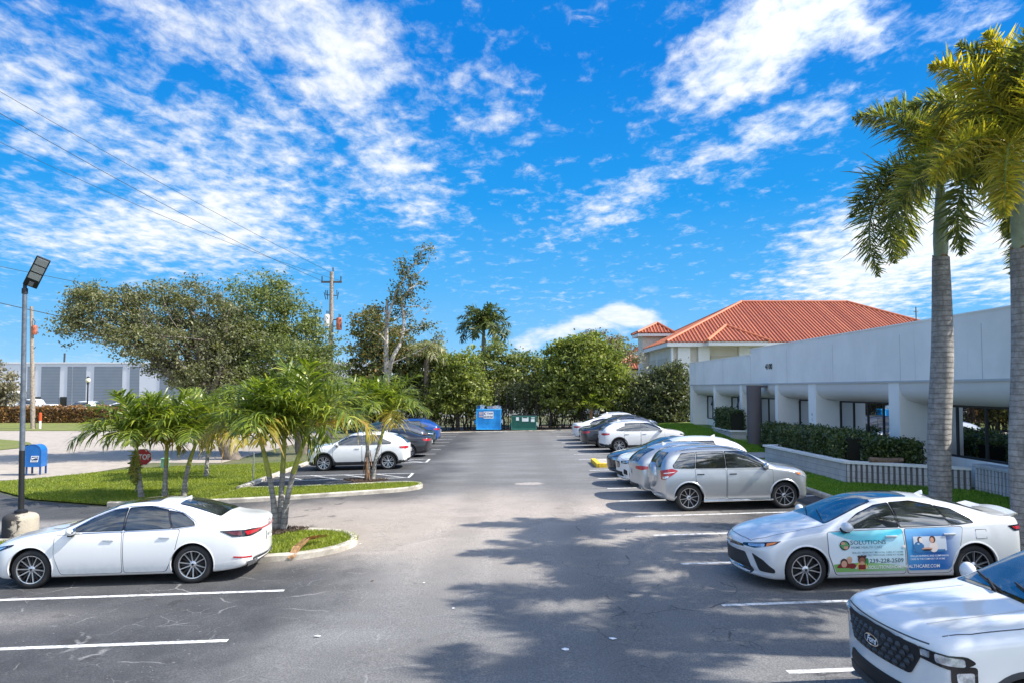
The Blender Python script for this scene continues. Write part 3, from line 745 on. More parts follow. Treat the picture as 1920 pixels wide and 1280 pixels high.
# ------------ specifications: x is forward, origin midway between the axles on the ground
SED_A = dict(W=1.865, WB=2.87, R=.345, bow=(.46, .26), crown=.02, st=[
    (2.42, .32, .56, .62, .82, .76, .50), (2.39, .22, .64, .70, .90, .84, .60), (2.25, .17, .72, .785, .925, .87, .68), (1.95, .16, .79, .875, .93, .885, .72), (1.43, .17, .87, .965, .932, .885, .74),
    (1.10, .17, .905, 1.00, .93, .885, .74), (.93, .17, .92, 1.035, .93, .88, .72), (.60, .17, .935, 1.20, .93, .872, .665), (.25, .17, .945, 1.355, .932, .868, .60), (-.05, .17, .95, 1.42, .932, .868, .575),
    (-.45, .17, .955, 1.445, .932, .868, .565), (-.85, .17, .965, 1.43, .932, .868, .56), (-1.2, .17, .98, 1.375, .932, .87, .56), (-1.55, .17, .995, 1.27, .93, .865, .575), (-1.85, .18, 1.01, 1.16, .925, .85, .61),
    (-2.05, .19, 1.01, 1.105, .915, .83, .66), (-2.35, .22, 1.0, 1.085, .90, .80, .66), (-2.50, .26, .96, 1.06, .875, .79, .64), (-2.57, .34, .88, .98, .84, .76, .60)])
SED_B = dict(W=1.84, WB=2.825, R=.34, bow=(.42, .28), crown=.02, st=[
    (2.40, .28, .58, .64, .80, .74, .50), (2.37, .20, .68, .74, .89, .82, .60), (2.22, .17, .755, .83, .915, .86, .68), (1.95, .16, .82, .90, .92, .875, .72), (1.41, .17, .90, .99, .922, .88, .73),
    (1.12, .17, .93, 1.03, .92, .88, .73), (.96, .17, .945, 1.06, .92, .875, .71), (.62, .17, .955, 1.22, .92, .865, .655), (.28, .17, .96, 1.37, .92, .86, .60), (0., .17, .965, 1.43, .92, .86, .58),
    (-.4, .17, .97, 1.45, .92, .86, .57), (-.8, .17, .98, 1.435, .92, .86, .565), (-1.15, .17, .995, 1.385, .92, .865, .565), (-1.5, .17, 1.015, 1.29, .918, .86, .58), (-1.8, .18, 1.035, 1.19, .91, .85, .62),
    (-2.0, .20, 1.04, 1.14, .90, .83, .66), (-2.3, .24, 1.035, 1.13, .88, .80, .66), (-2.42, .30, 1.0, 1.10, .855, .78, .63), (-2.47, .38, .92, 1.02, .83, .75, .60)])
SUV_A = dict(W=1.85, WB=2.66, R=.365, bow=(.36, .18), crown=.03, gap=.05, st=[
    (2.24, .36, .74, .80, .80, .74, .50), (2.20, .27, .86, .93, .88, .82, .62), (2.02, .24, .95, 1.04, .915, .865, .70), (1.65, .24, 1.03, 1.12, .925, .88, .73), (1.25, .25, 1.07, 1.17, .925, .88, .73),
    (1.10, .25, 1.085, 1.20, .925, .875, .72), (.80, .25, 1.10, 1.37, .925, .868, .68), (.45, .25, 1.11, 1.56, .925, .865, .64), (.12, .25, 1.115, 1.66, .925, .865, .62), (-.3, .25, 1.12, 1.69, .925, .865, .615),
    (-.9, .25, 1.13, 1.69, .925, .865, .61), (-1.4, .25, 1.14, 1.67, .922, .86, .605), (-1.75, .26, 1.15, 1.62, .915, .85, .61), (-1.95, .28, 1.14, 1.47, .905, .84, .64), (-2.07, .32, 1.10, 1.24, .89, .82, .68), (-2.13, .42, 1.0, 1.1, .86, .79, .66)])
SUV_B = dict(W=1.89, WB=2.80, R=.36, bow=(.36, .22), crown=.03, gap=.05, st=[
    (2.26, .34, .72, .80, .82, .76, .52), (2.23, .25, .83, .90, .90, .84, .62), (2.06, .22, .92, 1.00, .93, .875, .70), (1.7, .22, .98, 1.07, .94, .89, .74), (1.28, .22, 1.02, 1.12, .945, .895, .74),
    (1.08, .22, 1.035, 1.15, .945, .89, .72), (.75, .22, 1.05, 1.33, .945, .885, .68), (.38, .22, 1.06, 1.50, .945, .88, .635), (.05, .22, 1.065, 1.60, .945, .88, .61), (-.4, .22, 1.07, 1.63, .945, .88, .60),
    (-.95, .22, 1.08, 1.615, .945, .88, .595), (-1.4, .22, 1.09, 1.57, .94, .875, .59), (-1.8, .23, 1.11, 1.47, .935, .865, .60), (-2.05, .25, 1.11, 1.34, .925, .85, .63), (-2.22, .29, 1.08, 1.20, .91, .82, .66), (-2.32, .38, .96, 1.08, .88, .79, .62)])
PICK = dict(W=1.86, WB=3.08, R=.37, bow=(.20, .04), crown=.02, crease=.6, gap=.05, st=[
    (2.42, .36, .93, 1.00, .86, .80, .62), (2.40, .28, 1.0, 1.085, .905, .86, .70), (2.25, .25, 1.06, 1.15, .92, .88, .76), (1.9, .25, 1.09, 1.19, .93, .895, .77), (1.4, .26, 1.11, 1.225, .93, .895, .77),
    (1.10, .26, 1.125, 1.25, .93, .89, .76), (.95, .26, 1.13, 1.29, .93, .885, .74), (.62, .26, 1.135, 1.48, .93, .88, .69), (.28, .26, 1.14, 1.65, .93, .88, .65), (0, .26, 1.145, 1.72, .93, .88, .635),
    (-.5, .26, 1.15, 1.745, .93, .88, .63), (-.95, .26, 1.15, 1.73, .93, .88, .63), (-1.12, .26, 1.15, 1.66, .93, .88, .64), (-1.2, .26, 1.15, 1.26, .93, .88, .74), (-1.3, .26, 1.15, 1.2, .93, .88, .80),
    (-2.0, .28, 1.15, 1.19, .93, .88, .80), (-2.55, .36, 1.14, 1.18, .925, .87, .80), (-2.64, .45, 1.08, 1.13, .90, .85, .78)])
def Y(pts, y=2.): return [(a, y, b) for a, b in pts]
def glass_side(c, wins, trim=GLOSS, grow=.028, off=.004, chrome=None):
    allp = []
    for w in wins:
        cx = sum(a for a, b in w)/len(w); cz = sum(b for a, b in w)/len(w)
        g = [(a+(a-cx)/max(.001, sqrt((a-cx)**2+(b-cz)**2))*grow, b+(b-cz)/max(.001, sqrt((a-cx)**2+(b-cz)**2))*grow) for a, b in w]
        allp.append(g)
    tp = [c.panel(Y(g), 90, off, trim, 'window_surround', rnd=.03) for g in allp]
    for w in wins: c.panel(Y(w), 90, off+.004, GLASS, 'side_window', rnd=.025)
def doors(c, lst, mats=None, zbot=.33):
    """lst: polygons in (x, z); a dark gap panel, then the door skin a little proud"""
    outp = []
    for i, w in enumerate(lst):
        cx = sum(a for a, b in w)/len(w); cz = sum(b for a, b in w)/len(w)
        g = [(a+.010*(1 if a > cx else -1), b+.010*(1 if b > cz else -1)) for a, b in w]
        mt = mats[i] if mats else c.mat
        d = c.panel(Y(w), 90, .0042, mt, 'door', rnd=.05, th=.006)
        gg = c.panel(Y(g), 90, .0014, SEAM, 'door_gap', rnd=.055, th=.004)
        for a, b in zip(d, gg): b.parent = a
        outp.append(d)
    return outp
# ---------------------------------------------------------------- the cars of the photograph
def sedan_common(c, dz=0., trunk=True, style='twin', handles=True):
    S = c.S
    glass_side(c, [[(.80, .985+dz), (.40, 1.20+dz), (.12, 1.30+dz), (-.13, 1.345+dz), (-.16, .995+dz)],
                   [(-.21, .995+dz), (-.19, 1.35+dz), (-.55, 1.35+dz), (-.88, 1.30+dz), (-1.03, 1.01+dz)],
                   [(-1.07, 1.012+dz), (-.93, 1.29+dz), (-1.18, 1.22+dz), (-1.40, 1.10+dz), (-1.44, 1.04+dz)]])
    c.panel([(1.0, -.66, 0), (1.0, .66, 0), (.62, .60, 0), (.10, .50, 0), (.10, -.50, 0), (.62, -.60, 0)], 'top', .004, GLOSS, 'windscreen_surround', mirror=False, rnd=.06)
    c.panel([(.96, -.62, 0), (.96, .62, 0), (.60, .565, 0), (.14, .47, 0), (.14, -.47, 0), (.60, -.565, 0)], 'top', .008, WSG, 'windscreen', mirror=False, rnd=.06)
    c.panel([(-1.02, -.44, 0), (-1.02, .44, 0), (-1.45, .50, 0), (-1.84, .55, 0), (-1.84, -.55, 0), (-1.45, -.50, 0)], 'top', .004, GLOSS, 'rear_window_surround', mirror=False, rnd=.06)
    c.panel([(-1.06, -.41, 0), (-1.06, .41, 0), (-1.45, .47, 0), (-1.80, .52, 0), (-1.80, -.52, 0), (-1.45, -.47, 0)], 'top', .008, GLASS, 'rear_window', mirror=False, rnd=.06)
    mb = MB()
    c.strip(mb, [(.98, .70, 0), (1.5, .72, 0), (2.0, .66, 0), (2.2, .52, 0), (2.27, .2, 0), (2.28, 0, 0)], 'top', .0022, .011)
    mb.build('bonnet_gap', SEAM, c.root, clean=False)
    mb = MB(); c.strip(mb, [(-1.84, .60, 0), (-2.1, .66, 0), (-2.42, .64, 0)], 'top', .0022, .011, both=False); mb.build('boot_gap', SEAM, c.root, clean=False)
    mb = MB(); c.strip(mb, [(-1.84, -.60, 0), (-2.1, -.66, 0), (-2.42, -.64, 0)], 'top', .0022, .011, both=False); mb.build('boot_gap', SEAM, c.root, clean=False)
    if trunk: pass
    # wipers, sunroof
    wb = MB()
    for (xa, ya, xb, yb) in ((.95, .50, .80, -.05), (.97, -.08, .80, -.52)):
        pts = []
        for k in range(5):
            t = k/4; p, n_ = c.proj((xa+(xb-xa)*t, ya+(yb-ya)*t, 3), 'top', .022); pts.append(p)
        wb.tube(pts, .008, 6)
    wb.build('wiper', WELL, c.root, True)
    fin(c, -1.0, c.mat)
def lexus():
    c = Car('white_sedan', 'white sedan parked at the left, its tail beside the near grass island', 'car', SED_A, WHITE)
    d = doors(c, [[(1.02, .93), (1.02, .60), (.90, .24), (-.18, .24), (-.16, .965)], [(-.20, .965), (-.22, .24), (-.96, .24), (-1.12, .60), (-1.20, .98)]])
    sedan_common(c)
    for x, i in ((.06, 0), (-.94, 1)): add_handle(c, x, .835+.02*i, parents=d[i])
    mb = MB(); c.strip(mb, Y([(.86, .965), (.40, 1.225), (.12, 1.325), (-.20, 1.375), (-.60, 1.372), (-.95, 1.315), (-1.2, 1.24), (-1.46, 1.10), (-1.50, 1.035), (-1.05, .985), (-.2, .968), (.86, .955)]), 90, .0095, .013)
    mb.build('window_chrome', CHROME, c.root, clean=False)
    c.panel([(.10, -.36, 0), (.10, .36, 0), (-.62, .36, 0), (-.62, -.36, 0)], 'top', .005, GLOSS, 'sunroof', mirror=False, rnd=.06)
    # lamps
    c.panel([(2.20, .60, .70), (1.72, .88, .80), (1.78, .90, .76), (2.10, .80, .64), (2.27, .62, .64)], 55, .006, GLOSS, 'headlight', rnd=.02)
    c.panel([(2.18, .62, .685), (1.85, .84, .755), (2.0, .84, .70), (2.22, .64, .655)], 55, .010, LENS, 'headlight_lens', rnd=.02)
    a = c.panel([(-2.55, .30, .89), (-2.50, .70, .93), (-2.15, .86, .93), (-1.92, .88, .93), (-2.15, .88, .82), (-2.50, .74, .80), (-2.56, .40, .84)], 128, .008, GLOSS, 'taillight', rnd=.02, label=None)
    b = c.panel([(-2.52, .50, .895), (-2.45, .76, .905), (-2.36, .82, .905), (-2.40, .80, .83), (-2.54, .52, .85)], 128, .013, RED, 'lamp_lens', rnd=.02)
    e = c.panel([(-2.30, .82, .905), (-2.02, .88, .915), (-2.18, .88, .85), (-2.32, .84, .835)], 128, .013, M('dark red lens', (.10, .008, .012), .12, coat=1.), 'lamp_lens', rnd=.02)
    c.panel([(-2.5, -.56, .90), (-2.5, .56, .90), (-2.5, .56, .87), (-2.5, -.56, .87)], 180, .010, RED, 'light_bar', mirror=False)
    c.panel([(-2.40, .62, .43), (-2.18, .90, .47), (-2.18, .90, .445), (-2.40, .62, .40)], 135, .008, RED, 'rear_reflector')
    c.panel([(-2.4, -.60, .38), (-2.4, .60, .38), (-2.4, .55, .24), (-2.4, -.55, .24)], 180, .012, CLAD, 'rear_diffuser', mirror=False, rnd=.03)
    c.panel([(-2.46, .45, .34), (-2.40, .80, .36), (-2.40, .72, .26), (-2.48, .50, .26)], 160, .03, CHROME, 'exhaust_trim', rnd=.03)
    c.panel([(2.4, -.38, .62), (2.4, .38, .62), (2.4, .55, .30), (2.4, -.55, .30)], 0, .008, GLOSS, 'grille', mirror=False, rnd=.05)
    p, n_ = c.proj((-2.5, 0, .96), 180, .012); mb = MB(); mb.lathe([(.035, 0), (.05, 0), (.05, .008), (.035, .008)], Matrix.Translation(p) @ Matrix.Rotation(-pi/2, 4, 'Y'), 20); mb.build('badge', CHROME, c.root)
    c.panel([(1.03, .62, 0), (1.32, .40, 0), (1.30, .36, 0), (1.0, .58, 0)], 'top', .004, GLOSS, 'cowl_vent')
    c.arch(c.mat, .02, .006); add_mirrors(c, .70, 1.0, .90, c.mat); plate(c, True, .72, 'N83 LK'); add_wheels(c, 'twin')
    ra = G(350, 1092); fa = G(50, 1105); m = (ra+fa)/2
    c.finish(m.x+.03, m.y+.90, -1); return c
def wrapmat(front):
    m, nt, p = nt_new('door wrap print front' if front else 'door wrap print rear'); co = objco(nt)
    s = N(nt, 'ShaderNodeSeparateXYZ'); L(nt, co, s.inputs[0]); X, Yy, Z = s.outputs
    if front:
        a = mix(nt, mrange(nt, Z, .45, .95, smooth=False), (.52, .70, .78), (.10, .62, .80))
        a = mix(nt, mrange(nt, X, 1.0, .2, 0, .7), (.74, .80, .84), a)
        wv = mth(nt, 'ADD', Z, mth(nt, 'MULTIPLY', mth(nt, 'POWER', mth(nt, 'ABSOLUTE', mth(nt, 'SUBTRACT', X, .35)), 2.), -.38))
        a = mix(nt, mrange(nt, wv, .77, .80), a, (.03, .48, .62)); a = mix(nt, mrange(nt, wv, .86, .93, 0, .9), a, (.30, .84, .88))
        wg = mth(nt, 'ADD', Z, mth(nt, 'MULTIPLY', mth(nt, 'POWER', mth(nt, 'ABSOLUTE', mth(nt, 'SUBTRACT', X, .55)), 2.), .12))
        a = mix(nt, mrange(nt, wg, .44, .455, 1, 0), a, mix(nt, mrange(nt, X, .9, -.2), (.20, .45, .10), (.35, .60, .30)))
    else:
        a = mix(nt, mrange(nt, X, -.25, -.75), (.05, .30, .62), (.02, .13, .42)); a = mix(nt, mrange(nt, Z, .8, 1.0), a, (.16, .42, .72))
        a = mix(nt, mrange(nt, X, -.85, -1.2, 0, .85), a, (.60, .66, .72)); a = mix(nt, mrange(nt, Z, .55, .3, 0, .5), a, (.02, .22, .62))
    L(nt, a, p.inputs['Base Color']); p.inputs['Roughness'].default_value = .3; p.inputs['Coat Weight'].default_value = .8; p.inputs['Coat Roughness'].default_value = .04
    return m
def camry():
    c = Car('wrapped_sedan', 'silvery white sedan whose doors carry a blue and green home health care advertisement', 'car', SED_B, WHITE2)
    d = doors(c, [[(1.04, .945), (1.04, .60), (.92, .25), (-.24, .25), (-.22, .975)], [(-.26, .975), (-.28, .25), (-.98, .25), (-1.14, .60), (-1.24, .99)]], None)
    # printed wrap sheets on the left-hand doors (and the same on the other side)
    wf, wrr = wrapmat(True), wrapmat(False)
    c.panel(Y([(1.035, .943), (1.035, .60), (.925, .30), (-.237, .30), (-.218, .973)]), 90, .0062, wf, 'wrap_print', rnd=.015, parent=None, th=.004)
    c.panel(Y([(-.262, .973), (-.282, .30), (-.975, .30), (-1.135, .60), (-1.235, .988)]), 90, .0062, wrr, 'wrap_print', rnd=.05, th=.004)
    sedan_common(c, dz=.012)
    for x, i in ((-.02, 0), (-1.0, 1)): add_handle(c, x, .865+.015*i, parents=d[i])
    c.panel([(.12, -.40, 0), (.12, .40, 0), (-.60, .38, 0), (-.60, -.38, 0)], 'top', .005, GLOSS, 'sunroof', mirror=False, rnd=.06)
    OFF = .013
    def onside(mb, vs, fs, off=OFF):
        mb.add([c.proj((v[0], 2, v[1]), 90, off)[0] for v in vs], fs)
    def txt(mb, t, x, z, w, h, bold=.0, off=OFF, rise=0.):
        vs, fs = text_mesh(t, 1, bold); w0 = max(v.x for v in vs); h0 = max(v.y for v in vs)
        onside(mb, [(x-v.x/w0*w, z+v.y/h0*h+rise*v.x/w0) for v in vs], fs, off)
    LM = [M('dark teal print', (.03, .10, .14), .5), M('grey teal print', (.10, .20, .25), .5), WHT]
    for t_, x_, z_, w_, h_, bo, mi in (('SOLUTIONS', .68, .745, .60, .066, .004, 0), ('HOME HEALTH CARE', .67, .68, .52, .038, .004, 1), ('SKILLED PEDIATRIC MEDICAL CARE AT HOME', .66, .600, .86, .028, .006, 1),
            ('PEDIATRIC PERSONAL CARE AT HOME', .52, .555, .72, .028, .006, 1), ('239-228-2509', .375, .445, .57, .066, .014, 0), ('WWW.SOLUTIONSHOMEHEALTHCARE.COM', .62, .345, 1.42, .056, .022, 2),
            ('SKILLED NURSING AND COMPANION', -.31, .525, .64, .028, .006, 2), ('CARE IN THE COMFORT OF HOME', -.31, .475, .58, .028, .006, 2)):
        mb = MB(); txt(mb, t_, x_, z_, w_, h_, bo, .013); mb.build('wrap_lettering', LM[mi], c.root, clean=False)
    # printed pictures: disc emblem, children, tree, two people talking
    cols = [('print skin', (.62, .33, .22)), ('print dark skin', (.28, .11, .06)), ('print hair', (.06, .02, .015)), ('print maroon', (.22, .02, .02)), ('print yellow', (.75, .45, .10)), ('print green', (.03, .25, .06)),
            ('print pale room', (.55, .60, .66)), ('print blue shirt', (.03, .16, .36)), ('print black', (.01, .012, .02)), ('print red', (.55, .06, .03)), ('print blond', (.55, .42, .28)), ('print leaf', (.10, .35, .12)), ('print cream', (.75, .65, .6))]
    mats = [M(n, q, .5) for n, q in cols]; mb = MB()
    def el_(x, z, rx, rz, mi, lay=0, a0=0, a1=2*pi, n=20):
        mb.mi = mi; vs = [(x, z)]+[(x+rx*cos(a0+(a1-a0)*k/n), z+rz*sin(a0+(a1-a0)*k/n)) for k in range(n+1)]
        onside(mb, vs, [(0, k+1, k+2) for k in range(n)], OFF+.0006*lay)
    def po_(pts, mi, lay=0):
        mb.mi = mi; A, B_, C, D = [Vector(q) for q in pts]; k = 8
        g = [A.lerp(B_, i/k).lerp(D.lerp(C, i/k), j/k) for i in range(k+1) for j in range(k+1)]
        onside(mb, g, [(i*(k+1)+j, i*(k+1)+j+1, (i+1)*(k+1)+j+1, (i+1)*(k+1)+j) for i in range(k) for j in range(k)], OFF+.0006*lay)
    el_(.775, .735, .085, .078, 8, 0); el_(.775, .735, .062, .06, 11, 1); el_(.755, .71, .04, .04, 0, 2); el_(.80, .765, .035, .03, 0, 2); el_(.775, .735, .10, .012, 11, 3)
    mb.build('wrap_emblem', mats, c.root, clean=False); mb = MB()
    # boy, behind him a fair child, and a girl
    el_(.71, .50, .05, .058, 10, 0); el_(.71, .487, .038, .045, 0, 1)
    el_(.79, .37, .125, .085, 3, 1, 0, pi); el_(.80, .455, .062, .07, 2, 2); el_(.80, .435, .048, .056, 0, 3); el_(.66, .40, .06, .045, 3, 2)
    el_(.50, .40, .085, .075, 4, 1); po_([(.56, .34), (.56, .42), (.44, .42), (.44, .34)], 3, 2); el_(.50, .50, .068, .068, 2, 2); el_(.50, .482, .05, .055, 1, 3); el_(.50, .445, .035, .03, 0, 4); el_(.55, .55, .025, .02, 2, 2); el_(.45, .55, .025, .02, 2, 2)
    mb.build('wrap_picture', mats, c.root, clean=False); mb = MB(); el_(.415, .47, .026, .055, 5, 0); po_([(.42, .43), (.41, .43), (.41, .38), (.42, .38)], 5, 1); el_(.43, .44, .024, .03, 5, 1); mb.build('wrap_picture', mats, c.root, clean=False); mb = MB()
    po_([(-.38, .62), (-.38, .85), (-.93, .85), (-.93, .62)], 6, 0); po_([(-.55, .60), (-.55, .64), (-.90, .64), (-.90, .60)], 7, 1)
    el_(-.46, .675, .085, .095, 7, 1); po_([(-.40, .60), (-.38, .72), (-.55, .72), (-.55, .60)], 7, 2); el_(-.49, .80, .042, .048, 2, 2); el_(-.505, .79, .032, .04, 12, 3)
    el_(-.71, .68, .075, .085, 12, 2); el_(-.70, .80, .05, .058, 2, 3); el_(-.69, .79, .032, .042, 0, 4); el_(-.60, .655, .09, .018, 0, 4); el_(-.60, .635, .08, .014, 8, 5)
    el_(-.24+.02, .70, .03, .025, 12, 0)
    mb.build('wrap_picture', mats, c.root, clean=False)
    # face
    c.panel([(2.30, .42, .72), (1.80, .86, .815), (1.92, .86, .755), (2.20, .68, .675), (2.33, .44, .685)], 48, .007, GLOSS, 'headlight', rnd=.02)
    c.panel([(2.24, .52, .725), (2.02, .74, .76), (2.05, .76, .71), (2.25, .56, .69)], 48, .012, LENS, 'headlight_lens', rnd=.02)
    c.panel([(2.0, .76, .765), (1.87, .85, .795), (1.93, .85, .765), (2.02, .78, .72)], 48, .012, AMB, 'turn_signal', rnd=.015)
    c.panel([(2.4, -.40, .70), (2.4, .40, .70), (2.4, .46, .665), (2.4, .0, .635), (2.4, -.46, .665)], 0, .006, GLOSS, 'upper_grille', mirror=False, rnd=.01)
    c.panel([(2.4, -.46, .58), (2.4, .46, .58), (2.4, .60, .30), (2.4, .56, .235), (2.4, -.56, .235), (2.4, -.60, .30)], 0, .010, CLAD, 'lower_grille', mirror=False, rnd=.03)
    c.panel([(2.4, -.52, .315), (2.4, .52, .315), (2.4, .52, .285), (2.4, -.52, .285)], 0, .016, CHROME, 'grille_bar', mirror=False)
    c.panel([(2.24, .62, .585), (2.10, .78, .50), (1.93, .885, .36), (1.93, .885, .30), (2.16, .74, .31)], 42, .008, WELL, 'air_intake', rnd=.03)
    mb = MB(); mb.lathe([(0, .006), (.05, .004), (.055, 0)], Matrix.Translation(c.proj((2.4, 0, .70), 0, .012)[0]) @ Matrix.Rotation(pi/2, 4, 'Y') @ Matrix.Scale(1.25, 4, (0, 1, 0)), 20); mb.build('badge', CHROME, c.root)
    c.panel([(-2.42, .52, .98), (-2.35, .74, 1.0), (-2.05, .86, .985), (-2.15, .87, .90), (-2.40, .78, .89), (-2.45, .55, .92)], 128, .008, GLOSS, 'taillight', rnd=.02)
    c.panel([(-2.36, .74, .975), (-2.12, .86, .965), (-2.2, .87, .92), (-2.38, .78, .92)], 128, .013, RED, 'lamp_lens', rnd=.01)
    c.panel([(-1.45, 2, .93), (-1.62, 2, .93), (-1.62, 2, .80), (-1.45, 2, .80)], 90, .003, c.mat, 'fuel_door', mirror=False, rnd=.03)
    mb = MB(); c.strip(mb, Y([(-1.45, .94), (-1.63, .94), (-1.63, .79), (-1.45, .79), (-1.45, .94)]), 90, .0016, .009, both=False); mb.build('panel_gap', SEAM, c.root, clean=False)
    # small lip spoiler
    mb = MB(); pts = []; 
    for k in range(9):
        y = -.66+1.32*k/8; p, n_ = c.proj((-2.36-.0*abs(y), y, 3), 'top', 0); pts.append(Vector((p.x, y, p.z)))
    vs = []
    for p in pts: vs += [p+Vector((.14, 0, -.004)), p+Vector((-.10, 0, .045)), p+Vector((-.10, 0, .02)), p+Vector((.0, 0, -.03))]
    fs = []
    for k in range(8):
        for j in range(4): fs.append((k*4+j, k*4+(j+1) % 4, k*4+4+(j+1) % 4, k*4+4+j))
    mb.add(vs, fs+[(0, 1, 2, 3), (32, 33, 34, 35)]); mb.build('spoiler', c.mat, c.root, True, 50)
    c.arch(c.mat, .025, .008); add_mirrors(c, .74, 1.02, .89, c.mat, (.10, .125, .08)); plate(c, True, .8); add_wheels(c, 'ten')
    ra = G(1822, 1098); fa = G(1507, 1105); m = (ra+fa)/2
    c.finish(m.x+.03, m.y+.84, -1, yaw=-.035); return c
def suv_common(c, dz=0., belt=1.14, roof=1.63, tail=0., wsx=(1.10, .35), small=False, quarter=True):
    b = belt+.02; t = roof-.135
    wins = [[(.95, b), (.62, b+.22), (.40, t-.06), (.18, t), (-.22, t+.012), (-.24, b+.005)], [(-.30, b+.005), (-.28, t+.012), (-1.02, t+.005), (-1.10, b+.015)]]
    if quarter: wins.append([(-1.16, b+.015), (-1.08, t), (-1.45-tail*.2, t-.04), (-1.72+tail*.2, b+.10), (-1.70, b+.03)])
    glass_side(c, wins)
    x0, x1 = wsx
    c.panel([(x0, -.66, 0), (x0, .66, 0), ((x0+x1)/2, .60, 0), (x1, .52, 0), (x1, -.52, 0), ((x0+x1)/2, -.60, 0)], 'top', .004, GLOSS, 'windscreen_surround', mirror=False, rnd=.06)
    c.panel([(x0-.03, -.63, 0), (x0-.03, .63, 0), ((x0+x1)/2, .57, 0), (x1+.03, .49, 0), (x1+.03, -.49, 0), ((x0+x1)/2, -.57, 0)], 'top', .008, WSG, 'windscreen', mirror=False, rnd=.06)
    zt = belt+.02
    c.panel([(-2, -.60, zt+.02), (-2, .60, zt+.02), (-2, .50, roof-.13), (-2, -.50, roof-.13)], 180, .006, GLASS, 'rear_window', mirror=False, rnd=.06)
    mb = MB(); x_ = c.S['st'][0][0]
    c.strip(mb, [(x0+.05, .72, 0), (x0+.5, .73, 0), (x_-.30, .68, 0), (x_-.14, .45, 0), (x_-.10, 0, 0)], 'top', .0022, .011)
    mb.build('panel_gap', SEAM, c.root, clean=False)
def rav4():
    c = Car('silver_suv', 'silver sport utility car with roof rails, parked nose-in nearest the wrapped sedan', 'car', SUV_A, SILVER)
    d = doors(c, [[(1.02, 1.08), (1.0, .6), (.90, .33), (-.27, .33), (-.25, 1.115)], [(-.29, 1.115), (-.31, .33), (-.88, .33), (-1.02, .62), (-1.12, .80), (-1.14, 1.13)]])
    suv_common(c, belt=1.13, roof=1.70)
    for x, i in ((-.10, 0), (-1.0, 1)): add_handle(c, x, .985+.01*i, GLOSS, parents=d[i])
    add_rails(c, .15, -1.55, .53, CHROME, .055)
    c.panel([(-2.03, .62, 1.10), (-1.80, .88, 1.16), (-1.62, .88, 1.10), (-1.80, .90, .98), (-1.98, .84, .86), (-2.06, .70, .86)], 128, .010, RED, 'taillight', rnd=.03)
    c.panel([(-2.0, .80, 1.045), (-1.72, .90, 1.075), (-1.76, .90, 1.055), (-2.0, .82, 1.02)], 128, .015, WHT, 'lamp_lens'); c.panel([(-2.02, .78, .95), (-1.86, .88, .96), (-1.96, .86, .885), (-2.04, .78, .885)], 128, .015, LENS, 'lamp_lens', rnd=.02)
    c.panel([(2.05, .62, .93), (1.62, .86, 1.0), (1.70, .88, .92), (1.98, .78, .82), (2.12, .62, .84)], 50, .008, LENS, 'headlight', rnd=.03); c.panel([(1.80, .86, .96), (1.66, .87, .98), (1.72, .88, .93), (1.82, .86, .91)], 50, .013, AMB, 'turn_signal', rnd=.02)
    c.panel([(2.2, -.42, .88), (2.2, .42, .88), (2.2, .40, .72), (2.2, -.40, .72)], 0, .008, WELL, 'grille', mirror=False, rnd=.03)
    c.panel([(2.2, -.5, .5), (2.2, .5, .5), (2.2, .45, .36), (2.2, -.45, .36)], 0, .008, WELL, 'lower_grille', mirror=False, rnd=.03)
    mb = MB(); mb.bbox(-.95, 1.0, .86, .95, .245, .30, .02); mb.bbox(-.95, 1.0, -.95, -.86, .245, .30, .02); mb.build('running_board', CHROME, c.root, True)
    # spare wheel cover on the tailgate
    mb = MB(); mb.lathe([(0, .17), (.20, .165), (.30, .14), (.345, .08), (.35, 0), (0, 0)], Matrix.Translation((-2.05, -.05, .93)) @ Matrix.Rotation(-pi/2, 4, 'Y'), 32); mb.build('spare_wheel_cover', c.mat, c.root, True, 50)
    mb = MB(); mb.bbox(-.30, -.22, -.50, -.45, 1.22, 1.30, .01)
    c.arch(c.mat, .03, .014); add_mirrors(c, .82, 1.17, .90, c.mat, (.09, .11, .09)); add_wheels(c, 'ten'); fin_ = None
    ra = G(1289, 958); fa = G(1472, 953); m = (ra+fa)/2
    c.finish(m.x, m.y+.92, 1); return c
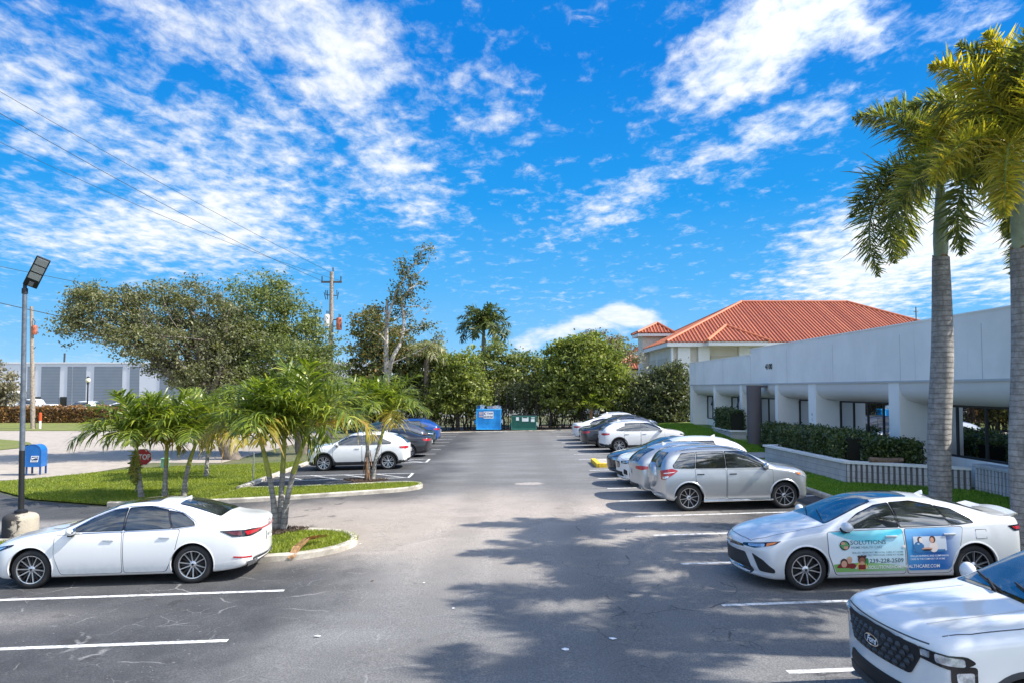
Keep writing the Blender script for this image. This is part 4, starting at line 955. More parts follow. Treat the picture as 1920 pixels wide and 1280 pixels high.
def suv(name, label, S, pm, X, Yy, face, kind='b', clad=None, style='star', rails=True, group=None, lvl=2, darkrear=False, amber=False):
    S = dict(S);
    if clad: S['clad'] = clad
    c = Car(name, label, 'car', S, pm, group, lvl)
    belt, roof = (1.08, 1.62) if S['W'] > 1.87 else (1.13, 1.69)
    d = doors(c, [[(1.0, belt-.03), (1.0, .6), (.88, .38), (-.25, .38), (-.23, belt-.01)], [(-.27, belt-.01), (-.29, .38), (-.95, .38), (-1.10, .62), (-1.14, belt+.005)]])
    suv_common(c, belt=belt, roof=roof, tail=1.)
    for x, i in ((-.06, 0), (-.98, 1)): add_handle(c, x, belt-.13, parents=d[i])
    if rails: add_rails(c, .1, -1.5, .52, CHROME if pm in (WHITE, WHITE2, SILVER) else WELL)
    xr = S['st'][-1][0]; xf = S['st'][0][0]
    c.panel([(xr+.06, .50, .99), (xr+.12, .80, 1.02), (xr+.42, .90, 1.0), (xr+.40, .91, .93), (xr+.14, .84, .89), (xr+.06, .52, .91)], 135, .010, RED, 'taillight', rnd=.03)
    c.panel([(xf-.06, .46, .86), (xf-.52, .86, .93), (xf-.42, .89, .86), (xf-.15, .74, .78), (xf-.04, .50, .79)], 45, .008, GLOSS, 'headlight', rnd=.03)
    c.panel([(xf-.09, .53, .845), (xf-.36, .80, .89), (xf-.33, .82, .84), (xf-.12, .62, .80)], 45, .013, AMB if amber else LENS, 'headlight_lens', rnd=.02)
    c.panel([(xf, -.36, .84), (xf, .36, .84), (xf, .32, .62), (xf, -.32, .62)], 0, .010, GLOSS, 'grille', mirror=False, rnd=.07)
    c.panel([(xf, -.5, .5), (xf, .5, .5), (xf, .5, .34), (xf, -.5, .34)], 0, .008, WELL, 'lower_grille', mirror=False, rnd=.03)
    c.panel([(xf-.10, .62, .60), (xf-.2, .76, .56), (xf-.2, .80, .40), (xf-.08, .62, .44)], 45, .008, WELL, 'air_intake', rnd=.03)
    c.panel([(xr, -.62, .46), (xr, .62, .46), (xr, .60, .30), (xr, -.60, .30)], 180, .010, CLAD, 'rear_bumper_skirt', mirror=False, rnd=.03)
    c.panel([(xr, .55, .37), (xr, .75, .37), (xr, .72, .31), (xr, .55, .31)], 180, .02, CHROME, 'exhaust_trim', rnd=.02)
    c.arch(CLAD if clad else c.mat, .05 if clad else .025, .012); add_mirrors(c, .80, belt+.04, .91, c.mat); plate(c, True, .80); add_wheels(c, style)
    fin(c, -1.2, c.mat)
    c.finish(X, Yy, face); return c
def sedan(name, label, S, pm, X, Yy, face, style='star', group=None, lvl=2):
    c = Car(name, label, 'car', S, pm, group, lvl)
    d = doors(c, [[(1.02, .93), (1.02, .60), (.90, .24), (-.18, .24), (-.16, .965)], [(-.20, .965), (-.22, .24), (-.96, .24), (-1.12, .60), (-1.20, .98)]])
    sedan_common(c, dz=.012 if S is SED_B else 0)
    xr = S['st'][-1][0]; xf = S['st'][0][0]
    c.panel([(xr+.03, .42, .92), (xr+.10, .76, .95), (xr+.42, .87, .93), (xr+.38, .88, .86), (xr+.12, .80, .82), (xr+.03, .45, .84)], 135, .010, RED, 'taillight', rnd=.02)
    c.panel([(xf-.10, .46, .72), (xf-.58, .86, .80), (xf-.48, .88, .74), (xf-.20, .74, .65), (xf-.07, .50, .65)], 45, .008, LENS, 'headlight', rnd=.02)
    c.panel([(xf, -.36, .68), (xf, .36, .68), (xf, .42, .40), (xf, -.42, .40)], 0, .010, GLOSS, 'grille', mirror=False, rnd=.06)
    c.panel([(xf-.1, .60, .48), (xf-.2, .78, .46), (xf-.2, .80, .32), (xf-.1, .62, .34)], 45, .008, WELL, 'air_intake', rnd=.03)
    for x, i in ((.02, 0), (-.98, 1)): add_handle(c, x, .86, parents=d[i])
    c.arch(c.mat, .02, .006); add_mirrors(c, .72, 1.0, .90, c.mat); plate(c, True, .74); add_wheels(c, style)
    c.finish(X, Yy, face); return c
def pickup():
    c = Car('white_pickup', 'white pickup truck with a black studded grille, cut off by the lower right corner', 'truck', PICK, WHITE)
    d = doors(c, [[(.98, 1.09), (.98, .6), (.90, .36), (-.22, .36), (-.20, 1.14)], [(-.24, 1.14), (-.26, .36), (-.98, .36), (-1.08, .62), (-1.12, 1.14)]])
    for x, i in ((-.08, 0), (-.98, 1)): add_handle(c, x, 1.0, parents=d[i])
    glass_side(c, [[(.86, 1.175), (.55, 1.40), (.30, 1.56), (.10, 1.60), (-.20, 1.61), (-.22, 1.18)], [(-.28, 1.18), (-.26, 1.61), (-.90, 1.60), (-1.02, 1.55), (-1.04, 1.20)]])
    c.panel([(1.08, -.70, 0), (1.08, .70, 0), (.62, .64, 0), (.20, .56, 0), (.20, -.56, 0), (.62, -.64, 0)], 'top', .005, GLOSS, 'windscreen_surround', mirror=False, rnd=.07)
    c.panel([(1.02, -.66, 0), (1.02, .66, 0), (.62, .605, 0), (.24, .53, 0), (.24, -.53, 0), (.62, -.605, 0)], 'top', .009, WSG, 'windscreen', mirror=False, rnd=.07)
    c.panel([(-1.2, -.5, 1.58), (-1.2, .5, 1.58), (-1.2, .56, 1.25), (-1.2, -.56, 1.25)], 180, .006, GLASS, 'rear_window', mirror=False, rnd=.04)
    c.panel([(-1.36, -.68, 0), (-1.36, .68, 0), (-2.5, .68, 0), (-2.5, -.68, 0)], 'top', .012, CLAD, 'bed_cover', mirror=False, rnd=.05)
    mb = MB()
    c.strip(mb, [(1.08, .78, 0), (1.5, .795, 0), (1.95, .78, 0), (2.18, .72, 0)], 'top', .0022, .014)
    c.strip(mb, [(2.3, -.70, 1.045), (2.3, .70, 1.045)], 0, .0022, .014, both=False)
    mb.build('bonnet_gap', SEAM, c.root, clean=False)
    # bonnet power lines
    mb = MB()
    for a in (.44, -.44):
        mb = MB(); c.strip(mb, [(1.15, a, 0), (1.7, a*1.07, 0), (2.15, a*1.05, 0)], 'top', .006, .03, both=False); mb.build('bonnet_crease', c.mat, c.root, True, 80, clean=False)
    wb = MB()
    for (xa, ya, xb, yb) in ((1.02, .58, .88, -.02), (1.04, -.04, .88, -.58)):
        pts = [c.proj((xa+(xb-xa)*k/4, ya+(yb-ya)*k/4, 3), 'top', .028)[0] for k in range(5)]; wb.tube(pts, .011, 6)
        wb.tube([pts[0]+Vector((.05, 0, -.01)), pts[2]+Vector((.0, 0, .015))], .013, 6)
    wb.build('wiper', WELL, c.root, True)
    # grille with raised studs, lamps
    g = c.panel([(2.4, -.60, 1.0), (2.4, .60, 1.0), (2.4, .62, .90), (2.4, .50, .70), (2.4, -.50, .70), (2.4, -.62, .90)], 0, .016, WELL, 'grille', mirror=False, rnd=.03)[0]
    mb = MB(); rows = 4
    for r in range(rows):
        z = .74+r*.062
        for k in range(-10, 11):
            y = (k+.5*(r % 2))*.104; lim = .47+.12*min(1, (z-.70)/.2)
            if abs(y) > lim-.02: continue
            if abs(y) < .15 and abs(z-.85) < .06: continue
            p, n_ = c.proj((2.4, y, z), 0, .014); a, b = .050, .036
            q = [p+Vector((0, a, 0)), p+Vector((0, a*.5, b)), p+Vector((0, -a*.5, b)), p+Vector((0, -a, 0)), p+Vector((0, -a*.5, -b)), p+Vector((0, a*.5, -b)), p+Vector((.032, 0, .004))]
            mb.add(q, [(i, (i+1) % 6, 6) for i in range(6)])
    mb.build('grille_studs', M('grey black stud', (.045, .045, .047), .4), g)
    p, n_ = c.proj((2.4, 0, .85), 0, .03)
    B = Matrix.Translation(p) @ Matrix(((0, 0, 1, 0), (1, 0, 0, 0), (0, 1, 0, 0), (0, 0, 0, 1)))
    mb = MB(); E = B @ Matrix.Diagonal((1, .42, 1, 1)); mb.lathe([(0, .016), (.118, .016), (.120, -.03)], E, 32)
    mb.mi = 1; mb.lathe([(.116, .006), (.116, .020), (.132, .018), (.134, -.02)], E, 32); mb.mi = 2
    T = B @ Matrix.Translation((0, -.028, .0185)); add_text(mb, 'Ford', .095, T, .0035, True, .18, shear=.35)
    mb.build('badge', [M('badge blue black', (.008, .012, .03), .2), CHROME, WHT], g, clean=False)
    h = [c.panel([(2.36, .60, 1.0), (2.10, .91, .99), (2.02, .93, .93), (2.16, .90, .865), (2.36, .60, .90)], 38, .012, GLOSS, 'headlight', rnd=.03),
         c.panel([(2.20, .86, .90), (2.02, .935, .90), (2.02, .935, .72), (2.12, .90, .66), (2.20, .86, .74)], 45, .012, GLOSS, 'headlight', rnd=.03)]
    c.panel([(2.33, .63, .985), (2.28, .70, .985), (2.28, .70, .925), (2.33, .63, .925)], 38, .018, LENS, 'headlight_lens', rnd=.01)
    c.panel([(2.25, .74, .985), (2.10, .89, .97), (2.10, .90, .90), (2.25, .75, .91)], 38, .018, LENS, 'headlight_lens', rnd=.02)
    c.panel([(2.16, .87, .845), (2.05, .93, .85), (2.05, .93, .75), (2.15, .88, .72)], 45, .018, LENS, 'headlight_lens', rnd=.02)
    c.panel([(2.4, -.60, .56), (2.4, .60, .56), (2.4, .68, .36), (2.4, -.68, .36)], 0, .012, WELL, 'lower_grille', mirror=False, rnd=.04)
    c.panel([(2.36, -.70, .40), (2.36, .70, .40), (2.36, .66, .31), (2.36, -.66, .31)], 0, .020, CLAD, 'bumper_skirt', mirror=False, rnd=.03)
    c.panel([(-2.6, .72, 1.06), (-2.5, .88, 1.06), (-2.5, .90, .78), (-2.6, .74, .78)], 150, .01, RED, 'taillight', rnd=.02)
    c.arch(CLAD, .05, .014); add_mirrors(c, .72, 1.22, .93, c.mat, (.10, .12, .11)); add_wheels(c, 'star'); plate(c, True, .7)
    c.finish(6.12, 7.56, -1); c.root.scale = (1, 1, .975); return c
LX = lexus(); CM = camry(); RV = rav4(); PK = pickup()
SEDS = dict(SED_B)
suv('grey_silver_suv', 'light silver car whose tail sticks out just behind the nearest silver sport utility car', SUV_B, SILVER, 6.05, 22.9, 1)
suv('white_coupe_suv', 'white sport utility coupe facing the lane between a black sedan and a silver car', SUV_B, WHITE, 5.95, 25.65, -1, rails=False)
sedan('black_sedan', 'black sedan facing the lane beside the yellow kerb', SED_B, BLACK, 6.1, 28.3, -1)
suv('white_crossover', 'white sport utility car with a dark skirt, nose-in just past the yellow kerb', SUV_B, WHITE, 6.95, 38.6, 1, clad=.44)
sedan('black_sedan', 'black sedan parked nose-in just beyond the white sport utility car with the dark skirt', SED_A, BLACK, 6.5, 41.6, 1)
suv('dark_crossover', 'dark sport utility car with pale roof rails facing the lane, second beyond the white one', SUV_B, GREY, 6.35, 44.3, -1)
sedan('white_sedan', 'small white sedan in the farthest group of the right-hand row, tail to the lane', SED_B, WHITE, 6.4, 47.2, 1)
suv('white_wagon', 'white wagon with roof rails, last car at the far end of the right-hand row', SUV_B, WHITE, 7.9, 50.4, 1)
m_ = (G(601, 884)+G(728, 878))/2
suv('white_crossover', 'white sport utility car in the left-hand row behind the twin-stemmed palm', SUV_B, WHITE, m_.x, m_.y+.93, -1, clad=.40, rails=False)
sedan('charcoal_sedan', 'charcoal car whose tail shows past the white sport utility car on the left', SED_A, DARKRED, -6.75, 37.9, -1)
suv('grey_crossover', 'grey sport utility car with a red tail lamp, behind the palm fronds', SUV_B, GREY, -7.05, 40.7, -1, rails=False)
suv('teal_crossover', 'very dark teal sport utility car facing the lane, next to the blue one', SUV_B, TEAL, -6.85, 43.6, 1, rails=False)
suv('blue_crossover', 'bright blue sport utility car at the far end of the left-hand row', SUV_B, BLUE, -6.9, 46.6, -1, rails=False)
# cars of the lot beyond the hedge
def far_pickup(x, y):
    c = Car('white_pickup', 'white pickup truck showing over the brown hedge, beside the wooden pole', 'truck', PICK, WHITE, level=1)
    glass_side(c, [[(.86, 1.175), (.55, 1.40), (.30, 1.56), (.10, 1.60), (-.20, 1.61), (-.22, 1.18)], [(-.28, 1.18), (-.26, 1.61), (-.90, 1.60), (-1.02, 1.55), (-1.04, 1.20)]])
    c.panel([(1.02, -.66, 0), (1.02, .66, 0), (.24, .53, 0), (.24, -.53, 0)], 'top', .009, WSG, 'windscreen', mirror=False)
    add_wheels(c, 'star'); c.finish(x, y, -1, z=.24); c.root.scale = (1.12, 1.05, 1.12)
far_pickup(-57.5, 86)
suv('white_suv', 'white sport utility car showing over the brown hedge, right of the white pickup', SUV_A, WHITE, -51.3, 86, -1, lvl=1, rails=False).root.location.z = .24
sedan('white_car', 'white car behind the brown hedge nearest the globe street lamp', SED_A, WHITE, -47.2, 88, 1, lvl=1).root.location.z = .24
# ---------------------------------------------------------------- low office building on the right
def wall_mat(name, col, var=.08, streak=.12, bs=50, rough=.85):
    m, nt, p = nt_new(name); co = objco(nt)
    a = noise(nt, co, .5, 6, .6, .3); b = noise(nt, mapping(nt, co, (3, 3, .25)), 1.5, 5, .6)
    c = mix(nt, mrange(nt, a, .3, .7), tuple(q*(1-var) for q in col), tuple(min(1, q*(1+var)) for q in col))
    c = mix(nt, mrange(nt, b, .58, .75, 0, streak), c, tuple(q*.6 for q in col))
    L(nt, c, p.inputs['Base Color']); p.inputs['Roughness'].default_value = rough; bump(nt, p, noise(nt, co, bs, 4, .6), .25, .01)
    MATS[name] = m; return m
STUC = wall_mat('pale stucco', (.86, .845, .80), .06, .28); STUC2 = wall_mat('white stucco', (.86, .85, .81), .04); DARKF = M('dark window frame', (.02, .021, .023), .45)
CANOPY = M('dark gap', (.04, .04, .045), .8); COLM = wall_mat('taupe column paint', (.13, .115, .12), .05, .1)
mwin, nt, p = nt_new('mirror window glass'); co_ = objco(nt)
p.inputs['Base Color'].default_value = (.52, .55, .58, 1); p.inputs['Roughness'].default_value = .01; p.inputs['Metallic'].default_value = 1.; p.inputs['IOR'].default_value = 2.6; p.inputs['Specular IOR Level'].default_value = .8
p.inputs['Coat Weight'].default_value = 1; p.inputs['Coat Roughness'].default_value = 0; p.inputs['Coat IOR'].default_value = 2.
XF, XW, ZT, ZB, YN, YF = 13.6, 14.72, 5.64, 3.69, 6.0, 55.2
B = thing('office_building', 'long low white office building with mirror windows, curved soffits and the number 4100', 'building', (XF, 30, .2))
def bl(mb): # building parts are written in world metres and moved under the root
    mb.v = [(a-XF, b-30, c-.2) for a, b, c in mb.v]; return mb
mb = MB(); mb.box(XF, 36, YN, 41.0, ZB, ZT); mb.box(XF+.003, 36, 41.0, YF, ZB, ZT-.32)
bl(mb).build('parapet', STUC, B)
mb = MB(); mb.box(XF-.03, XF+.25, YN-.1, 41.05, ZT, ZT+.05); mb.box(XF-.03, XF+.25, 41.05, YF+.03, ZT-.32, ZT-.27); bl(mb).build('coping', STUC2, B)
mb = MB()
for yy in (9.5, 15.2, 20.8, 25.2, 30.5, 35.6, 41.0, 46.4, 51.0, 53.5): mb.box(XF-.006, XF+.01, yy, yy+.02, ZB+.0, ZT-.33)
mb.box(XF-.012, XF+.01, YN, YF, ZB-.002, ZB+.03); mb.box(XF-.008, XF+.05, YN, YF, ZB-.04, ZB-.003); bl(mb).build('parapet_joints', M('joint grey', (.52, .53, .54), .8), B, clean=False)  # grey strips for the panel joints and the lower edge
FY = [7.0, 13.0, 18.9, 25.4, 32.4, 37.0, 42.8, 48.4, 54.4]; FW = [.5, .5, .6, .72, .8, .4, .42, .42, .8]
sof = [(XF+.06, ZB-.04), (XF+.07, 3.40), (XF+.15, 3.20), (XF+.30, 3.06), (XF+.52, 2.96), (XF+.8, 2.91), (XW, 2.89)]
for i, (y, w) in enumerate(zip(FY, FW)):
    mb = MB(); mb.box(XF+.04, XW+.05, y, y+w, -.1, ZB-.04); bl(mb).build('pier', STUC2, B)
SOFT = wall_mat('cream soffit', (.72, .70, .67), .03, .05)
for i in range(len(FY)-1):
    y0, y1 = FY[i]+FW[i], FY[i+1]; mb = MB()
    vs = [(a, y0, b) for a, b in sof]+[(a, y1, b) for a, b in sof]; n = len(sof)
    mb.add(vs, [(k, k+1, n+k+1, n+k) for k in range(n-1)]); bl(mb).build('soffit', SOFT, B, True, 80)
    zs = 1.18 if i not in (4,) else .35
    w = MB(); w.box(XW, XW+.06, y0, y1, zs, zs+.07); w.box(XW, XW+.06, y0, y1, 2.82, 2.90)
    nm = max(2, int((y1-y0)/1.25))
    for k in range(nm+1):
        yy = y0+.03+(y1-y0-.06)*k/nm; w.box(XW-.01, XW+.05, yy-.03, yy+.03, zs+.07, 2.82)
    wf = bl(w).build('window', DARKF, B)
    g = MB(); g.box(XW+.03, XW+.04, y0, y1, zs+.05, 2.84); bl(g).build('pane', mwin, wf)
    s = MB(); s.box(XW-.04, XW+.3, y0, y1, -.1, zs); bl(s).build('sill_wall', STUC, B)
mb = MB(); mb.box(XW+.3, 36, YN, YF, -.1, ZB); bl(mb).build('back_wall', DARKF, B)
mb = MB(); mb.lathe([(.34, 0), (.38, 3.42), (0, 3.42)], Matrix.Translation((12.98, 38.7, ZB-.09-3.42)), 28); mb.box(13.0, XF+.3, 38.5, 38.9, ZB-.2, ZB-.095); bl(mb).build('column', COLM, B, True)
mb = MB(); XN = Matrix(((0, 0, -1, XF-.02), (-1, 0, 0, 38.1), (0, 1, 0, 4.46), (0, 0, 0, 1)))
add_text(mb, '4100', .40, XN, .012, True, 1.05); bl(mb).build('building_number', M('black lettering', (.01, .01, .012), .4), B, clean=False)
mb = MB()
for k, ch in enumerate('4100'): add_text(mb, ch, .20, Matrix(((0, 0, -1, XF+.03), (-1, 0, 0, 32.8), (0, 1, 0, 2.2-k*.24), (0, 0, 0, 1))), .004, True)
bl(mb).build('small_number', M('grey lettering', (.10, .10, .11), .4), B, clean=False)
mb = MB(); mb.ell((XF+.25, 37.4, ZB-.14), (.10, .10, .10)); mb.lathe([(.14, 0), (.12, .06), (0, .06)], Matrix.Translation((XF+.25, 37.4, ZB-.1)), 12); bl(mb).build('soffit_lamp', DARKF, B, True)
mb = MB(); mb.tube([(16.5, 29.3, ZT), (16.5, 29.3, ZT+1.1)], .02, 6); mb.tube([(16.4, 29.3, ZT+.9), (16.6, 29.3, ZT+.9)], .015, 6); bl(mb).build('roof_antenna', DARKF, B)
mb = MB()
for yy in (49.5, 44.0): mb.tube([(XF+.3, yy, 3.0), (XF-.25, yy-1.2, 2.35)], .05, 6)
bl(mb).build('window_stay', DARKF, B, True)
# ribbed block wall under the near windows
def blockmat(name, col):
    m, nt, p = nt_new(name); co = objco(nt); s = N(nt, 'ShaderNodeSeparateXYZ'); L(nt, co, s.inputs[0])
    zf = mth(nt, 'FRACT', mth(nt, 'DIVIDE', s.outputs[2], .215)); j = mrange(nt, zf, .93, .96)
    a = noise(nt, co, 1.8, 6, .65); c = mix(nt, mrange(nt, a, .3, .7), tuple(q*.85 for q in col), tuple(q*1.12 for q in col))
    c = mix(nt, mrange(nt, noise(nt, mapping(nt, co, (4, 4, .5)), 3, 5, .6), .55, .75, 0, .35), c, tuple(q*.5 for q in col))
    L(nt, mix(nt, mth(nt, 'MULTIPLY', j, .8), c, tuple(q*.25 for q in col)), p.inputs['Base Color']); p.inputs['Roughness'].default_value = .9
    bump(nt, p, mth(nt, 'ADD', noise(nt, co, 60, 4, .6), mth(nt, 'MULTIPLY', j, -1.)), .5, .012); MATS[name] = m; return m
BLK = blockmat('grey concrete block', (.56, .535, .53)); BLKJ = M('block recess', (.19, .19, .20), .9)
def ribbed(mb, a, b, z0, z1, sp=.155, rib=.10, depth=.07, out=None):
    a = Vector((*a, 0)); b = Vector((*b, 0)); t = (b-a).normalized(); n = Vector((t.y, -t.x, 0)) if out is None else Vector((*out, 0)).normalized()
    Ln = (b-a).length; k = int(Ln/sp); mb.mi = 1
    mb.add([a+Vector((0, 0, z0)), b+Vector((0, 0, z0)), b+Vector((0, 0, z1)), a+Vector((0, 0, z1))], [(0, 1, 2, 3)]); mb.mi = 0
    for i in range(k):
        p = a+t*(i+.5)*Ln/k; q = [p-t*rib/2, p-t*rib*.42+n*depth, p+t*rib*.42+n*depth, p+t*rib/2]
        mb.add([v+Vector((0, 0, z)) for z in (z0, z1) for v in q], [(0, 1, 5, 4), (1, 2, 6, 5), (2, 3, 7, 6), (4, 5, 6, 7)])
o_ = MB(); ribbed(o_, (14.30, 8), (14.30, 22.3), .0, 1.02, out=(-1, 0)); o_.mi = 0; o_.box(14.20, 14.9, 8, 22.35, 1.02, 1.13)
bl(o_).build('ribbed_wall', [BLK, BLKJ], B, clean=False)
# planter with plain and ribbed faces
def planter(name, label, pts, z0, z1, ribs, thick=.22):
    t = thing(name, label, 'planter', (pts[0][0], pts[0][1], z0)); P_ = [Vector((a, b, 0)) for a, b in pts]; O = Vector((pts[0][0], pts[0][1], z0))
    mb = MB(); rb = MB()
    for i in range(len(P_)-1):
        a, b = P_[i], P_[i+1]; d = (b-a).normalized(); n = Vector((-d.y, d.x, 0))
        q = [a-d*.0, b+d*.0, b+n*thick, a+n*thick]
        q2 = [v-n*0 for v in q]
        mb.add([v-O+Vector((0, 0, z0-.1)) for v in q2]+[v-O+Vector((0, 0, z1-.08)) for v in q2], [(0, 1, 5, 4), (1, 2, 6, 5), (2, 3, 7, 6), (3, 0, 4, 7), (4, 5, 6, 7)])
        if i in ribs:
            ribbed(rb, ((a-O).x, (a-O).y), ((b-O).x, (b-O).y), z0-.1-z0, z1-.08-z0, out=(-n.x, -n.y))
            rb.v = [(v[0]-n.x*.004, v[1]-n.y*.004, v[2]) for v in rb.v]
    w = mb.build('wall', BLK, t, clean=False)
    if rb.v: rb.build('ribs', [BLK, BLKJ], t, clean=False)
    cb = MB()
    for i in range(len(P_)-1):
        a, b = P_[i], P_[i+1]; d = (b-a).normalized(); n = Vector((-d.y, d.x, 0)); e = .0 if i == 0 else -.0
        q = [a-n*.09-d*.03, b-n*.09+d*.03, b+n*(thick+.02)+d*.03, a+n*(thick+.02)-d*.03]; zz = .002*i
        cb.add([v-O+Vector((0, 0, z1-.08+zz)) for v in q]+[v-O+Vector((0, 0, z1+zz)) for v in q], [(0, 1, 2, 3), (0, 1, 5, 4), (1, 2, 6, 5), (2, 3, 7, 6), (3, 0, 4, 7), (4, 5, 6, 7)])
    cb.build('cap', STUC, t, clean=False)
    s = MB(); s.poly([v-O+Vector((0, 0, z1-.14)) for v in P_]); s.build('soil', DIRT, t); return t
planter('block_planter', 'large grey block planter with ribbed near end, holding the clipped hedge before the mirror windows', [(13.6, 31.9), (11.05, 31.6), (11.3, 24.5), (14.25, 22.5)], .24, .99, (2,))
planter('block_planter', 'small low grey planter against the building beyond the taupe round column', [(13.5, 45.4), (12.6, 45.2), (12.5, 41.2), (13.3, 41.0)], .62, 1.05, ())
pp = G(1640, 866, .99); mb = MB(); mb.tube([(-.45, .1, .10), (0, 0, .09), (.55, -.12, .12)], [.10, .085, .08], 10)
o = mb.build('log', M('dead wood', (.20, .13, .09), .9, var=.4, vs=14), None, True); o.location = (12.35, 24.0, .97); tag(o, 'short brown log lying on the cap of the large block planter', 'log')
# ---------------------------------------------------------------- red-tiled building behind
TILE, nt, p = nt_new('terracotta tile'); co_ = objco(nt)
gi = N(nt, 'ShaderNodeNewGeometry'); c = mix(nt, gi.outputs['Random Per Island'], (.40, .105, .045), (.60, .20, .09)); c = mix(nt, mrange(nt, noise(nt, co_, .9, 6, .7), .45, .7, 0, .5), c, (.34, .12, .07)); L(nt, c, p.inputs['Base Color']); p.inputs['Roughness'].default_value = .55
TILEG = M('tile channel', (.20, .045, .025), .8); CREAM = wall_mat('cream wall', (.62, .58, .50)); TRIMW = M('white trim', (.74, .74, .72), .7); GREYP = wall_mat('grey blue panel', (.36, .38, .40))
def hip(mb, x0, x1, y0, y1, rx0, rx1, ry, ze, zr, sp=.36, faces='flrb', r=.085):
    A, Bq, C, D = Vector((x0, y0, ze)), Vector((x1, y0, ze)), Vector((x1, y1, ze)), Vector((x0, y1, ze)); R0, R1 = Vector((rx0, ry, zr)), Vector((rx1, ry, zr))
    mb.mi = 1
    for q in ([A, Bq, R1, R0], [Bq, C, R1], [C, D, R0, R1], [D, A, R0]): mb.add(q, [tuple(range(len(q)))])
    mb.mi = 0
    def rib(p, q):
        if (q-p).length > .3: mb.tube([p+Vector((0, 0, .02)), q+Vector((0, 0, .02))], r, 6, cap=True)
    k = int((x1-x0)/sp)
    for i in range(k):
        x = x0+(i+.5)*(x1-x0)/k; t = min(1, (x-x0)/max(.01, rx0-x0), (x1-x)/max(.01, x1-rx1))
        rib(Vector((x, y0, ze)), Vector((x, y0+(ry-y0)*t, ze+(zr-ze)*t)))
        if 'b' in faces: rib(Vector((x, y1, ze)), Vector((x, y1+(ry-y1)*t, ze+(zr-ze)*t)))
    k = int((y1-y0)/sp)
    for i in range(k):
        y = y0+(i+.5)*(y1-y0)/k; t = min((y-y0)/(ry-y0), (y1-y)/(y1-ry))
        rib(Vector((x0, y, ze)), Vector((x0+(rx0-x0)*t, y, ze+(zr-ze)*t)))
        if 'r' in faces: rib(Vector((x1, y, ze)), Vector((x1+(rx1-x1)*t, y, ze+(zr-ze)*t)))
    for a, b in ((A, R0), (Bq, R1), (C, R1), (D, R0), (R0, R1)): mb.tube([a+Vector((0, 0, .08)), b+Vector((0, 0, .08))], .15, 7)
RB = thing('tile_roof_building', 'large cream building with a red barrel-tile hipped roof, behind the office building', 'building', (15, 72, 0))
def rl(mb):
    mb.v = [(a-15, b-72, c) for a, b, c in mb.v]; return mb
def win(x0, x1, z0, z1, y, nx=2, nz=2, side=False):
    f = MB(); q = .07
    def bx(m, a0, a1, c0, c1, d0, d1):
        if side: m.box(y-d1, y-d0, a0, a1, c0, c1)
        else: m.box(a0, a1, y-d1, y-d0, c0, c1)
    bx(f, x0-.12, x0, z0-.12, z1+.12, 0, .08); bx(f, x1, x1+.12, z0-.12, z1+.12, 0, .08); bx(f, x0, x1, z0-.12, z0, 0, .08); bx(f, x0, x1, z1, z1+.12, 0, .08)
    for i in range(1, nx): xx = x0+(x1-x0)*i/nx; bx(f, xx-.04, xx+.04, z0, z1, .02, .07)
    for i in range(1, nz): zz = z0+(z1-z0)*i/nz; bx(f, x0, x1, zz-.04, zz+.04, .025, .065)
    w = rl(f).build('window', TRIMW, RB, clean=False); g = MB(); bx(g, x0, x1, z0, z1, .005, .02); rl(g).build('pane', GLASS, w); return w
ye = AT(1250, 641, 70).z; X0 = AT(1250, 641, 70).x
mb = MB(); ridg = AT(1390, 567, 80); ridg2 = AT(1587, 567, 80)
hip(mb, X0, 47, 70, 90, ridg.x, ridg2.x, 80, ye, ridg.z, faces='f'); hip(mb, 18.7, 24.6, 68.6, 75, 21.6, 21.7, 72.6, ye-.02, ye+1.75, faces='f')
hip(mb, 36.5, 42, 68.6, 75, 39.2, 39.3, 72.6, ye-.02, ye+1.6, faces='f')
rl(mb).build('roof', [TILE, TILEG], RB, clean=False)
mb = MB(); mb.box(X0+.05, 46.9, 70.05, 90, ye-.42, ye-.02); mb.box(18.8, 24.5, 68.7, 70.1, ye-.40, ye-.04); rl(mb).build('eaves', TRIMW, RB)
mb = MB(); mb.box(X0+.7, 46.4, 70.8, 89.5, -.2, ye-.42); rl(mb).build('wall', CREAM, RB)
for xa, xb in ((X0+.55, X0+.75), (X0+1.2, X0+2.4), (X0+3.2, X0+4.3), (X0+7.2, X0+8.2), (X0+11.4, X0+12.3), (X0+16, X0+17)): mb = MB(); mb.box(xa, xb, 70.45, 70.95, -.2, ye-.43); rl(mb).build('pilaster', TRIMW, RB)
BEI = wall_mat('beige panel', (.50, .46, .38))
for q_ in ((X0+4.5, X0+7.0, 70.68, 70.9, 2.0, ye-1.3), (X0+.62, X0+.72, 73.0, 77.5, 1, ye-1.4), (X0+.62, X0+.72, 79.0, 86, 1, ye-1.4), (X0+12.5, X0+15.6, 70.7, 70.9, 1, ye-1.3)): mb = MB(); mb.box(*q_); rl(mb).build('wall_panel', BEI, RB, clean=False)
win(X0+8.7, X0+10.4, ye-3.1, ye-1.25, 70.8); win(X0+4.9, X0+6.5, 2.2, 3.6, 70.7); win(75, 76, ye-4, ye-2.2, X0+.7, side=True); win(81, 83, ye-4, ye-2.2, X0+.7, side=True)
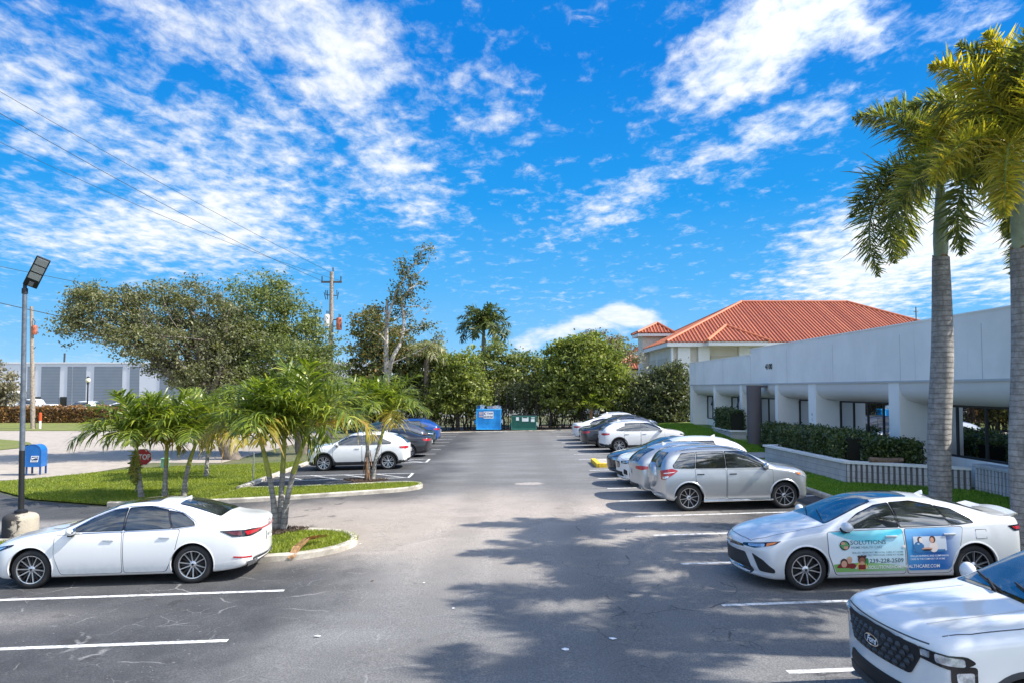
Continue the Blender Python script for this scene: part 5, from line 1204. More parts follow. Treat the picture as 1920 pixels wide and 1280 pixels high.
# turret and lower wing at its left
tw = AT(1232, 607, 84)
mb = MB(); hip(mb, AT(1195, 625, 82).x, AT(1264, 625, 82).x, 82, 86.2, tw.x-.05, tw.x+.05, 84, AT(1195, 624, 82).z, tw.z, faces='f'); 
rl(mb).build('turret_roof', [TILE, TILEG], RB, clean=False); mb = MB()
lw = AT(1175, 672, 98); hip(mb, lw.x-2.2, lw.x+9, 94, 108, lw.x+4.2, lw.x+5.2, 101, AT(1175, 690, 94).z, AT(1212, 640, 94).z+.9, faces='f'); rl(mb).build('wing_roof', [TILE, TILEG], RB, clean=False)
t0 = AT(1195, 625, 82); mb = MB(); mb.box(t0.x+.7, AT(1264, 625, 82).x-.5, 82.6, 85.6, 2, t0.z-.3); rl(mb).build('turret_wall', CREAM, RB); mb = MB(); mb.box(lw.x-1.4, lw.x+8, 94.8, 107, 0, AT(1175, 690, 94).z-.2); rl(mb).build('wing_wall', CREAM, RB)
mb = MB(); mb.box(t0.x+.06, AT(1264, 625, 82).x-.06, 82.06, 86.1, t0.z-.32, t0.z-.02); rl(mb).build('turret_eaves', TRIMW, RB)
# ---------------------------------------------------------------- warehouse at the far left and pale building behind the trees
WHB = thing('warehouse', 'long white warehouse with tall grey wall panels, at the far left beyond the hedge', 'building', (-50, 100, 0))
GPAN, nt, p = nt_new('grey corrugated panel'); co_ = objco(nt); s = N(nt, 'ShaderNodeSeparateXYZ'); L(nt, co_, s.inputs[0])
zf = mth(nt, 'FRACT', mth(nt, 'DIVIDE', s.outputs[2], .42)); c = mix(nt, mrange(nt, zf, .86, .95), mix(nt, noise(nt, co_, .7, 5), (.17, .20, .235), (.235, .265, .30)), (.12, .14, .16)); L(nt, c, p.inputs['Base Color']); p.inputs['Roughness'].default_value = .7
zt = AT(150, 681, 100).z
def xl(px): return AT(px, 700, 100).x+50
mb = MB(); mb.box(-90, 36, 0, 20, -.3, zt); mb.build('wall', wall_mat('warehouse white', (.62, .63, .65), .03, .06), WHB)
mb = MB(); mb.box(-90, 36, -.12, .4, zt, zt+.18); mb.build('parapet_cap', TRIMW, WHB)
for a, b in ((52, 66), (78, 113), (127, 135.5), (137, 162), (177, 230), (244, 262), (300, 352), (395, 440)):
    mb = MB(); mb.box(xl(a), xl(b), -.06, 0, .0, zt-.42); mb.build('wall_panel', GPAN, WHB)
for a, b in ((66.5, 77.5), (114.5, 126.5), (231, 243), (262.5, 280)):
    mb = MB(); mb.box(xl(a), xl(b), -.09, 0, -.2, 2.25); mb.build('entrance', GLOSS, WHB)
mb = MB(); mb.box(xl(20), xl(50), -3.0, -.0, 2.8, 3.1); mb.build('awning', TRIMW, WHB)
mb = MB(); mb.tube([(xl(103), 2, zt), (xl(103.5), 2, zt+1.5)], .12, 6); mb.tube([(xl(102), 2, zt+1.42), (xl(104.5), 2, zt+1.5)], .08, 6); mb.build('vent_pipe', CANOPY, WHB)
PB = thing('long_pale_building', 'long low pale building glimpsed through the trees behind the dumpsters', 'building', (-6, 90, 0))
mb = MB(); mb.box(-17, 20, 0, 14, -.2, 4.3); mb.build('wall', wall_mat('pale wall', (.60, .60, .58)), PB); mb = MB(); mb.box(-17.2, 20.2, -.15, 14, 4.3, 4.6); mb.build('roof_edge', M('grey roof edge', (.25, .27, .28), .7), PB)
for k in range(9):
    mb = MB(); mb.box(-15+k*3.9, -13.4+k*3.9, -.06, 0, 1.0, 2.6); mb.build('window', GLASS, PB)
# ---------------------------------------------------------------- street furniture and other things
STEEL = M('galvanised pole paint', (.14, .16, .19), .45, .3, var=.25, vs=9); BLKP = M('black paint', (.012, .013, .015), .5); WOOD = M('weathered pole wood', (.30, .25, .20), .9, var=.35, vs=7, bmp=.4, bs=40)
# lamp post with concrete base
t = thing('lamp_post', 'grey lamp post with a tilted panel head on a round stained concrete base', 'lamp post', G(38, 1006))
stn, nt, p = nt_new('stained concrete'); co_ = objco(nt); s = N(nt, 'ShaderNodeSeparateXYZ'); L(nt, co_, s.inputs[0])
k_ = mth(nt, 'ADD', s.outputs[0], mth(nt, 'MULTIPLY', mth(nt, 'SUBTRACT', noise(nt, co_, 5, 6, .7, .6), .5), 1.1))
L(nt, mix(nt, mrange(nt, k_, .06, .16), (.04, .037, .036), mix(nt, noise(nt, co_, 9, 5), (.35, .30, .23), (.48, .43, .34))), p.inputs['Base Color']); p.inputs['Roughness'].default_value = .85; bump(nt, p, noise(nt, co_, 30, 5), .5, .02)
mb = MB(); mb.lathe([(.39, -.1), (.39, .45), (.375, .52), (.32, .57), (.20, .60), (0, .60)], None, 32); mb.build('base', stn, t, True, 50)
lp = t.location; Tp = AT(46.5, 548, lp.y)-lp; Hc = AT(69, 511, lp.y-.1)-lp
mb = MB(); mb.lathe([(.15, .60), (.15, .66), (.10, .68), (.066, .70)], None, 16); mb.tube([(0, 0, .6), Tp.lerp(Vector((0, 0, .6)), .72)], .066, 14); mb.build('pole_foot', BLKP, t, True)
mb = MB(); mb.tube([Tp.lerp(Vector((0, 0, .6)), .72), Tp], [.062, .052], 14); mb.build('pole', STEEL, t, True)
mb = MB(); mb.tube([Tp, Tp+Vector((0, 0, .22))], .045, 10); mb.lathe([(.07, -.04), (.07, .08), (.06, .10)], Matrix.Translation(Tp), 14); mb.build('bracket', BLKP, t, True)
e1 = Vector((.42, -.22, .54)).normalized(); e2 = Vector((.26, .15, -.05)); e2 = (e2-e1*e2.dot(e1)).normalized(); e3 = e1.cross(e2)
HX = Matrix.Translation(Hc) @ Matrix(((e1.x, e2.x, e3.x, 0), (e1.y, e2.y, e3.y, 0), (e1.z, e2.z, e3.z, 0), (0, 0, 0, 1)))
mb = MB(); mb.bbox(-.44, .44, -.16, .16, -.035, .03, .02, HX); hd = mb.build('lamp_head', BLKP, t, True)
mb = MB()
for k in range(3): mb.box(-.20+k*.215, -.02+k*.215, -.13, .13, -.045, -.034, HX)
mb.build('led_panel', M('led lens', (.50, .52, .52), .25, .3), hd)
mb = MB(); mb.box(-.40, -.28, -.05, .05, -.06, -.034, HX); mb.build('sensor', M('sensor grey', (.2, .2, .2), .4), hd)
# mailbox
MBL = M('mailbox blue', (.012, .13, .42), .4, coat=.3, var=.12, vs=5)
t = thing('mailbox', 'blue postal collection box with a rounded top on the grass by the street', 'mailbox', G(68, 889), radians(8)); t.location.z = G(68, 889).z+.03
mb = MB(); prof = [(-.30, .33), (.30, .33), (.30, .98)]+[(.30*cos(a), .98+.30*sin(a)) for a in [pi*k/10 for k in range(1, 10)]]+[(-.30, .98)]
YZ = Matrix(((1, 0, 0, 0), (0, 0, 1, 0), (0, 1, 0, 0), (0, 0, 0, 1)))
mb.prism(prof, -.30, .26, YZ); bx = mb.build('box', MBL, t)
mb = MB(); rim = [(.31*cos(a), .98+.31*sin(a)) for a in [pi*k/14 for k in range(15)]]
mb.tube([(a, -.30, b) for a, b in [(.31, .35)]+rim+[(-.31, .35)]], .014, 6); mb.build('rim', MBL, bx, True)
for sx in (-.27, .27):
    for sy in (-.26, .22): mb = MB(); mb.box(sx-.03, sx+.03, sy-.03, sy+.03, 0, .34); mb.build('leg', M('mailbox leg', (.012, .06, .20), .5), t)
mb = MB(); mb.box(-.46, -.29, -.27, .22, .96, 1.22); mb.add([(-.46, -.27, 1.22), (-.29, -.27, 1.27), (-.29, .22, 1.27), (-.46, .22, 1.22)], [(0, 1, 2, 3)]); mb.build('chute', MBL, t)
mb = MB(); K = Matrix(((1, .15, 0, 0), (0, 0, -1, -.305), (0, 1, 0, 0), (0, 0, 0, 1)))
mb.prism([(-.19, .54), (.11, .54), (.11, .80), (-.19, .80)], 0, .006, K); mb.mi = 1
mb.prism([(-.165, .625), (.09, .625), (.09, .77), (-.165, .77)], .006, .010, K); mb.mi = 0
mb.prism([(-.15, .65), (.0, .70), (-.10, .72), (-.155, .72)], .010, .013, K); mb.prism([(-.12, .735), (.06, .735), (.08, .70), (-.02, .715)], .010, .013, K); mb.mi = 1
add_text(mb, 'UNITED STATES', .045, K @ Matrix.Translation((-.035, .588, .009)), .0, True, .24); add_text(mb, 'POSTAL SERVICE', .045, K @ Matrix.Translation((-.035, .555, .009)), .0, True, .24)
mb.build('emblem', [WHT, M('emblem navy', (.01, .03, .12), .5)], bx, clean=False)
# stop sign
t = thing('stop_sign', 'red octagonal stop sign half hidden behind the leftmost palm trunk', 'sign', G(254, 925)); zc = AT(267, 856, t.location.y-.1)
R8 = .31; oc = [(R8*cos(pi/8+k*pi/4), R8*sin(pi/8+k*pi/4)) for k in range(8)]; S_ = Matrix.Translation((zc.x-t.location.x, -.05, zc.z-t.location.z)) @ Matrix.Rotation(radians(12), 4, 'Z') @ Matrix(((1, 0, 0, 0), (0, 0, -1, 0), (0, 1, 0, 0), (0, 0, 0, 1)))
mb = MB(); mb.prism(oc, 0, .01, S_); mb.mi = 1; mb.prism([(a*.92, b*.92) for a, b in oc], .010, .014, S_); mb.mi = 0; add_text(mb, 'STOP', .27, S_ @ Matrix.Translation((0, -.09, .016)), .006, True, .48)
mb.build('sign_board', [WHT, M('sign red', (.55, .015, .02), .4)], t, clean=False)
mb = MB(); mb.tube([(.0, 0, 0), (.10, 0, 1.0), (zc.x-t.location.x, -.02, zc.z-t.location.z+.2)], .03, 6); mb.build('post', WOOD, t)
# green utility pedestal, stakes
t = thing('utility_pedestal', 'small pale green utility pedestal on the lawn between the palm trunks', 'utility box', G(309, 879)); t.location.z += .03
mb = MB(); mb.bbox(-.14, .14, -.12, .12, 0, .42, .03); mb.build('cabinet', M('pale green', (.16, .34, .22), .6), t); mb = MB(); mb.bbox(-.16, .16, -.14, .14, .42, .49, .03); mb.build('lid', M('green lid', (.20, .40, .27), .6), t)
t = thing('stake', 'thin grey metal stake standing in the lawn between the palms', 'stake', G(475, 905)); mb = MB(); mb.tube([(0, 0, 0), (0, 0, 1.15)], .028, 6); mb.lathe([(.034, 1.13), (.03, 1.17), (0, 1.18)], None, 8); mb.build('post', M('stake', (.2, .22, .2), .6), t)
# marker post
t = thing('marker_post', 'white marker post with an orange top beside the wooden pole', 'marker post', G(75, 803)); mb = MB(); mb.tube([(0, 0, 0), (0, 0, .75)], .09, 8); mb.build('post', WHT, t)
mb = MB(); mb.tube([(0, 0, .75), (0, 0, 1.42)], .12, 8); mb.lathe([(.12, 1.42), (.06, 1.47), (0, 1.48)], None, 8); mb.build('top', M('orange plastic', (.65, .09, .02), .5), t)
# globe street lamp
t = thing('globe_lamp', 'black street lamp with a round cream globe in front of the brown hedge', 'street lamp', G(163, 791)); zg = AT(162, 712, t.location.y).z-t.location.z
mb = MB(); mb.lathe([(.22, 0), (.20, .4), (.10, .6), (.08, 1.2), (.07, zg-.5), (.13, zg-.45), (.10, zg-.35), (.18, zg-.28)], None, 14); mb.build('post', BLKP, t, True)
mb = MB(); mb.ell((0, 0, zg), (.26, .26, .30)); mb.build('globe', M('cream globe', (.75, .70, .52), .3), t, True); mb = MB(); mb.lathe([(.20, zg+.2), (.12, zg+.34), (.03, zg+.40), (0, zg+.55)], None, 12); mb.build('finial', BLKP, t, True)
# utility poles
PLAB = [('wooden utility pole with a rusty transformer at the far left', (62, 803), (59, 575), 'a'), ('utility pole with a crossarm, a white can and a rust red transformer above the trees', None, (622, 510), 'b'), ('far utility pole, only its crossarm showing left of the tall bare tree', None, (702, 583), 'c')]
for lab, base, top, k in PLAB:
    Yp = G(*base).y if base else (54 if k == 'b' else 80); tp = AT(top[0], top[1], Yp); bx_ = G(*base).x if base else tp.x
    t = thing('utility_pole', lab, 'utility pole', (bx_, Yp, gz(bx_))); h = tp.z-gz(bx_); dx = tp.x-bx_
    mb = MB(); mb.tube([(0, 0, -.1), (dx*.5, 0, h*.5), (dx, 0, h)], [.21, .18, .14], 10); mb.build('pole', WOOD, t, True)
    if k == 'a':
        mb = MB(); mb.lathe([(0, 0), (.2, 0), (.22, .05), (.22, .75), (.18, .85), (0, .86)], Matrix.Translation((dx+.42, -.1, h-2.6)), 14); mb.build('transformer', M('rusty can', (.35, .10, .05), .6, var=.5, vs=4), t, True)
        mb = MB(); mb.box(dx, dx+.4, -.05, .05, h-2.2, h-2.1); mb.tube([(dx+.4, -.1, h-1.75), (dx+.45, -.1, h-1.4), (dx, 0, h-.9)], .03, 6); mb.tube([(dx, 0, h-4.2), (dx+.5, 0, h-3.7)], .03, 6); mb.build('bracket', CANOPY, t)
    if k in 'bc':
        s_ = 1 if k == 'b' else .95; zc = h-.75*(k == 'b')-.02; a = .78*s_ if k == 'b' else 1.3
        mb = MB(); mb.bbox(-a, a, -.07, .05, zc-.07, zc+.07, .01); mb.build('crossarm', WOOD if k == 'c' else M('grey crossarm', (.10, .10, .10), .8), t)
        for xx in (-a+.06, a-.08, .1 if k == 'b' else -.5):
            mb = MB(); zz = zc if abs(xx) > .2 else h-.1; mb.tube([(xx, 0, zz), (xx, 0, zz+.42)], [.035, .05], 6); mb.build('insulator', CANOPY, t)
        if k == 'b':
            mb = MB(); mb.tube([(-.42, 0, h-1.75), (.42, 0, h-1.80)], .035, 6)
            for xx, dd in ((-.42, -.14), (.42, .12), (-.30, 0)): mb.tube([(xx, 0, h-1.75), (xx-.02, 0, h-1.4)], .03, 6); mb.tube([(xx+dd, 0, h-1.55), (xx, 0, h-2.1)], .03, 6)
            mb.build('cutout_bracket', CANOPY, t)
            for xx, m_, zz in ((-.30, M('pale can', (.66, .66, .66), .5), h-4.15), (.62, M('rusty can', (.35, .10, .05), .6, var=.5, vs=4), h-4.4)):
                mb = MB(); mb.lathe([(0, 0), (.19, 0), (.21, .04), (.21, .85), (.17, .92), (0, .93)], Matrix.Translation((xx, -.12, zz)), 14); o = mb.build('transformer', m_, t, True)
                mb = MB(); mb.tube([(xx, -.12, zz+.9), (xx, -.12, zz+1.2)], .035, 6); mb.tube([(xx+.1, -.12, zz+.9), (xx+.1, -.12, zz+1.15)], .03, 6); mb.build('bushing', CANOPY, o)
            mb = MB(); mb.box(0, .62, -.05, .03, h-3.65, h-3.58); mb.box(0, .62, -.05, .03, h-4.15, h-4.08); mb.build('transformer_arm', CANOPY, t)
# overhead wires
WIRE = M('wire', (.03, .03, .03), .6)
def wire(lab, a, b, sag, r):
    a, b = Vector(a), Vector(b); pts = []
    for k in range(25): t = k/24; p = a.lerp(b, t); p.z -= sag*4*t*(1-t); pts.append(p-a)
    o = MB().tube(pts, r, 5).build('overhead_wire', WIRE, None, True); o.location = a; tag(o, lab, 'wire', 'overhead wires crossing the left of the sky')
wire('uppermost thin overhead wire running down from the top left of the sky', AT(-260, 20, 27), AT(622, 512, 54), .3, .011)
wire('second overhead wire, close below the uppermost one in the top left sky', AT(-260, 60, 26), AT(604, 527, 54), .5, .013)
wire('third overhead wire from the top, well below the close upper pair', AT(-260, 138, 28), AT(640, 527, 54), .7, .011)
wire('overhead wire passing in front of the top of the large oak', AT(-200, 455, 30), AT(600, 592, 54), .5, .012)
wire('thick overhead cable passing in front of the middle of the oak, touching the lamp post', AT(-200, 520, 30), AT(622, 676, 54), .5, .018)
# dumpsters
def dumpster(name, label, px, col, w, d, h, lidc, open_):
    g = G(px, 807.5); m_ = M(name+' paint', col, .5, var=.16, vs=2.5); t = thing(name, label, 'dumpster', (g.x, g.y, g.z+.02))
    mb = MB(); b = .14
    mb.add([(-w/2, 0, b), (w/2, 0, b), (w/2, d, b), (-w/2, d, b), (-w/2-.02, -.03, h), (w/2+.02, -.03, h), (w/2+.02, d, h*1.0), (-w/2-.02, d, h*1.0)], [(0, 1, 5, 4), (1, 2, 6, 5), (2, 3, 7, 6), (3, 0, 4, 7), (0, 3, 2, 1)])
    mb.poly([(-w/2, 0, h-.35), (w/2, 0, h-.35), (w/2, d, h-.35), (-w/2, d, h-.35)]); body = mb.build('body', m_, t, clean=False)
    mb = MB(); 
    for x0, x1, z0, z1 in ((-w/2-.05, w/2+.05, h-.09, h+.01), (-w/2-.03, w/2+.03, b-.03, b+.05)): mb.box(x0, x1, -.07, -.02, z0, z1); mb.box(x0, x0+.05, -.02, d, z0, z1); mb.box(x1-.05, x1, -.02, d, z0, z1)
    for x in (-w/2-.02, w/2-.05): mb.box(x, x+.06, -.055, -.01, b, h-.09)
    mb.build('rim', M(name+' rim', tuple(min(1, q*1.5+.03) for q in col), .5), t)
    for s in (-1, 1):
        mb = MB(); mb.box(s*(w/2+.05)-.05, s*(w/2+.05)+.05, .1, d*.8, h*.36, h*.36+.24); mb.box(s*(w/2+.13)-.03, s*(w/2+.13)+.03, -.05, .0, h*.3, h*.5); mb.build('lift_pocket', m_ if s < 0 else TRIMW, t)
    for sx in (-w/2+.2, w/2-.2):
        for sy in (.2, d-.2): mb = MB(); mb.lathe([(0, -.04), (.075, -.04), (.075, .04), (0, .04)], Matrix.Translation((sx, sy, .075)) @ Matrix.Rotation(pi/2, 4, 'Y'), 12); mb.build('caster', BLKP, t)
    return t
t = dumpster('blue_dumpster', 'tall bright blue dumpster with a white company sign, heaped with boxes', 916.5, (.02, .33, .80), 1.98, 1.5, 1.78, None, True)
XP = Matrix(((1, 0, 0, 0), (0, 0, -1, -.055), (0, 1, 0, 0), (0, 0, 0, 1)))
mb = MB(); mb.prism([(-.42, 1.02), (.38, 1.02), (.38, 1.58), (-.42, 1.58)], 0, .01, XP); mb.mi = 1
add_text(mb, 'Coastal', .24, XP @ Matrix.Translation((.10, 1.36, .012)), .004, True, .46); add_text(mb, '239-337-7600', .15, XP @ Matrix.Translation((-.02, 1.10, .012)), .008, True, .72)
mb.prism([(-.27+.11*cos(a), 1.42+.11*sin(a)) for a in [radians(50+k*26) for k in range(11)]]+[(-.24+.08*cos(a), 1.42+.08*sin(a)) for a in [radians(310-k*26) for k in range(11)]], .011, .014, XP)
mb.build('company_sign', [WHT, M('sign navy', (.01, .04, .16), .5)], t, clean=False)
mb = MB(); mb.prism([(-.80, 1.12), (-.48, 1.12), (-.48, 1.26), (-.80, 1.26)], 0, .01, XP); mb.prism([(-.80, 1.32), (-.48, 1.32), (-.48, 1.55), (-.80, 1.55)], 0, .01, XP); mb.build('notice', M('notice pale red', (.55, .42, .42), .5, var=.4, vs=18), t)
for lab, x, w, h, col, rz in (('white box sticking out of the blue dumpster, second from the left', -.62, .34, .30, (.7, .7, .68), .3), ('flat white and red box on top of the blue dumpster', .15, .55, .2, (.62, .50, .48), -.1), ('blue box at the left corner of the blue dumpster', -.9, .3, .22, (.02, .25, .62), .1), ('torn white carton leaning at the right of the blue dumpster', .62, .42, .24, (.72, .70, .66), .5)):
    mb = MB(); mb.bbox(-w/2, w/2, -.2, .2, -.25, h, .01); mb.add([(-w/2, -.2, h), (w/2, -.2, h), (w/2, -.32, h+.10), (-w/2, -.32, h+.10)], [(0, 1, 2, 3)])
    o = mb.build('cardboard_box', M('box '+lab[:9], col, .7, var=.2, vs=9)); o.location = t.location+Vector((x, .45, 1.76)); o.rotation_euler = (.1, rz*.7, rz); tag(o, lab, 'box')
t = dumpster('green_dumpster', 'low dark green dumpster with white notices, right of the blue one', 982.5, (.012, .12, .085), 1.98, 1.3, 1.20, None, False)
mb = MB()
for x0, x1 in ((-.98, -.02), (.02, .98)): mb.box(x0, x1, -.08, 1.32, 1.22, 1.26)
mb.build('lid', M('dark lid', (.02, .03, .03), .6), t)
for x, z, w, h in ((-.52, .98, .24, .30), (.10, .98, .52, .44), (.72, 1.08, .30, .14), (.70, .84, .30, .22)):
    mb = MB(); mb.prism([(x-w/2, z-h/2), (x+w/2, z-h/2), (x+w/2, z+h/2), (x-w/2, z+h/2)], 0, .01, XP)
    mb.mi = 1
    if w > .4: mb.prism([(x-w*.4, z+h*.12), (x+w*.3, z+h*.12), (x+w*.3, z+h*.34), (x-w*.4, z+h*.34)], .010, .013, XP)
    mb.build('notice', [M('notice white', (.72, .76, .74), .5, var=.1), M('notice ink', (.05, .08, .07), .5)], t)
# picket fence behind
t = thing('picket_fence', 'dark metal picket fence behind the dumpsters', 'fence', (0, 61.5, 0)); mb = MB()
for k in range(0, 150): x = -11+k*.155; mb.box(x, x+.03, 0, .03, 0, 2.1)
o = mb.build('pickets', BLKP, t, clean=False); mb = MB(); mb.box(-11, 12.3, -.02, .05, .25, .3); mb.box(-11, 12.3, -.02, .05, 1.85, 1.9); mb.build('rail', BLKP, t)
# litter
rr = random.Random(3)
for lab, px, py, s in (('small white scrap on the dark asphalt at lower left', 596, 1193, .10), ('white crumpled scrap in the tree shade at the bottom', 1061, 1218, .11), ('second white scrap in the tree shade, farther right', 1150, 1198, .10), ('pale scrap beside the kerb of the near island', 676, 1020, .08), ('white speck at the tip of the tree shadow', 851, 1141, .05), ('brown leaf on the asphalt left of the lane', 698, 1089, .07), ('white flake on the asphalt below the wide shadow', 795, 1093, .06)):
    g = G(px, py); mb = MB(); n = 7; pts = [(s*.62*(.6+.5*rr.random())*cos(2*pi*k/n), s*.62*(.4+.3*rr.random())*sin(2*pi*k/n), .003+.015*rr.random()) for k in range(n)]
    mb.add(pts+[(0, 0, .022)], [(k, (k+1) % n, n) for k in range(n)]); o = mb.build('litter', M('brown leaf', (.10, .05, .03), .8) if 'brown' in lab else WHT); o.location = (g.x, g.y, g.z+.004); tag(o, lab, 'litter')
# ---------------------------------------------------------------- plants
def rnd(n, a=0., b=1.): return RNG.random(n)*(b-a)+a
def unit(n):
    v = RNG.normal(size=(n, 3)); return v/np.linalg.norm(v, axis=1, keepdims=True)
def leaf_quads(C, size, aspect=.5, up=.3, jitter=.4, out=None):
    """folded diamond leaf at each centre"""
    n = len(C); d = unit(n)
    if out is not None: d = d+out*.8; d /= np.linalg.norm(d, axis=1, keepdims=True)
    d[:, 2] -= .15; r = unit(n); r[:, 2] += up; w = np.cross(d, r); w /= np.linalg.norm(w, axis=1, keepdims=True)+1e-9
    nn = np.cross(w, d); s = size*(1+jitter*(RNG.random(n)-.5)*2); s = s[:, None]
    V = np.stack([C-d*s*.5, C+w*s*aspect*.5+nn*s*.08, C+d*s*.5-nn*s*.05, C-w*s*aspect*.5+nn*s*.08], 1).reshape(-1, 3)
    Fq = np.arange(4*n).reshape(n, 4); return V, Fq
def limb(mb, a, b, r0, r1, wob=.15, n=6, seg=5):
    a, b = Vector(a), Vector(b); pts = []; rs = []
    for k in range(seg+1):
        t = k/seg; p = a.lerp(b, t); L_ = (b-a).length
        if 0 < k < seg: p += Vector((random.uniform(-1, 1), random.uniform(-1, 1), random.uniform(-.3, .6)))*L_*wob*.4
        pts.append(p); rs.append(r0+(r1-r0)*t)
    mb.tube(pts, rs, n); return pts
BARK = M('grey bark', (.16, .13, .105), .9, var=.4, vs=5, bmp=.5, bs=20); BARKP = M('pale bark', (.40, .36, .31), .9, var=.3, vs=4, bmp=.4, bs=18); TWIG = M('dark twigs', (.055, .045, .038), .9, var=.3)
def tree(name, label, base, blobs, mat, nleaf, lsize, group=None, trunk=.3, bark=None, fork=.35, clump=.45, aspect=.55, nlimb=10, shell=.55, trunk_to=None, seed=0, extra=None, cat='tree'):
    """blobs: (x, y, z, rx, ry, rz) in world metres; leaves gather in clumps on and inside the blobs"""
    global RNG
    RNG = np.random.default_rng(100+seed); random.seed(100+seed)
    t = thing(name, label, cat, base, group=group); bv = np.array(base); pts = []; vol = np.array([b[3]*b[4]*b[5] for b in blobs])**.8; vol = vol/vol.sum(); cc = []
    for b, f in zip(blobs, vol):
        k = max(6, int(nleaf*f/38)); u = unit(k); rad = (shell+(1-shell)*rnd(k))**.6 if shell < 1 else np.ones(k)
        lump = 1+.26*np.sin(u[:, 0]*5+b[0])*np.cos(u[:, 2]*6+b[2])+.10*RNG.normal(size=k); c = np.array(b[:3])+u*np.array(b[3:6])*(rad*lump)[:, None]; cc.append(c)
        m = int(nleaf*f/k)
        for q, uu in zip(c, u):
            mm = int(m*(.3+1.4*RNG.random())); cl = RNG.normal(size=(mm, 3))*np.array([clump, clump, clump*.55])*(.45+.75*RNG.random()); pts.append(q+cl)
    Pt = np.concatenate(pts); Pt = Pt[Pt[:, 2] > base[2]+.25]; V, Fq = leaf_quads(Pt, lsize, aspect); np_mesh('crown', V-bv, Fq, mat, t)
    mb = MB(); bark = bark or BARK; B0 = Vector(base)*0; ctr = Vector(np.mean([b[:3] for b in blobs], axis=0))-Vector(base)
    fk = Vector((ctr.x*.35, ctr.y*.35, max(.8, ctr.z*fork))); tp = limb(mb, (0, 0, -.15), fk, trunk, trunk*.72, .08, 10, 4)
    allc = np.concatenate(cc)-bv; sel = RNG.choice(len(allc), min(nlimb, len(allc)), replace=False)
    for i in sel:
        e = Vector(allc[i]); mid = fk.lerp(e, .5)+Vector((0, 0, .1*(e-fk).length)); limb(mb, fk, mid, trunk*.42, trunk*.22, .12, 6, 3); limb(mb, mid, e, trunk*.22, .02, .2, 5, 4)
        for _ in range(3):
            j = RNG.integers(len(allc)); e2 = Vector(allc[j])
            if (e2-mid).length < (e-fk).length*.8+1: limb(mb, mid, e2, trunk*.13, .012, .2, 4, 4)
    mb.build('trunk', bark, t, True); return t
LV = {}
LV['oak'] = leafmat('oak leaves', (.10, .115, .06), (.19, .195, .11), (.30, .29, .21), .32)
LV['oakb'] = leafmat('greener oak leaves', (.085, .115, .04), (.20, .235, .085), (.31, .32, .17), .34)
LV['bright'] = leafmat('bright leaves', (.08, .115, .028), (.27, .31, .08), (.46, .47, .19), .38)
LV['mid'] = leafmat('mid leaves', (.075, .105, .035), (.22, .255, .085), (.40, .40, .21), .35)
LV['dark'] = leafmat('dark leaves', (.05, .062, .036), (.14, .16, .085), (.27, .27, .18), .28)
LV['brown'] = leafmat('browning leaves', (.06, .08, .03), (.17, .17, .065), (.42, .22, .11), .35)
LV['grey'] = leafmat('grey twig leaves', (.15, .135, .105), (.27, .245, .18), (.36, .30, .23), .25)
LV['hedge'] = leafmat('hedge leaves', (.03, .055, .02), (.10, .14, .045), (.24, .25, .11), .25, .35, .6)
LV['bhedge'] = leafmat('brown hedge leaves', (.13, .07, .035), (.30, .165, .075), (.50, .30, .14), .25)
LV['under'] = leafmat('undergrowth leaves', (.035, .042, .022), (.12, .14, .06), (.55, .55, .45), .2)
def pb(px, py, Y, rpx, rpz, ry=None):
    a = AT(px, py, Y); k = Y/F; return (a.x, a.y, a.z, rpx*k, ry or rpx*k*.8, rpz*k)
gl = -.26
tree('live_oak', 'broad spreading oak with thin grey-green foliage, left of the green rounded tree', (-14.6, 38, gl), [pb(200, 590, 37, 80, 55), pb(160, 565, 37, 40, 40), pb(135, 620, 36, 28, 30), pb(290, 585, 38, 80, 55), pb(260, 640, 36, 60, 34), pb(370, 580, 39, 60, 50), pb(350, 660, 38, 90, 60), pb(420, 640, 39, 70, 80), pb(410, 720, 38, 70, 45)], LV['oak'], 44000, .15, trunk=.45, clump=.30, aspect=.5, nlimb=26, shell=.45, fork=.4, seed=1)
tree('rounded_tree', 'dense rounded olive green tree standing right of the broad oak', (-11.8, 41, gl), [pb(490, 590, 41, 70, 68), pb(552, 606, 41, 44, 54), pb(602, 690, 41, 44, 52), pb(585, 650, 41, 34, 44), pb(520, 680, 40, 90, 60), pb(460, 660, 40, 60, 70), pb(580, 720, 40, 62, 45), pb(500, 545, 41, 34, 34)], LV['oakb'], 42000, .15, trunk=.4, clump=.34, nlimb=16, seed=2)
tree('edge_tree', 'small brownish tree at the very left edge before the warehouse', (-56, 78, gl), [pb(-5, 715, 78, 32, 38), pb(14, 740, 78, 24, 22), pb(-30, 720, 78, 40, 45), pb(30, 745, 78, 12, 14)], LV['grey'], 3500, .35, trunk=.3, seed=3)
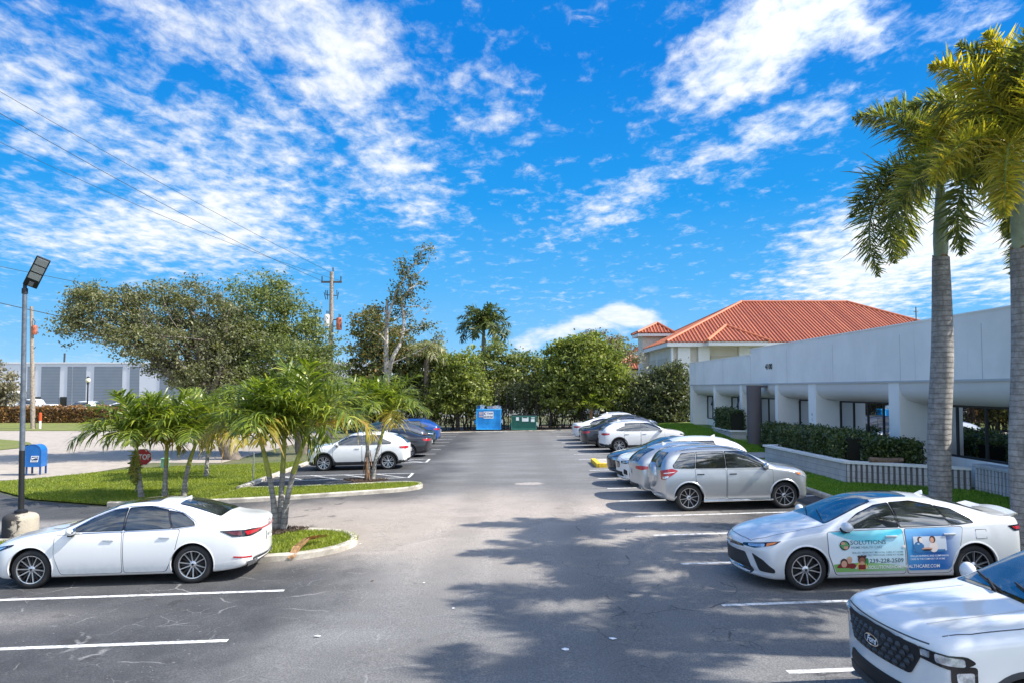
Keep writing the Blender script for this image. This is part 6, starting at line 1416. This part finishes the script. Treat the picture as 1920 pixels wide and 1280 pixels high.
# row of trees beyond the end of the lot
TB = [('leafy tree with brown-tinged leaves, leftmost of the row behind the car park', 'brown', [(690, 620, 30, 42), (680, 690, 34, 50), (735, 640, 40, 40), (720, 700, 50, 52), (700, 750, 50, 40)], 61, 17000, .26),
      ('tree of mixed green and tan leaves right of the tall bare-topped tree', 'mid', [(790, 690, 45, 45), (765, 735, 40, 42), (830, 720, 42, 48), (800, 660, 30, 22)], 62, 15000, .25),
      ('light green tree behind the blue cars, left of the blue dumpster', 'bright', [(860, 700, 42, 42), (880, 740, 40, 36), (835, 745, 36, 34)], 60, 14000, .26),
      ('dark leafed tree right behind the blue dumpster', 'mid', [(925, 690, 40, 46), (950, 730, 42, 42), (905, 735, 36, 36)], 63, 14000, .25),
      ('green tree above the green dumpster with a spiky top', 'mid', [(985, 705, 34, 40), (1005, 735, 36, 36), (975, 680, 18, 22), (1010, 690, 14, 20)], 64, 9000, .24),
      ('big rounded glossy green tree left of the red-tiled building', 'bright', [(1075, 690, 52, 52), (1120, 690, 52, 54), (1055, 730, 46, 40), (1150, 730, 46, 44), (1100, 655, 40, 28), (1045, 665, 24, 26)], 60, 30000, .25),
      ('greyish bare-twigged tree showing above the big rounded green tree', 'grey', [(1125, 655, 48, 32), (1160, 672, 36, 28), (1100, 645, 24, 20)], 66, 7000, .22),
      ('dark grey-green tree against the end of the office building', 'dark', [(1240, 725, 40, 36), (1265, 710, 26, 32), (1215, 745, 36, 34), (1275, 760, 26, 36), (1240, 775, 40, 26)], 59, 17000, .24)]
for i, (lab, mt, bl_, Yb, nl, ls) in enumerate(TB):
    bb = [pb(a, b, Yb, c, d) for a, b, c, d in bl_]; cx = sum(b[0] for b in bb)/len(bb)
    tree('tree', lab, (cx, Yb, gz(cx)), bb, LV[mt], nl, ls, 'trees beyond the end of the lot', trunk=.2, clump=.36, bark=TWIG, nlimb=14, seed=10+i, fork=.3)
# undergrowth: thin dark trunks with loose foliage, one clump after another
UX = [(665, 100), (720, 0), (775, 1), (830, 2), (872, 3), (960, 4), (1020, 5), (1060, 6), (1105, 7), (1150, 8), (1200, 9), (1250, 10)]
UL = ['under the leftmost tree of the row', 'under the tall bare-topped tree', 'behind the parked teal and blue cars', 'left of the blue dumpster, farther from it', 'just left of the blue dumpster', 'between the two dumpsters', 'right behind the green dumpster', 'a little right of the green dumpster', 'behind the small sunlit palm', 'right of the small sunlit palm', 'behind the white cars of the far right row', 'beside the end of the office building']
for (px, k), ul in zip(UX, UL):
    a = AT(px, 770, 60.5); z0 = gz(a.x); random.seed(k+50); RNG = np.random.default_rng(k+50)
    t = thing('undergrowth_bush', 'dark loose bush with thin bare stems '+ul, 'bush', (a.x, 60.5, z0), group='bushes at the foot of the tree row'); mb = MB(); C = []
    for q in range(11):
        x = random.uniform(-1.3, 1.3); y = random.uniform(-.8, 1.2); e = Vector((x+random.uniform(-.9, .9), y, random.uniform(2.2, 4.2))); limb(mb, (x, y, -.1), e, .06, .02, .12, 5, 5)
        limb(mb, (x, y, random.uniform(.3, 1)), (x+random.uniform(-.9, .9), y, random.uniform(1.5, 2.8)), .03, .012, .2, 4, 4)
    C = np.concatenate([RNG.normal(size=(46, 3))*np.array([.26, .26, .2])+np.array([random.uniform(-1.6, 1.6), random.uniform(-.8, 1.2), random.choice([random.uniform(.4, 3.6), random.uniform(2.4, 4.0)])]) for _ in range(40)])
    C = C[C[:, 2] > .1]; V, Fq = leaf_quads(C, .2, .55); np_mesh('foliage', V, Fq, LV['under'], t); mb.build('stems', TWIG, t, True)
# tall sparse tree with a bare, leaning top
random.seed(5); RNG = np.random.default_rng(5)
Yt = 53; b0 = AT(727, 770, Yt); t = thing('sparse_tree', 'tall half-bare tree with pale forked trunk and sparse brown leaves, leaning right', 'tree', (b0.x, Yt, gz(b0.x))); O = Vector(t.location); mb = MB(); tips = []
def W_(px, py): return AT(px, py, Yt)-O
def br(pts, r0, r1, leafy=0, n=7):
    P_ = smooth_poly([W_(*p)+Vector((0, random.uniform(-.4, .4), 0)) for p in pts], 4, False); k = len(P_); mb.tube(P_, [r0+(r1-r0)*i/(k-1) for i in range(k)], n)
    if leafy:
        for i in range(leafy): tips.append(P_[int(random.uniform(.25, 1)*(k-1))]+Vector((random.uniform(-.35, .35), random.uniform(-.4, .4), random.uniform(-.3, .35))))
mb.tube([(0, 0, -.1), W_(727, 735)], [.30, .24], 9)
br([(727, 740), (724, 690), (723, 640), (724, 600), (725, 562)], .24, .10); br([(727, 705), (738, 670), (752, 640), (756, 600), (752, 560), (770, 540), (766, 510), (782, 490), (794, 470)], .17, .03, 19)
br([(725, 620), (733, 580), (745, 545), (760, 520), (755, 500)], .09, .03, 20); br([(752, 570), (765, 575), (784, 573), (800, 585)], .05, .015, 2); br([(765, 545), (785, 532), (805, 535)], .05, .015, 3)
br([(764, 530), (785, 515), (800, 497), (806, 475)], .045, .015, 4); br([(725, 590), (712, 575), (695, 580), (690, 600)], .05, .015, 14); br([(724, 640), (705, 620), (690, 640)], .06, .02, 16)
br([(752, 625), (775, 615), (800, 610), (815, 605)], .06, .015, 14); br([(740, 600), (750, 590), (775, 590)], .04, .01, 8); br([(735, 575), (745, 560), (772, 548), (775, 520)], .06, .02, 20); br([(782, 490), (798, 478), (808, 462)], .03, .01, 10); br([(760, 500), (752, 490), (745, 505)], .03, .01, 6)
br([(735, 680), (770, 665), (800, 650), (828, 628)], .06, .015, 14); br([(775, 590), (790, 580), (815, 575)], .02, .008, 1)
mb.build('trunk', BARKP, t, True)
C = np.concatenate([RNG.normal(size=(20, 3))*np.array([.24, .24, .20])+np.array(q) for q in tips]+[RNG.normal(size=(380, 3))*np.array([1.1, .8, .9])+np.array(W_(718, 660))]); V, Fq = leaf_quads(C, .19, .6); np_mesh('crown', V, Fq, LV['brown'], t)
# ---- palms
def frond(length, n, ll, lw, droop, style='feather', vee=.5, early=False, rough=.12, seed=0):
    """one frond along +X from the origin, starting upward at 45 degrees and arching; returns V, F (quads), rachis points"""
    R = np.random.default_rng(seed); m = 14; pts = [np.zeros(3)]; a = radians(58)
    for k in range(m):
        a -= droop/m*((1.75-1.5*k/m) if early else (.4+1.2*k/m)); pts.append(pts[-1]+np.array([cos(a), 0, sin(a)])*length/m)
    pts = np.array(pts); V = []; Fc = []
    def at(t):
        s = t*m; i = min(int(s), m-1); f = s-i; p = pts[i]*(1-f)+pts[i+1]*f; d = pts[i+1]-pts[i]; return p, d/np.linalg.norm(d)
    t0 = .16 if style != 'fox' else .10
    for i in range(n):
        t = t0+(1-t0)*(i+R.random()*.6)/n; p, d = at(min(t, .995)); up = np.cross(d, np.array([0, 1., 0])); up = -up if up[2] < 0 else up
        env = (sin(pi*min(1, (t-t0)/(1-t0)*.85+.15)))**.55*(1 if t < .85 else .9)
        angs = [(1, vee), (-1, vee)] if style != 'fox' else [(1, R.uniform(-1.2, 1.4)), (-1, R.uniform(-1.2, 1.4)), (1, R.uniform(-.3, 1.5)), (-1, R.uniform(-1.5, .8))]
        for s, ve in angs:
            ve = ve+R.normal()*rough*2; side = np.array([0, s, 0.])*cos(ve)+up*sin(ve); fw = .50+.5*t if style != 'fox' else .35+.4*t
            q = side+d*fw; q /= np.linalg.norm(q); q += R.normal(size=3)*rough; L_ = ll*env*(1+.15*R.normal()); w = np.cross(q, up if abs(ve) < 1 else np.array([0, 1., 0])); w /= np.linalg.norm(w)+1e-9; w = w*lw*.5
            # leaflet in three segments, drooping at its tip
            dr = (.35 if style == 'feather' else .15)*(1+.5*R.random()); P0 = p; P1 = p+q*L_*.4; P2 = p+q*L_*.75-np.array([0, 0, dr*L_*.25]); P3 = p+q*L_*.98-np.array([0, 0, dr*L_*.75])
            o = len(V); V += [P0-w*.4, P0+w*.4, P1-w, P1+w, P2-w*.7, P2+w*.7, P3-w*.1, P3+w*.1]; Fc += [(o, o+2, o+3, o+1), (o+2, o+4, o+5, o+3), (o+4, o+6, o+7, o+5)]
    return np.array(V), np.array(Fc), pts
PALM_L = leafmat('young palm leaves', (.05, .085, .014), (.21, .27, .035), (.58, .56, .14), .42, .38, .6); PALM_Y = leafmat('yellowing palm leaves', (.20, .20, .03), (.38, .30, .06), (.42, .22, .08), .4)
FOX = leafmat('foxtail leaves', (.06, .08, .03), (.20, .215, .065), (.58, .49, .08), .44, .4, .5); FOXG = leafmat('foxtail leaves yellow', (.18, .18, .03), (.44, .38, .06), (.60, .40, .06), .5); ROY = leafmat('royal palm leaves', (.035, .055, .02), (.10, .13, .04), (.25, .24, .11), .3)
RACH = M('palm rachis', (.20, .25, .05), .6, var=.3); PTR, nt, p = nt_new('ringed palm bark'); co_ = objco(nt); s = N(nt, 'ShaderNodeSeparateXYZ'); L(nt, co_, s.inputs[0])
z_ = mth(nt, 'ADD', s.outputs[2], mth(nt, 'MULTIPLY', noise(nt, co_, 5, 3), .06)); rg = mth(nt, 'FRACT', mth(nt, 'DIVIDE', z_, .12)); a_ = mix(nt, mrange(nt, noise(nt, co_, 6, 6, .7), .3, .7), (.19, .175, .16), (.37, .345, .32)); a_ = mix(nt, mrange(nt, noise(nt, mapping(nt, co_, (3, 3, .6)), 1.6, 6, .7), .5, .68, 0, .6), a_, (.13, .125, .11)); a_ = mix(nt, mrange(nt, noise(nt, mapping(nt, co_, loc=(5, 5, 5)), 3.2, 5, .7), .62, .72, 0, .6), a_, (.50, .50, .46))
L(nt, mix(nt, mth(nt, 'MULTIPLY', mrange(nt, rg, .78, .92), .6), a_, (.11, .095, .085)), p.inputs['Base Color']); p.inputs['Roughness'].default_value = .85; bump(nt, p, mth(nt, 'ADD', mrange(nt, rg, .0, .9, 1., 0.), mth(nt, 'MULTIPLY', noise(nt, co_, 40, 4), .4)), .6, .03)
SHAFT = M('green crownshaft', (.25, .29, .19), .5, var=.25, vs=3); SHAFTY = M('yellow green stem', (.30, .30, .05), .55, var=.3, vs=6); HUSK = M('dry brown husk', (.28, .16, .09), .9, var=.4, vs=9)
def place_frond(t, fr, mat, at, az, tilt, sc=1., roll=0., rr=.02):
    V, Fc, pts = fr; Mx = Matrix.Translation(at) @ Matrix.Rotation(az, 4, 'Z') @ Matrix.Rotation(tilt, 4, 'Y') @ Matrix.Rotation(roll, 4, 'X') @ Matrix.Scale(sc, 4)
    M3 = np.array(Mx)[:3, :3]; VV = V @ M3.T+np.array(at)[None, :]; o = np_mesh('frond', VV, Fc, [mat, RACH], t)
    mb = MB(); k = len(pts); mb.tube([Mx @ Vector(q) for q in pts], [rr*(1-.85*i/(k-1))*sc for i in range(k)], 5); mb.build('stalk', RACH, o, True)
def cluster_palm(label, base, stems, scale=1., seed=0, group=None, name='young_palm', nf=11, skirt=False):
    t = thing(name, label, 'palm', base, group=group); random.seed(seed)
    for si, (dx, dy, h, curve) in enumerate(stems):
        top = Vector((dx, dy, h)); pts = smooth_poly([(dx*.16, dy*.2, -.05), (dx*.34+curve*.3, dy*.35, h*.33), (dx*.66+curve*.4, dy*.7, h*.68), top], 5, False); k = len(pts)
        mb = MB(); g = int(k*.62); mb.tube(pts[:g+1], [(.088-.032*min(1, i/(k*.35)))*scale for i in range(g+1)], 12); mb.build('trunk', PTR, t, True, 60)
        mb = MB(); mb.tube(pts[g:], [(.058-.024*(i/(k-g)))*scale for i in range(k-g)], 10); mb.build('crownshaft', SHAFTY, t, True)
        for j in range(nf):
            az = 2.39996*j+si*1.3+random.uniform(-.3, .3); u = j/(nf-1); L_ = random.uniform(1.5, 2.05)*scale
            fr = frond(L_, 38, .56*scale, .044*scale, radians(70+55*u+random.uniform(-12, 12)), vee=.6-.75*u, seed=seed*50+si*20+j, rough=.15); place_frond(t, fr, PALM_Y if (u > .88 and random.random() < .6) else PALM_L, top-Vector((0, 0, .05)), az, radians(-32+42*u), rr=.022)
        if skirt and si == 0:
            for j in range(10):
                fr = frond(1.0+.09*(j % 4), 22, .19, .036, radians(14), vee=-.3, seed=900+j, rough=.3); place_frond(t, fr, PALM_L if j % 2 else PALM_Y, top-Vector((0, 0, -.1+.03*j)), 2.6+.3*j, radians(128+5*(j % 4)), rr=.02)
    return t
g3 = G(523, 1003)
cluster_palm('three-stemmed palm on the near grass island beside the white sedan', (g3.x, g3.y, g3.z+.1), [(-.50, .1, 2.15, .05), (-.02, .40, 2.25, 0), (.66, -.1, 2.30, -.10)], 1.16, 21, nf=14)
g4 = G(693, 906)
cluster_palm('twin-stemmed palm with a dry husk, on the second island before the white sport utility car', (g4.x, g4.y, g4.z+.1), [(-.12, .05, 2.35, -.1), (.60, 0, 2.25, 0)], 1.16, 22, nf=13)
hk = MB(); random.seed(77)
for k in range(46):
    z = random.uniform(.1, 1.15); a = random.uniform(0, 2*pi); x0 = -.06-.02*z; r0 = .10; p = Vector((x0+cos(a)*r0, sin(a)*r0, z)); q = p+Vector((cos(a)*.10, sin(a)*.08, -.35-.2*random.random())); w = Vector((-sin(a), cos(a), 0))*.025
    hk.add([p-w, p+w, q+w*.4, q-w*.4], [(0, 1, 2, 3)])
hk.build('dry_husk', HUSK, [o for o in bpy.data.objects if o.get('category') == 'palm'][-1], clean=False)
for lab, px, py, st, sd_ in (('leftmost young palm, its drooping yellow fronds hiding part of the stop sign', 268, 936, [(-.25, 0, 1.75, -.1)], 31), ('straight young palm between the leftmost and the slanting one', 308, 934, [(.05, 0, 1.8, .02)], 32), ('slanting young palm with a yellow-green stem behind the white sedan', 341, 934, [(.42, 0, 1.8, -.12)], 33), ('young palm farthest back on the lawn', 386, 896, [(.05, 0, 1.7, .05)], 34)):
    g_ = G(px, py); cluster_palm(lab, (g_.x, g_.y, g_.z), st, 1.28, sd_, 'young palms in a row on the lawn', nf=14, skirt=(sd_ == 31))
g5 = G(1108, 806); tS = thing('small_palm', 'small sunlit palm at the foot of the tree row above the far right cars', 'palm', (AT(1108, 750, 58.8).x, 58.8, .12)); random.seed(8)
mb = MB(); mb.tube([(0, 0, -.1), (0, 0, 1.6)], .14, 8); mb.build('trunk', HUSK, tS)
for j in range(15): place_frond(tS, frond(2.0, 22, .55, .07, radians(80+50*j/14), seed=300+j), PALM_L, Vector((0, 0, 1.5)), 2.4*j, radians(-30+55*j/14))
# royal palm far back
aR = AT(907, 660, 66); tR = thing('royal_palm', 'tall dark palm rising above the middle of the tree row', 'palm', (aR.x, 66, 0)); zt_ = AT(907, 618, 66).z; random.seed(9)
mb = MB(); mb.tube([(0, 0, -.1), (0, 0, zt_-1.3)], [.26, .22], 10); mb.build('trunk', PTR, tR, True); mb = MB(); mb.tube([(0, 0, zt_-1.4), (0, 0, zt_)], [.24, .12], 10); mb.build('crownshaft', SHAFT, tR, True)
for j in range(24): place_frond(tR, frond(3.1, 34, .8, .13, radians(85+60*j/23), seed=400+j, rough=.25, vee=.1), ROY, Vector((0, 0, zt_-.1)), 2.4*j+.4, radians(-38+70*j/23), rr=.05)
# fan palm with pale dry fronds in the tree row
aF = AT(800, 660, 60); tF = thing('dry_palm', 'pale drooping palm fronds among the trees left of the tall dark palm', 'palm', (aF.x, 60, 0)); DRYP = leafmat('pale dry palm leaves', (.20, .21, .13), (.34, .33, .22), None, .3)
mb = MB(); mb.tube([(0, 0, -.1), (0, 0, aF.z-.6)], .22, 8); mb.build('trunk', BARK, tF)
for j in range(15): place_frond(tF, frond(2.4, 24, .9, .06, radians(110+50*j/14), seed=500+j, vee=-.2), DRYP, Vector((0, 0, aF.z-.5)), 2.4*j, radians(-30+45*j/14), rr=.04)
# foxtail palms at the right
def foxtail(label, base, htop, rad, seed, fr_list, lean=(0, 0), name='foxtail_palm'):
    t = thing(name, label, 'palm', base); random.seed(seed); h0 = htop-1.9
    T = Vector((lean[0], lean[1], htop)); S0 = Vector((lean[0]*.8, lean[1]*.8, h0)); mb = MB(); pts = smooth_poly([(0, 0, -.15), (lean[0]*.1-.03, 0, h0*.3), (lean[0]*.45+.04, 0, h0*.65), S0], 9, False); k = len(pts)
    prof = [rad*(1.22 if i < 2 else 1.12-.10*(i/k)+.14*sin(pi*min(1, i/k*1.1))-.32*max(0, (i/k-.6))) for i in range(k)]; mb.tube(pts, prof, 20); mb.build('trunk', PTR, t, True, 60)
    mb = MB(); q = [S0.lerp(T, i/6) for i in range(7)]; mb.tube(q, [rad*.72, rad*.80, rad*.78, rad*.70, rad*.6, rad*.48, rad*.36], 16); mb.build('crownshaft', SHAFT, t, True)
    hb = MB()
    for i in range(3): hb.tube([S0+Vector((cos(a)*rad*.8, sin(a)*rad*.8, -.25*i+.05*sin(3*a))) for a in [2*pi*j/14 for j in range(15)]], .02, 5)
    hb.build('leaf_scar', HUSK, t)
    for j, (az, tilt, L_, drp, ye) in enumerate(fr_list):
        place_frond(t, frond(L_, 125, .50, .032, radians(drp), 'fox', seed=seed*40+j, rough=.22, early=tilt > -10), FOXG if ye else FOX, T-Vector((0, 0, .12)), radians(az), radians(tilt), rr=.045)
    return t
b1 = Vector((10.05, 17.0, gz(10)+.05)); z1 = AT(1763, 335, 17.0).z; x1 = AT(1763, 335, 17).x
FR1 = [(180, 8, 3.7, 150, 0), (200, 6, 3.4, 150, 0), (186, -8, 3.0, 125, 0), (170, -22, 2.9, 95, 0), (222, -8, 3.0, 128, 1), (150, -34, 2.6, 72, 0), (100, -30, 2.5, 70, 0), (55, -32, 2.6, 80, 0), (270, -22, 2.3, 105, 1), (243, -10, 2.6, 115, 1), (298, -14, 2.4, 110, 0), (355, 8, 3.8, 150, 0), (342, 6, 3.4, 150, 0), (0, -8, 3.0, 120, 1), (25, -20, 2.8, 95, 0), (250, -28, 2.6, 100, 1), (90, 0, 2.9, 140, 0), (345, -18, 2.7, 105, 0)]
foxtail('foxtail palm standing farther left, its whole bushy crown in view, before the office building', b1, z1-b1.z, .205, 61, FR1, (x1-b1.x, 0))
b2 = Vector((9.95, 14.1, gz(10)+.05)); z2 = AT(1905, 290, 14.1).z; x2 = AT(1908, 290, 14.1).x
FR2 = [(182, -22, 2.8, 80, 1), (200, 0, 2.9, 108, 1), (160, 5, 2.9, 110, 0), (228, 12, 2.9, 120, 1), (262, -12, 2.8, 105, 1), (300, 5, 2.8, 120, 0), (340, 10, 2.9, 120, 0), (20, -5, 2.8, 110, 0), (60, 5, 2.8, 120, 0), (100, -15, 2.8, 110, 1), (135, -18, 2.8, 90, 0), (190, -38, 2.7, 50, 1), (250, -35, 2.6, 70, 0), (330, -30, 2.6, 90, 0), (190, 26, 2.9, 125, 0), (168, -34, 2.8, 60, 0)]
foxtail('nearer foxtail palm cut off by the right edge of the photo', b2, z2-b2.z, .18, 62, FR2, (x2-b2.x, 0))
# palms and a tree just outside the view on the right, which shade the lane
for i, (x, y, h, lab) in enumerate(((11.4, 11.0, 9.4, 'outside the photo to the right, nearest the one at its edge'), (11.3, 8.5, 10.1, 'outside the photo to the right, second from the one at its edge'), (10.4, 6.5, 10.0, 'outside the photo to the right, nearest the viewer'))):
    foxtail('foxtail palm '+lab, Vector((x, y, .25)), h, .21, 70+i, [(a, random.Random(i*9+a).uniform(-30, 30), 2.9, 120, 0) for a in range(0, 360, 33)])
# ---------------------------------------------------------------- hedges
def hedge(label, pts, h0, h1, w, mat, n, ls, group=None, name='hedge', zb=None, core=(.012, .014, .009)):
    t = thing(name, label, 'hedge', (*pts[0], h0), group=group); R = np.random.default_rng(len(label)); C = []; mb = MB()
    for a, b in zip(pts[:-1], pts[1:]):
        a = np.array(a); b = np.array(b); L_ = np.linalg.norm(b-a); d = (b-a)/L_; nn = np.array([-d[1], d[0]]); k = int(n*L_/sum(np.linalg.norm(np.array(q)-np.array(p)) for p, q in zip(pts[:-1], pts[1:])))
        s = R.random(k)*L_; th = R.random(k)*pi; face = R.random(k); hh = (h1-h0)*(1+.06*np.sin(s*2.3)+.05*np.sin(s*5.1+1))
        u = np.cos(th); v = np.sin(th); m = np.maximum(np.abs(u), np.abs(v)); u, v = u/m, v/m; jit = R.normal(size=(k, 3))*.06
        off = u*w/2*(1+.10*np.sin(s*3+th)); z = np.where(face < .62, R.random(k)*hh, v*hh); off = np.where(face < .62, np.sign(u)*w/2*(1+.1*np.sin(s*4)), off)
        x = a[0]+d[0]*s+nn[0]*off+jit[:, 0]-pts[0][0]; y = a[1]+d[1]*s+nn[1]*off+jit[:, 1]-pts[0][1]; C.append(np.stack([x, y, np.maximum(.02, z+jit[:, 2])], 1))
        q = [Vector((*(a-nn*w*.42), 0)), Vector((*(b-nn*w*.42), 0)), Vector((*(b+nn*w*.42), 0)), Vector((*(a+nn*w*.42), 0))]; o = Vector((*pts[0], 0)); zt2 = (h1-h0)*.90
        mb.add([v2-o for v2 in q]+[v2-o+Vector((0, 0, zt2)) for v2 in q], [(0, 1, 5, 4), (1, 2, 6, 5), (2, 3, 7, 6), (3, 0, 4, 7), (4, 5, 6, 7)])
    mb.build('inner_branches', M('hedge inside %.3f' % core[0], core, .95), t); V, Fq = leaf_quads(np.concatenate(C), ls, .55, .6); np_mesh('foliage', V, Fq, mat, t); return t
hedge('clipped dark green hedge filling the large block planter', [(12.25, 30.9), (12.35, 25.3)], .86, 1.78, 1.5, LV['hedge'], 15000, .10)
hedge('low leafy shrubs at the near end of the large block planter', [(12.2, 25.0), (13.6, 24.0)], .86, 1.62, .9, LV['hedge'], 5000, .10, name='shrub')
hedge('clipped hedge between the taupe column and the large planter', [(13.35, 37.2), (13.1, 33.2)], .3, 1.55, .9, LV['hedge'], 9000, .11)
hedge('clipped hedge in the small planter beyond the taupe column', [(13.05, 44.8), (12.95, 41.5)], .95, 2.1, .8, LV['hedge'], 8000, .11)
hedge('dark shrubs under the near mirror windows behind the palm trunks', [(14.05, 21.9), (14.0, 19.6)], .2, .25, .3, LV['hedge'], 10, .1, name='shrub') if False else None
hedge('long clipped brown hedge along the far side of the street', [(-75, 77.8), (-40, 77.8)], gl, 1.42, 1.4, LV['bhedge'], 24000, .22, core=(.05, .03, .02))
hedge('right-hand run of the brown hedge, behind the palm crowns and the oak', [(-39.5, 77.8), (-20, 77.8)], gl, 1.45, 1.4, LV['bhedge'], 12000, .22, core=(.05, .03, .02))
# ---------------------------------------------------------------- grass blades
def blades(name, poly, n, h, seed, dz, c, hf=None, wd=.010):
    R = np.random.default_rng(seed); xs = [p[0] for p in poly]; ys = [p[1] for p in poly]; P_ = np.stack([R.uniform(min(xs), max(xs), n*3), R.uniform(min(ys), max(ys), n*3)], 1)
    ins = np.zeros(len(P_), bool); k = len(poly)
    for i in range(k):
        x0, y0 = poly[i-1]; x1, y1 = poly[i]; cnd = ((y0 > P_[:, 1]) != (y1 > P_[:, 1])) & (P_[:, 0] < (x1-x0)*(P_[:, 1]-y0)/((y1-y0) or 1e-9)+x0); ins ^= cnd
    P_ = P_[ins]; q_ = np.sin(P_[:, 0]*1.7+np.sin(P_[:, 1]*2.1))*np.sin(P_[:, 1]*1.3+np.sin(P_[:, 0]*1.9)*1.4); P_ = P_[(q_ < .55) | (R.random(len(P_)) < .35)][:n]; n = len(P_); z = SL*np.clip(P_[:, 0], -13, 13)+dz
    if hf: z = z+np.array([hf(a, b) for a, b in P_])
    a = R.random(n)*2*pi; w = np.stack([np.cos(a), np.sin(a), 0*a], 1)*(wd*(1+R.random(n)))[:, None]; hh = h*(.5+R.random(n)); B_ = np.stack([P_[:, 0], P_[:, 1], z], 1)
    tip = B_+np.stack([R.normal(size=n)*h*.4, R.normal(size=n)*h*.4, hh], 1); V = np.stack([B_-w, B_+w, tip], 1).reshape(-1, 3); o = np_mesh(name, V, np.arange(3*n).reshape(n, 3), c); o['kind'] = 'stuff'
GB = leafmat('grass blades', (.15, .20, .03), (.29, .34, .06), (.45, .42, .14), .42); GB2 = leafmat('right lawn blades', (.11, .22, .025), (.20, .35, .05), (.30, .40, .09), .4)
blades('grass', [(-13.9, 15.1)]+[(p.x*.975, 16.35+(p.y-16.35)*.93) for p in sp1]+[(-13.9, 16.9)], 30000, .055, 1, .10, GB)
blades('grass', [(p.x*.98, 24.7+(p.y-24.7)*.92) for p in sp2], 22000, .06, 2, .10, GB)
blades('grass', lawn_l, 120000, .07, 3, .03, GB, wd=.016)
blades('grass', [(9.45, 12), (14, 12), (14.2, 22.3), (11.2, 24.4), (11, 33), (9.45, 33)], 60000, .06, 4, .05, GB2, mound, .014)
blades('grass', [(9.45, 35.6), (13.3, 35.4), (12.5, 41), (13.6, 55), (9.45, 57)], 60000, .08, 5, .05, GB2, mound, .022)
# mulch and fallen fronds on the near island
MUL = M('mulch', (.11, .075, .055), .9, var=.5, vs=25)
for g_, lab in ((g3, 'ring of brown mulch round the three-stemmed palm'), (g4, 'small ring of brown mulch round the twin-stemmed palm')):
    R = np.random.default_rng(4); n = 2600; a = R.random(n)*2*pi; r_ = .6*np.sqrt(R.random(n))*(1+.25*np.sin(a*3)); C = np.stack([r_*np.cos(a)*1.25-.15, r_*np.sin(a)*.8-.1, .02+.05*R.random(n)], 1); V, Fq = leaf_quads(C, .07, .3); o = np_mesh('mulch', V, Fq, MUL); o.location = (g_.x, g_.y, g_.z+.11); o['kind'] = 'stuff'
gf = G(571, 1040); mb = MB(); R = random.Random(4); D0 = Vector((-.16, -.62, 0)); DRY = M('dry palm leaf', (.50, .30, .15), .8, var=.4, vs=12)
for k in range(26):
    a = R.uniform(-.28, .28); s0 = R.uniform(0, .25); pts = [Vector((.16, .62, .14))*(1-s0)+Vector((R.uniform(-.05, .12)+a*.4, 0, .03)), Vector((a*.2, 0, .17+R.uniform(0, .05))), Vector((-.1+a*.3, -.35, .08+R.uniform(0, .05))), Vector((-.15+a*.25, -.62, -.08+R.uniform(0, .03)))]
    w = Vector((.013, .0, .006)); mb.add([pts[0]-w, pts[0]+w, pts[1]-w*1.3, pts[1]+w*1.3, pts[2]-w, pts[2]+w, pts[3]-w*.5, pts[3]+w*.5], [(0, 1, 3, 2), (2, 3, 5, 4), (4, 5, 7, 6)])
o = mb.build('fallen_frond', DRY, clean=False); o.location = (gf.x, gf.y+.12, gf.z+.12); tag(o, 'dry brown palm frond lying over the kerb of the near island', 'palm frond')
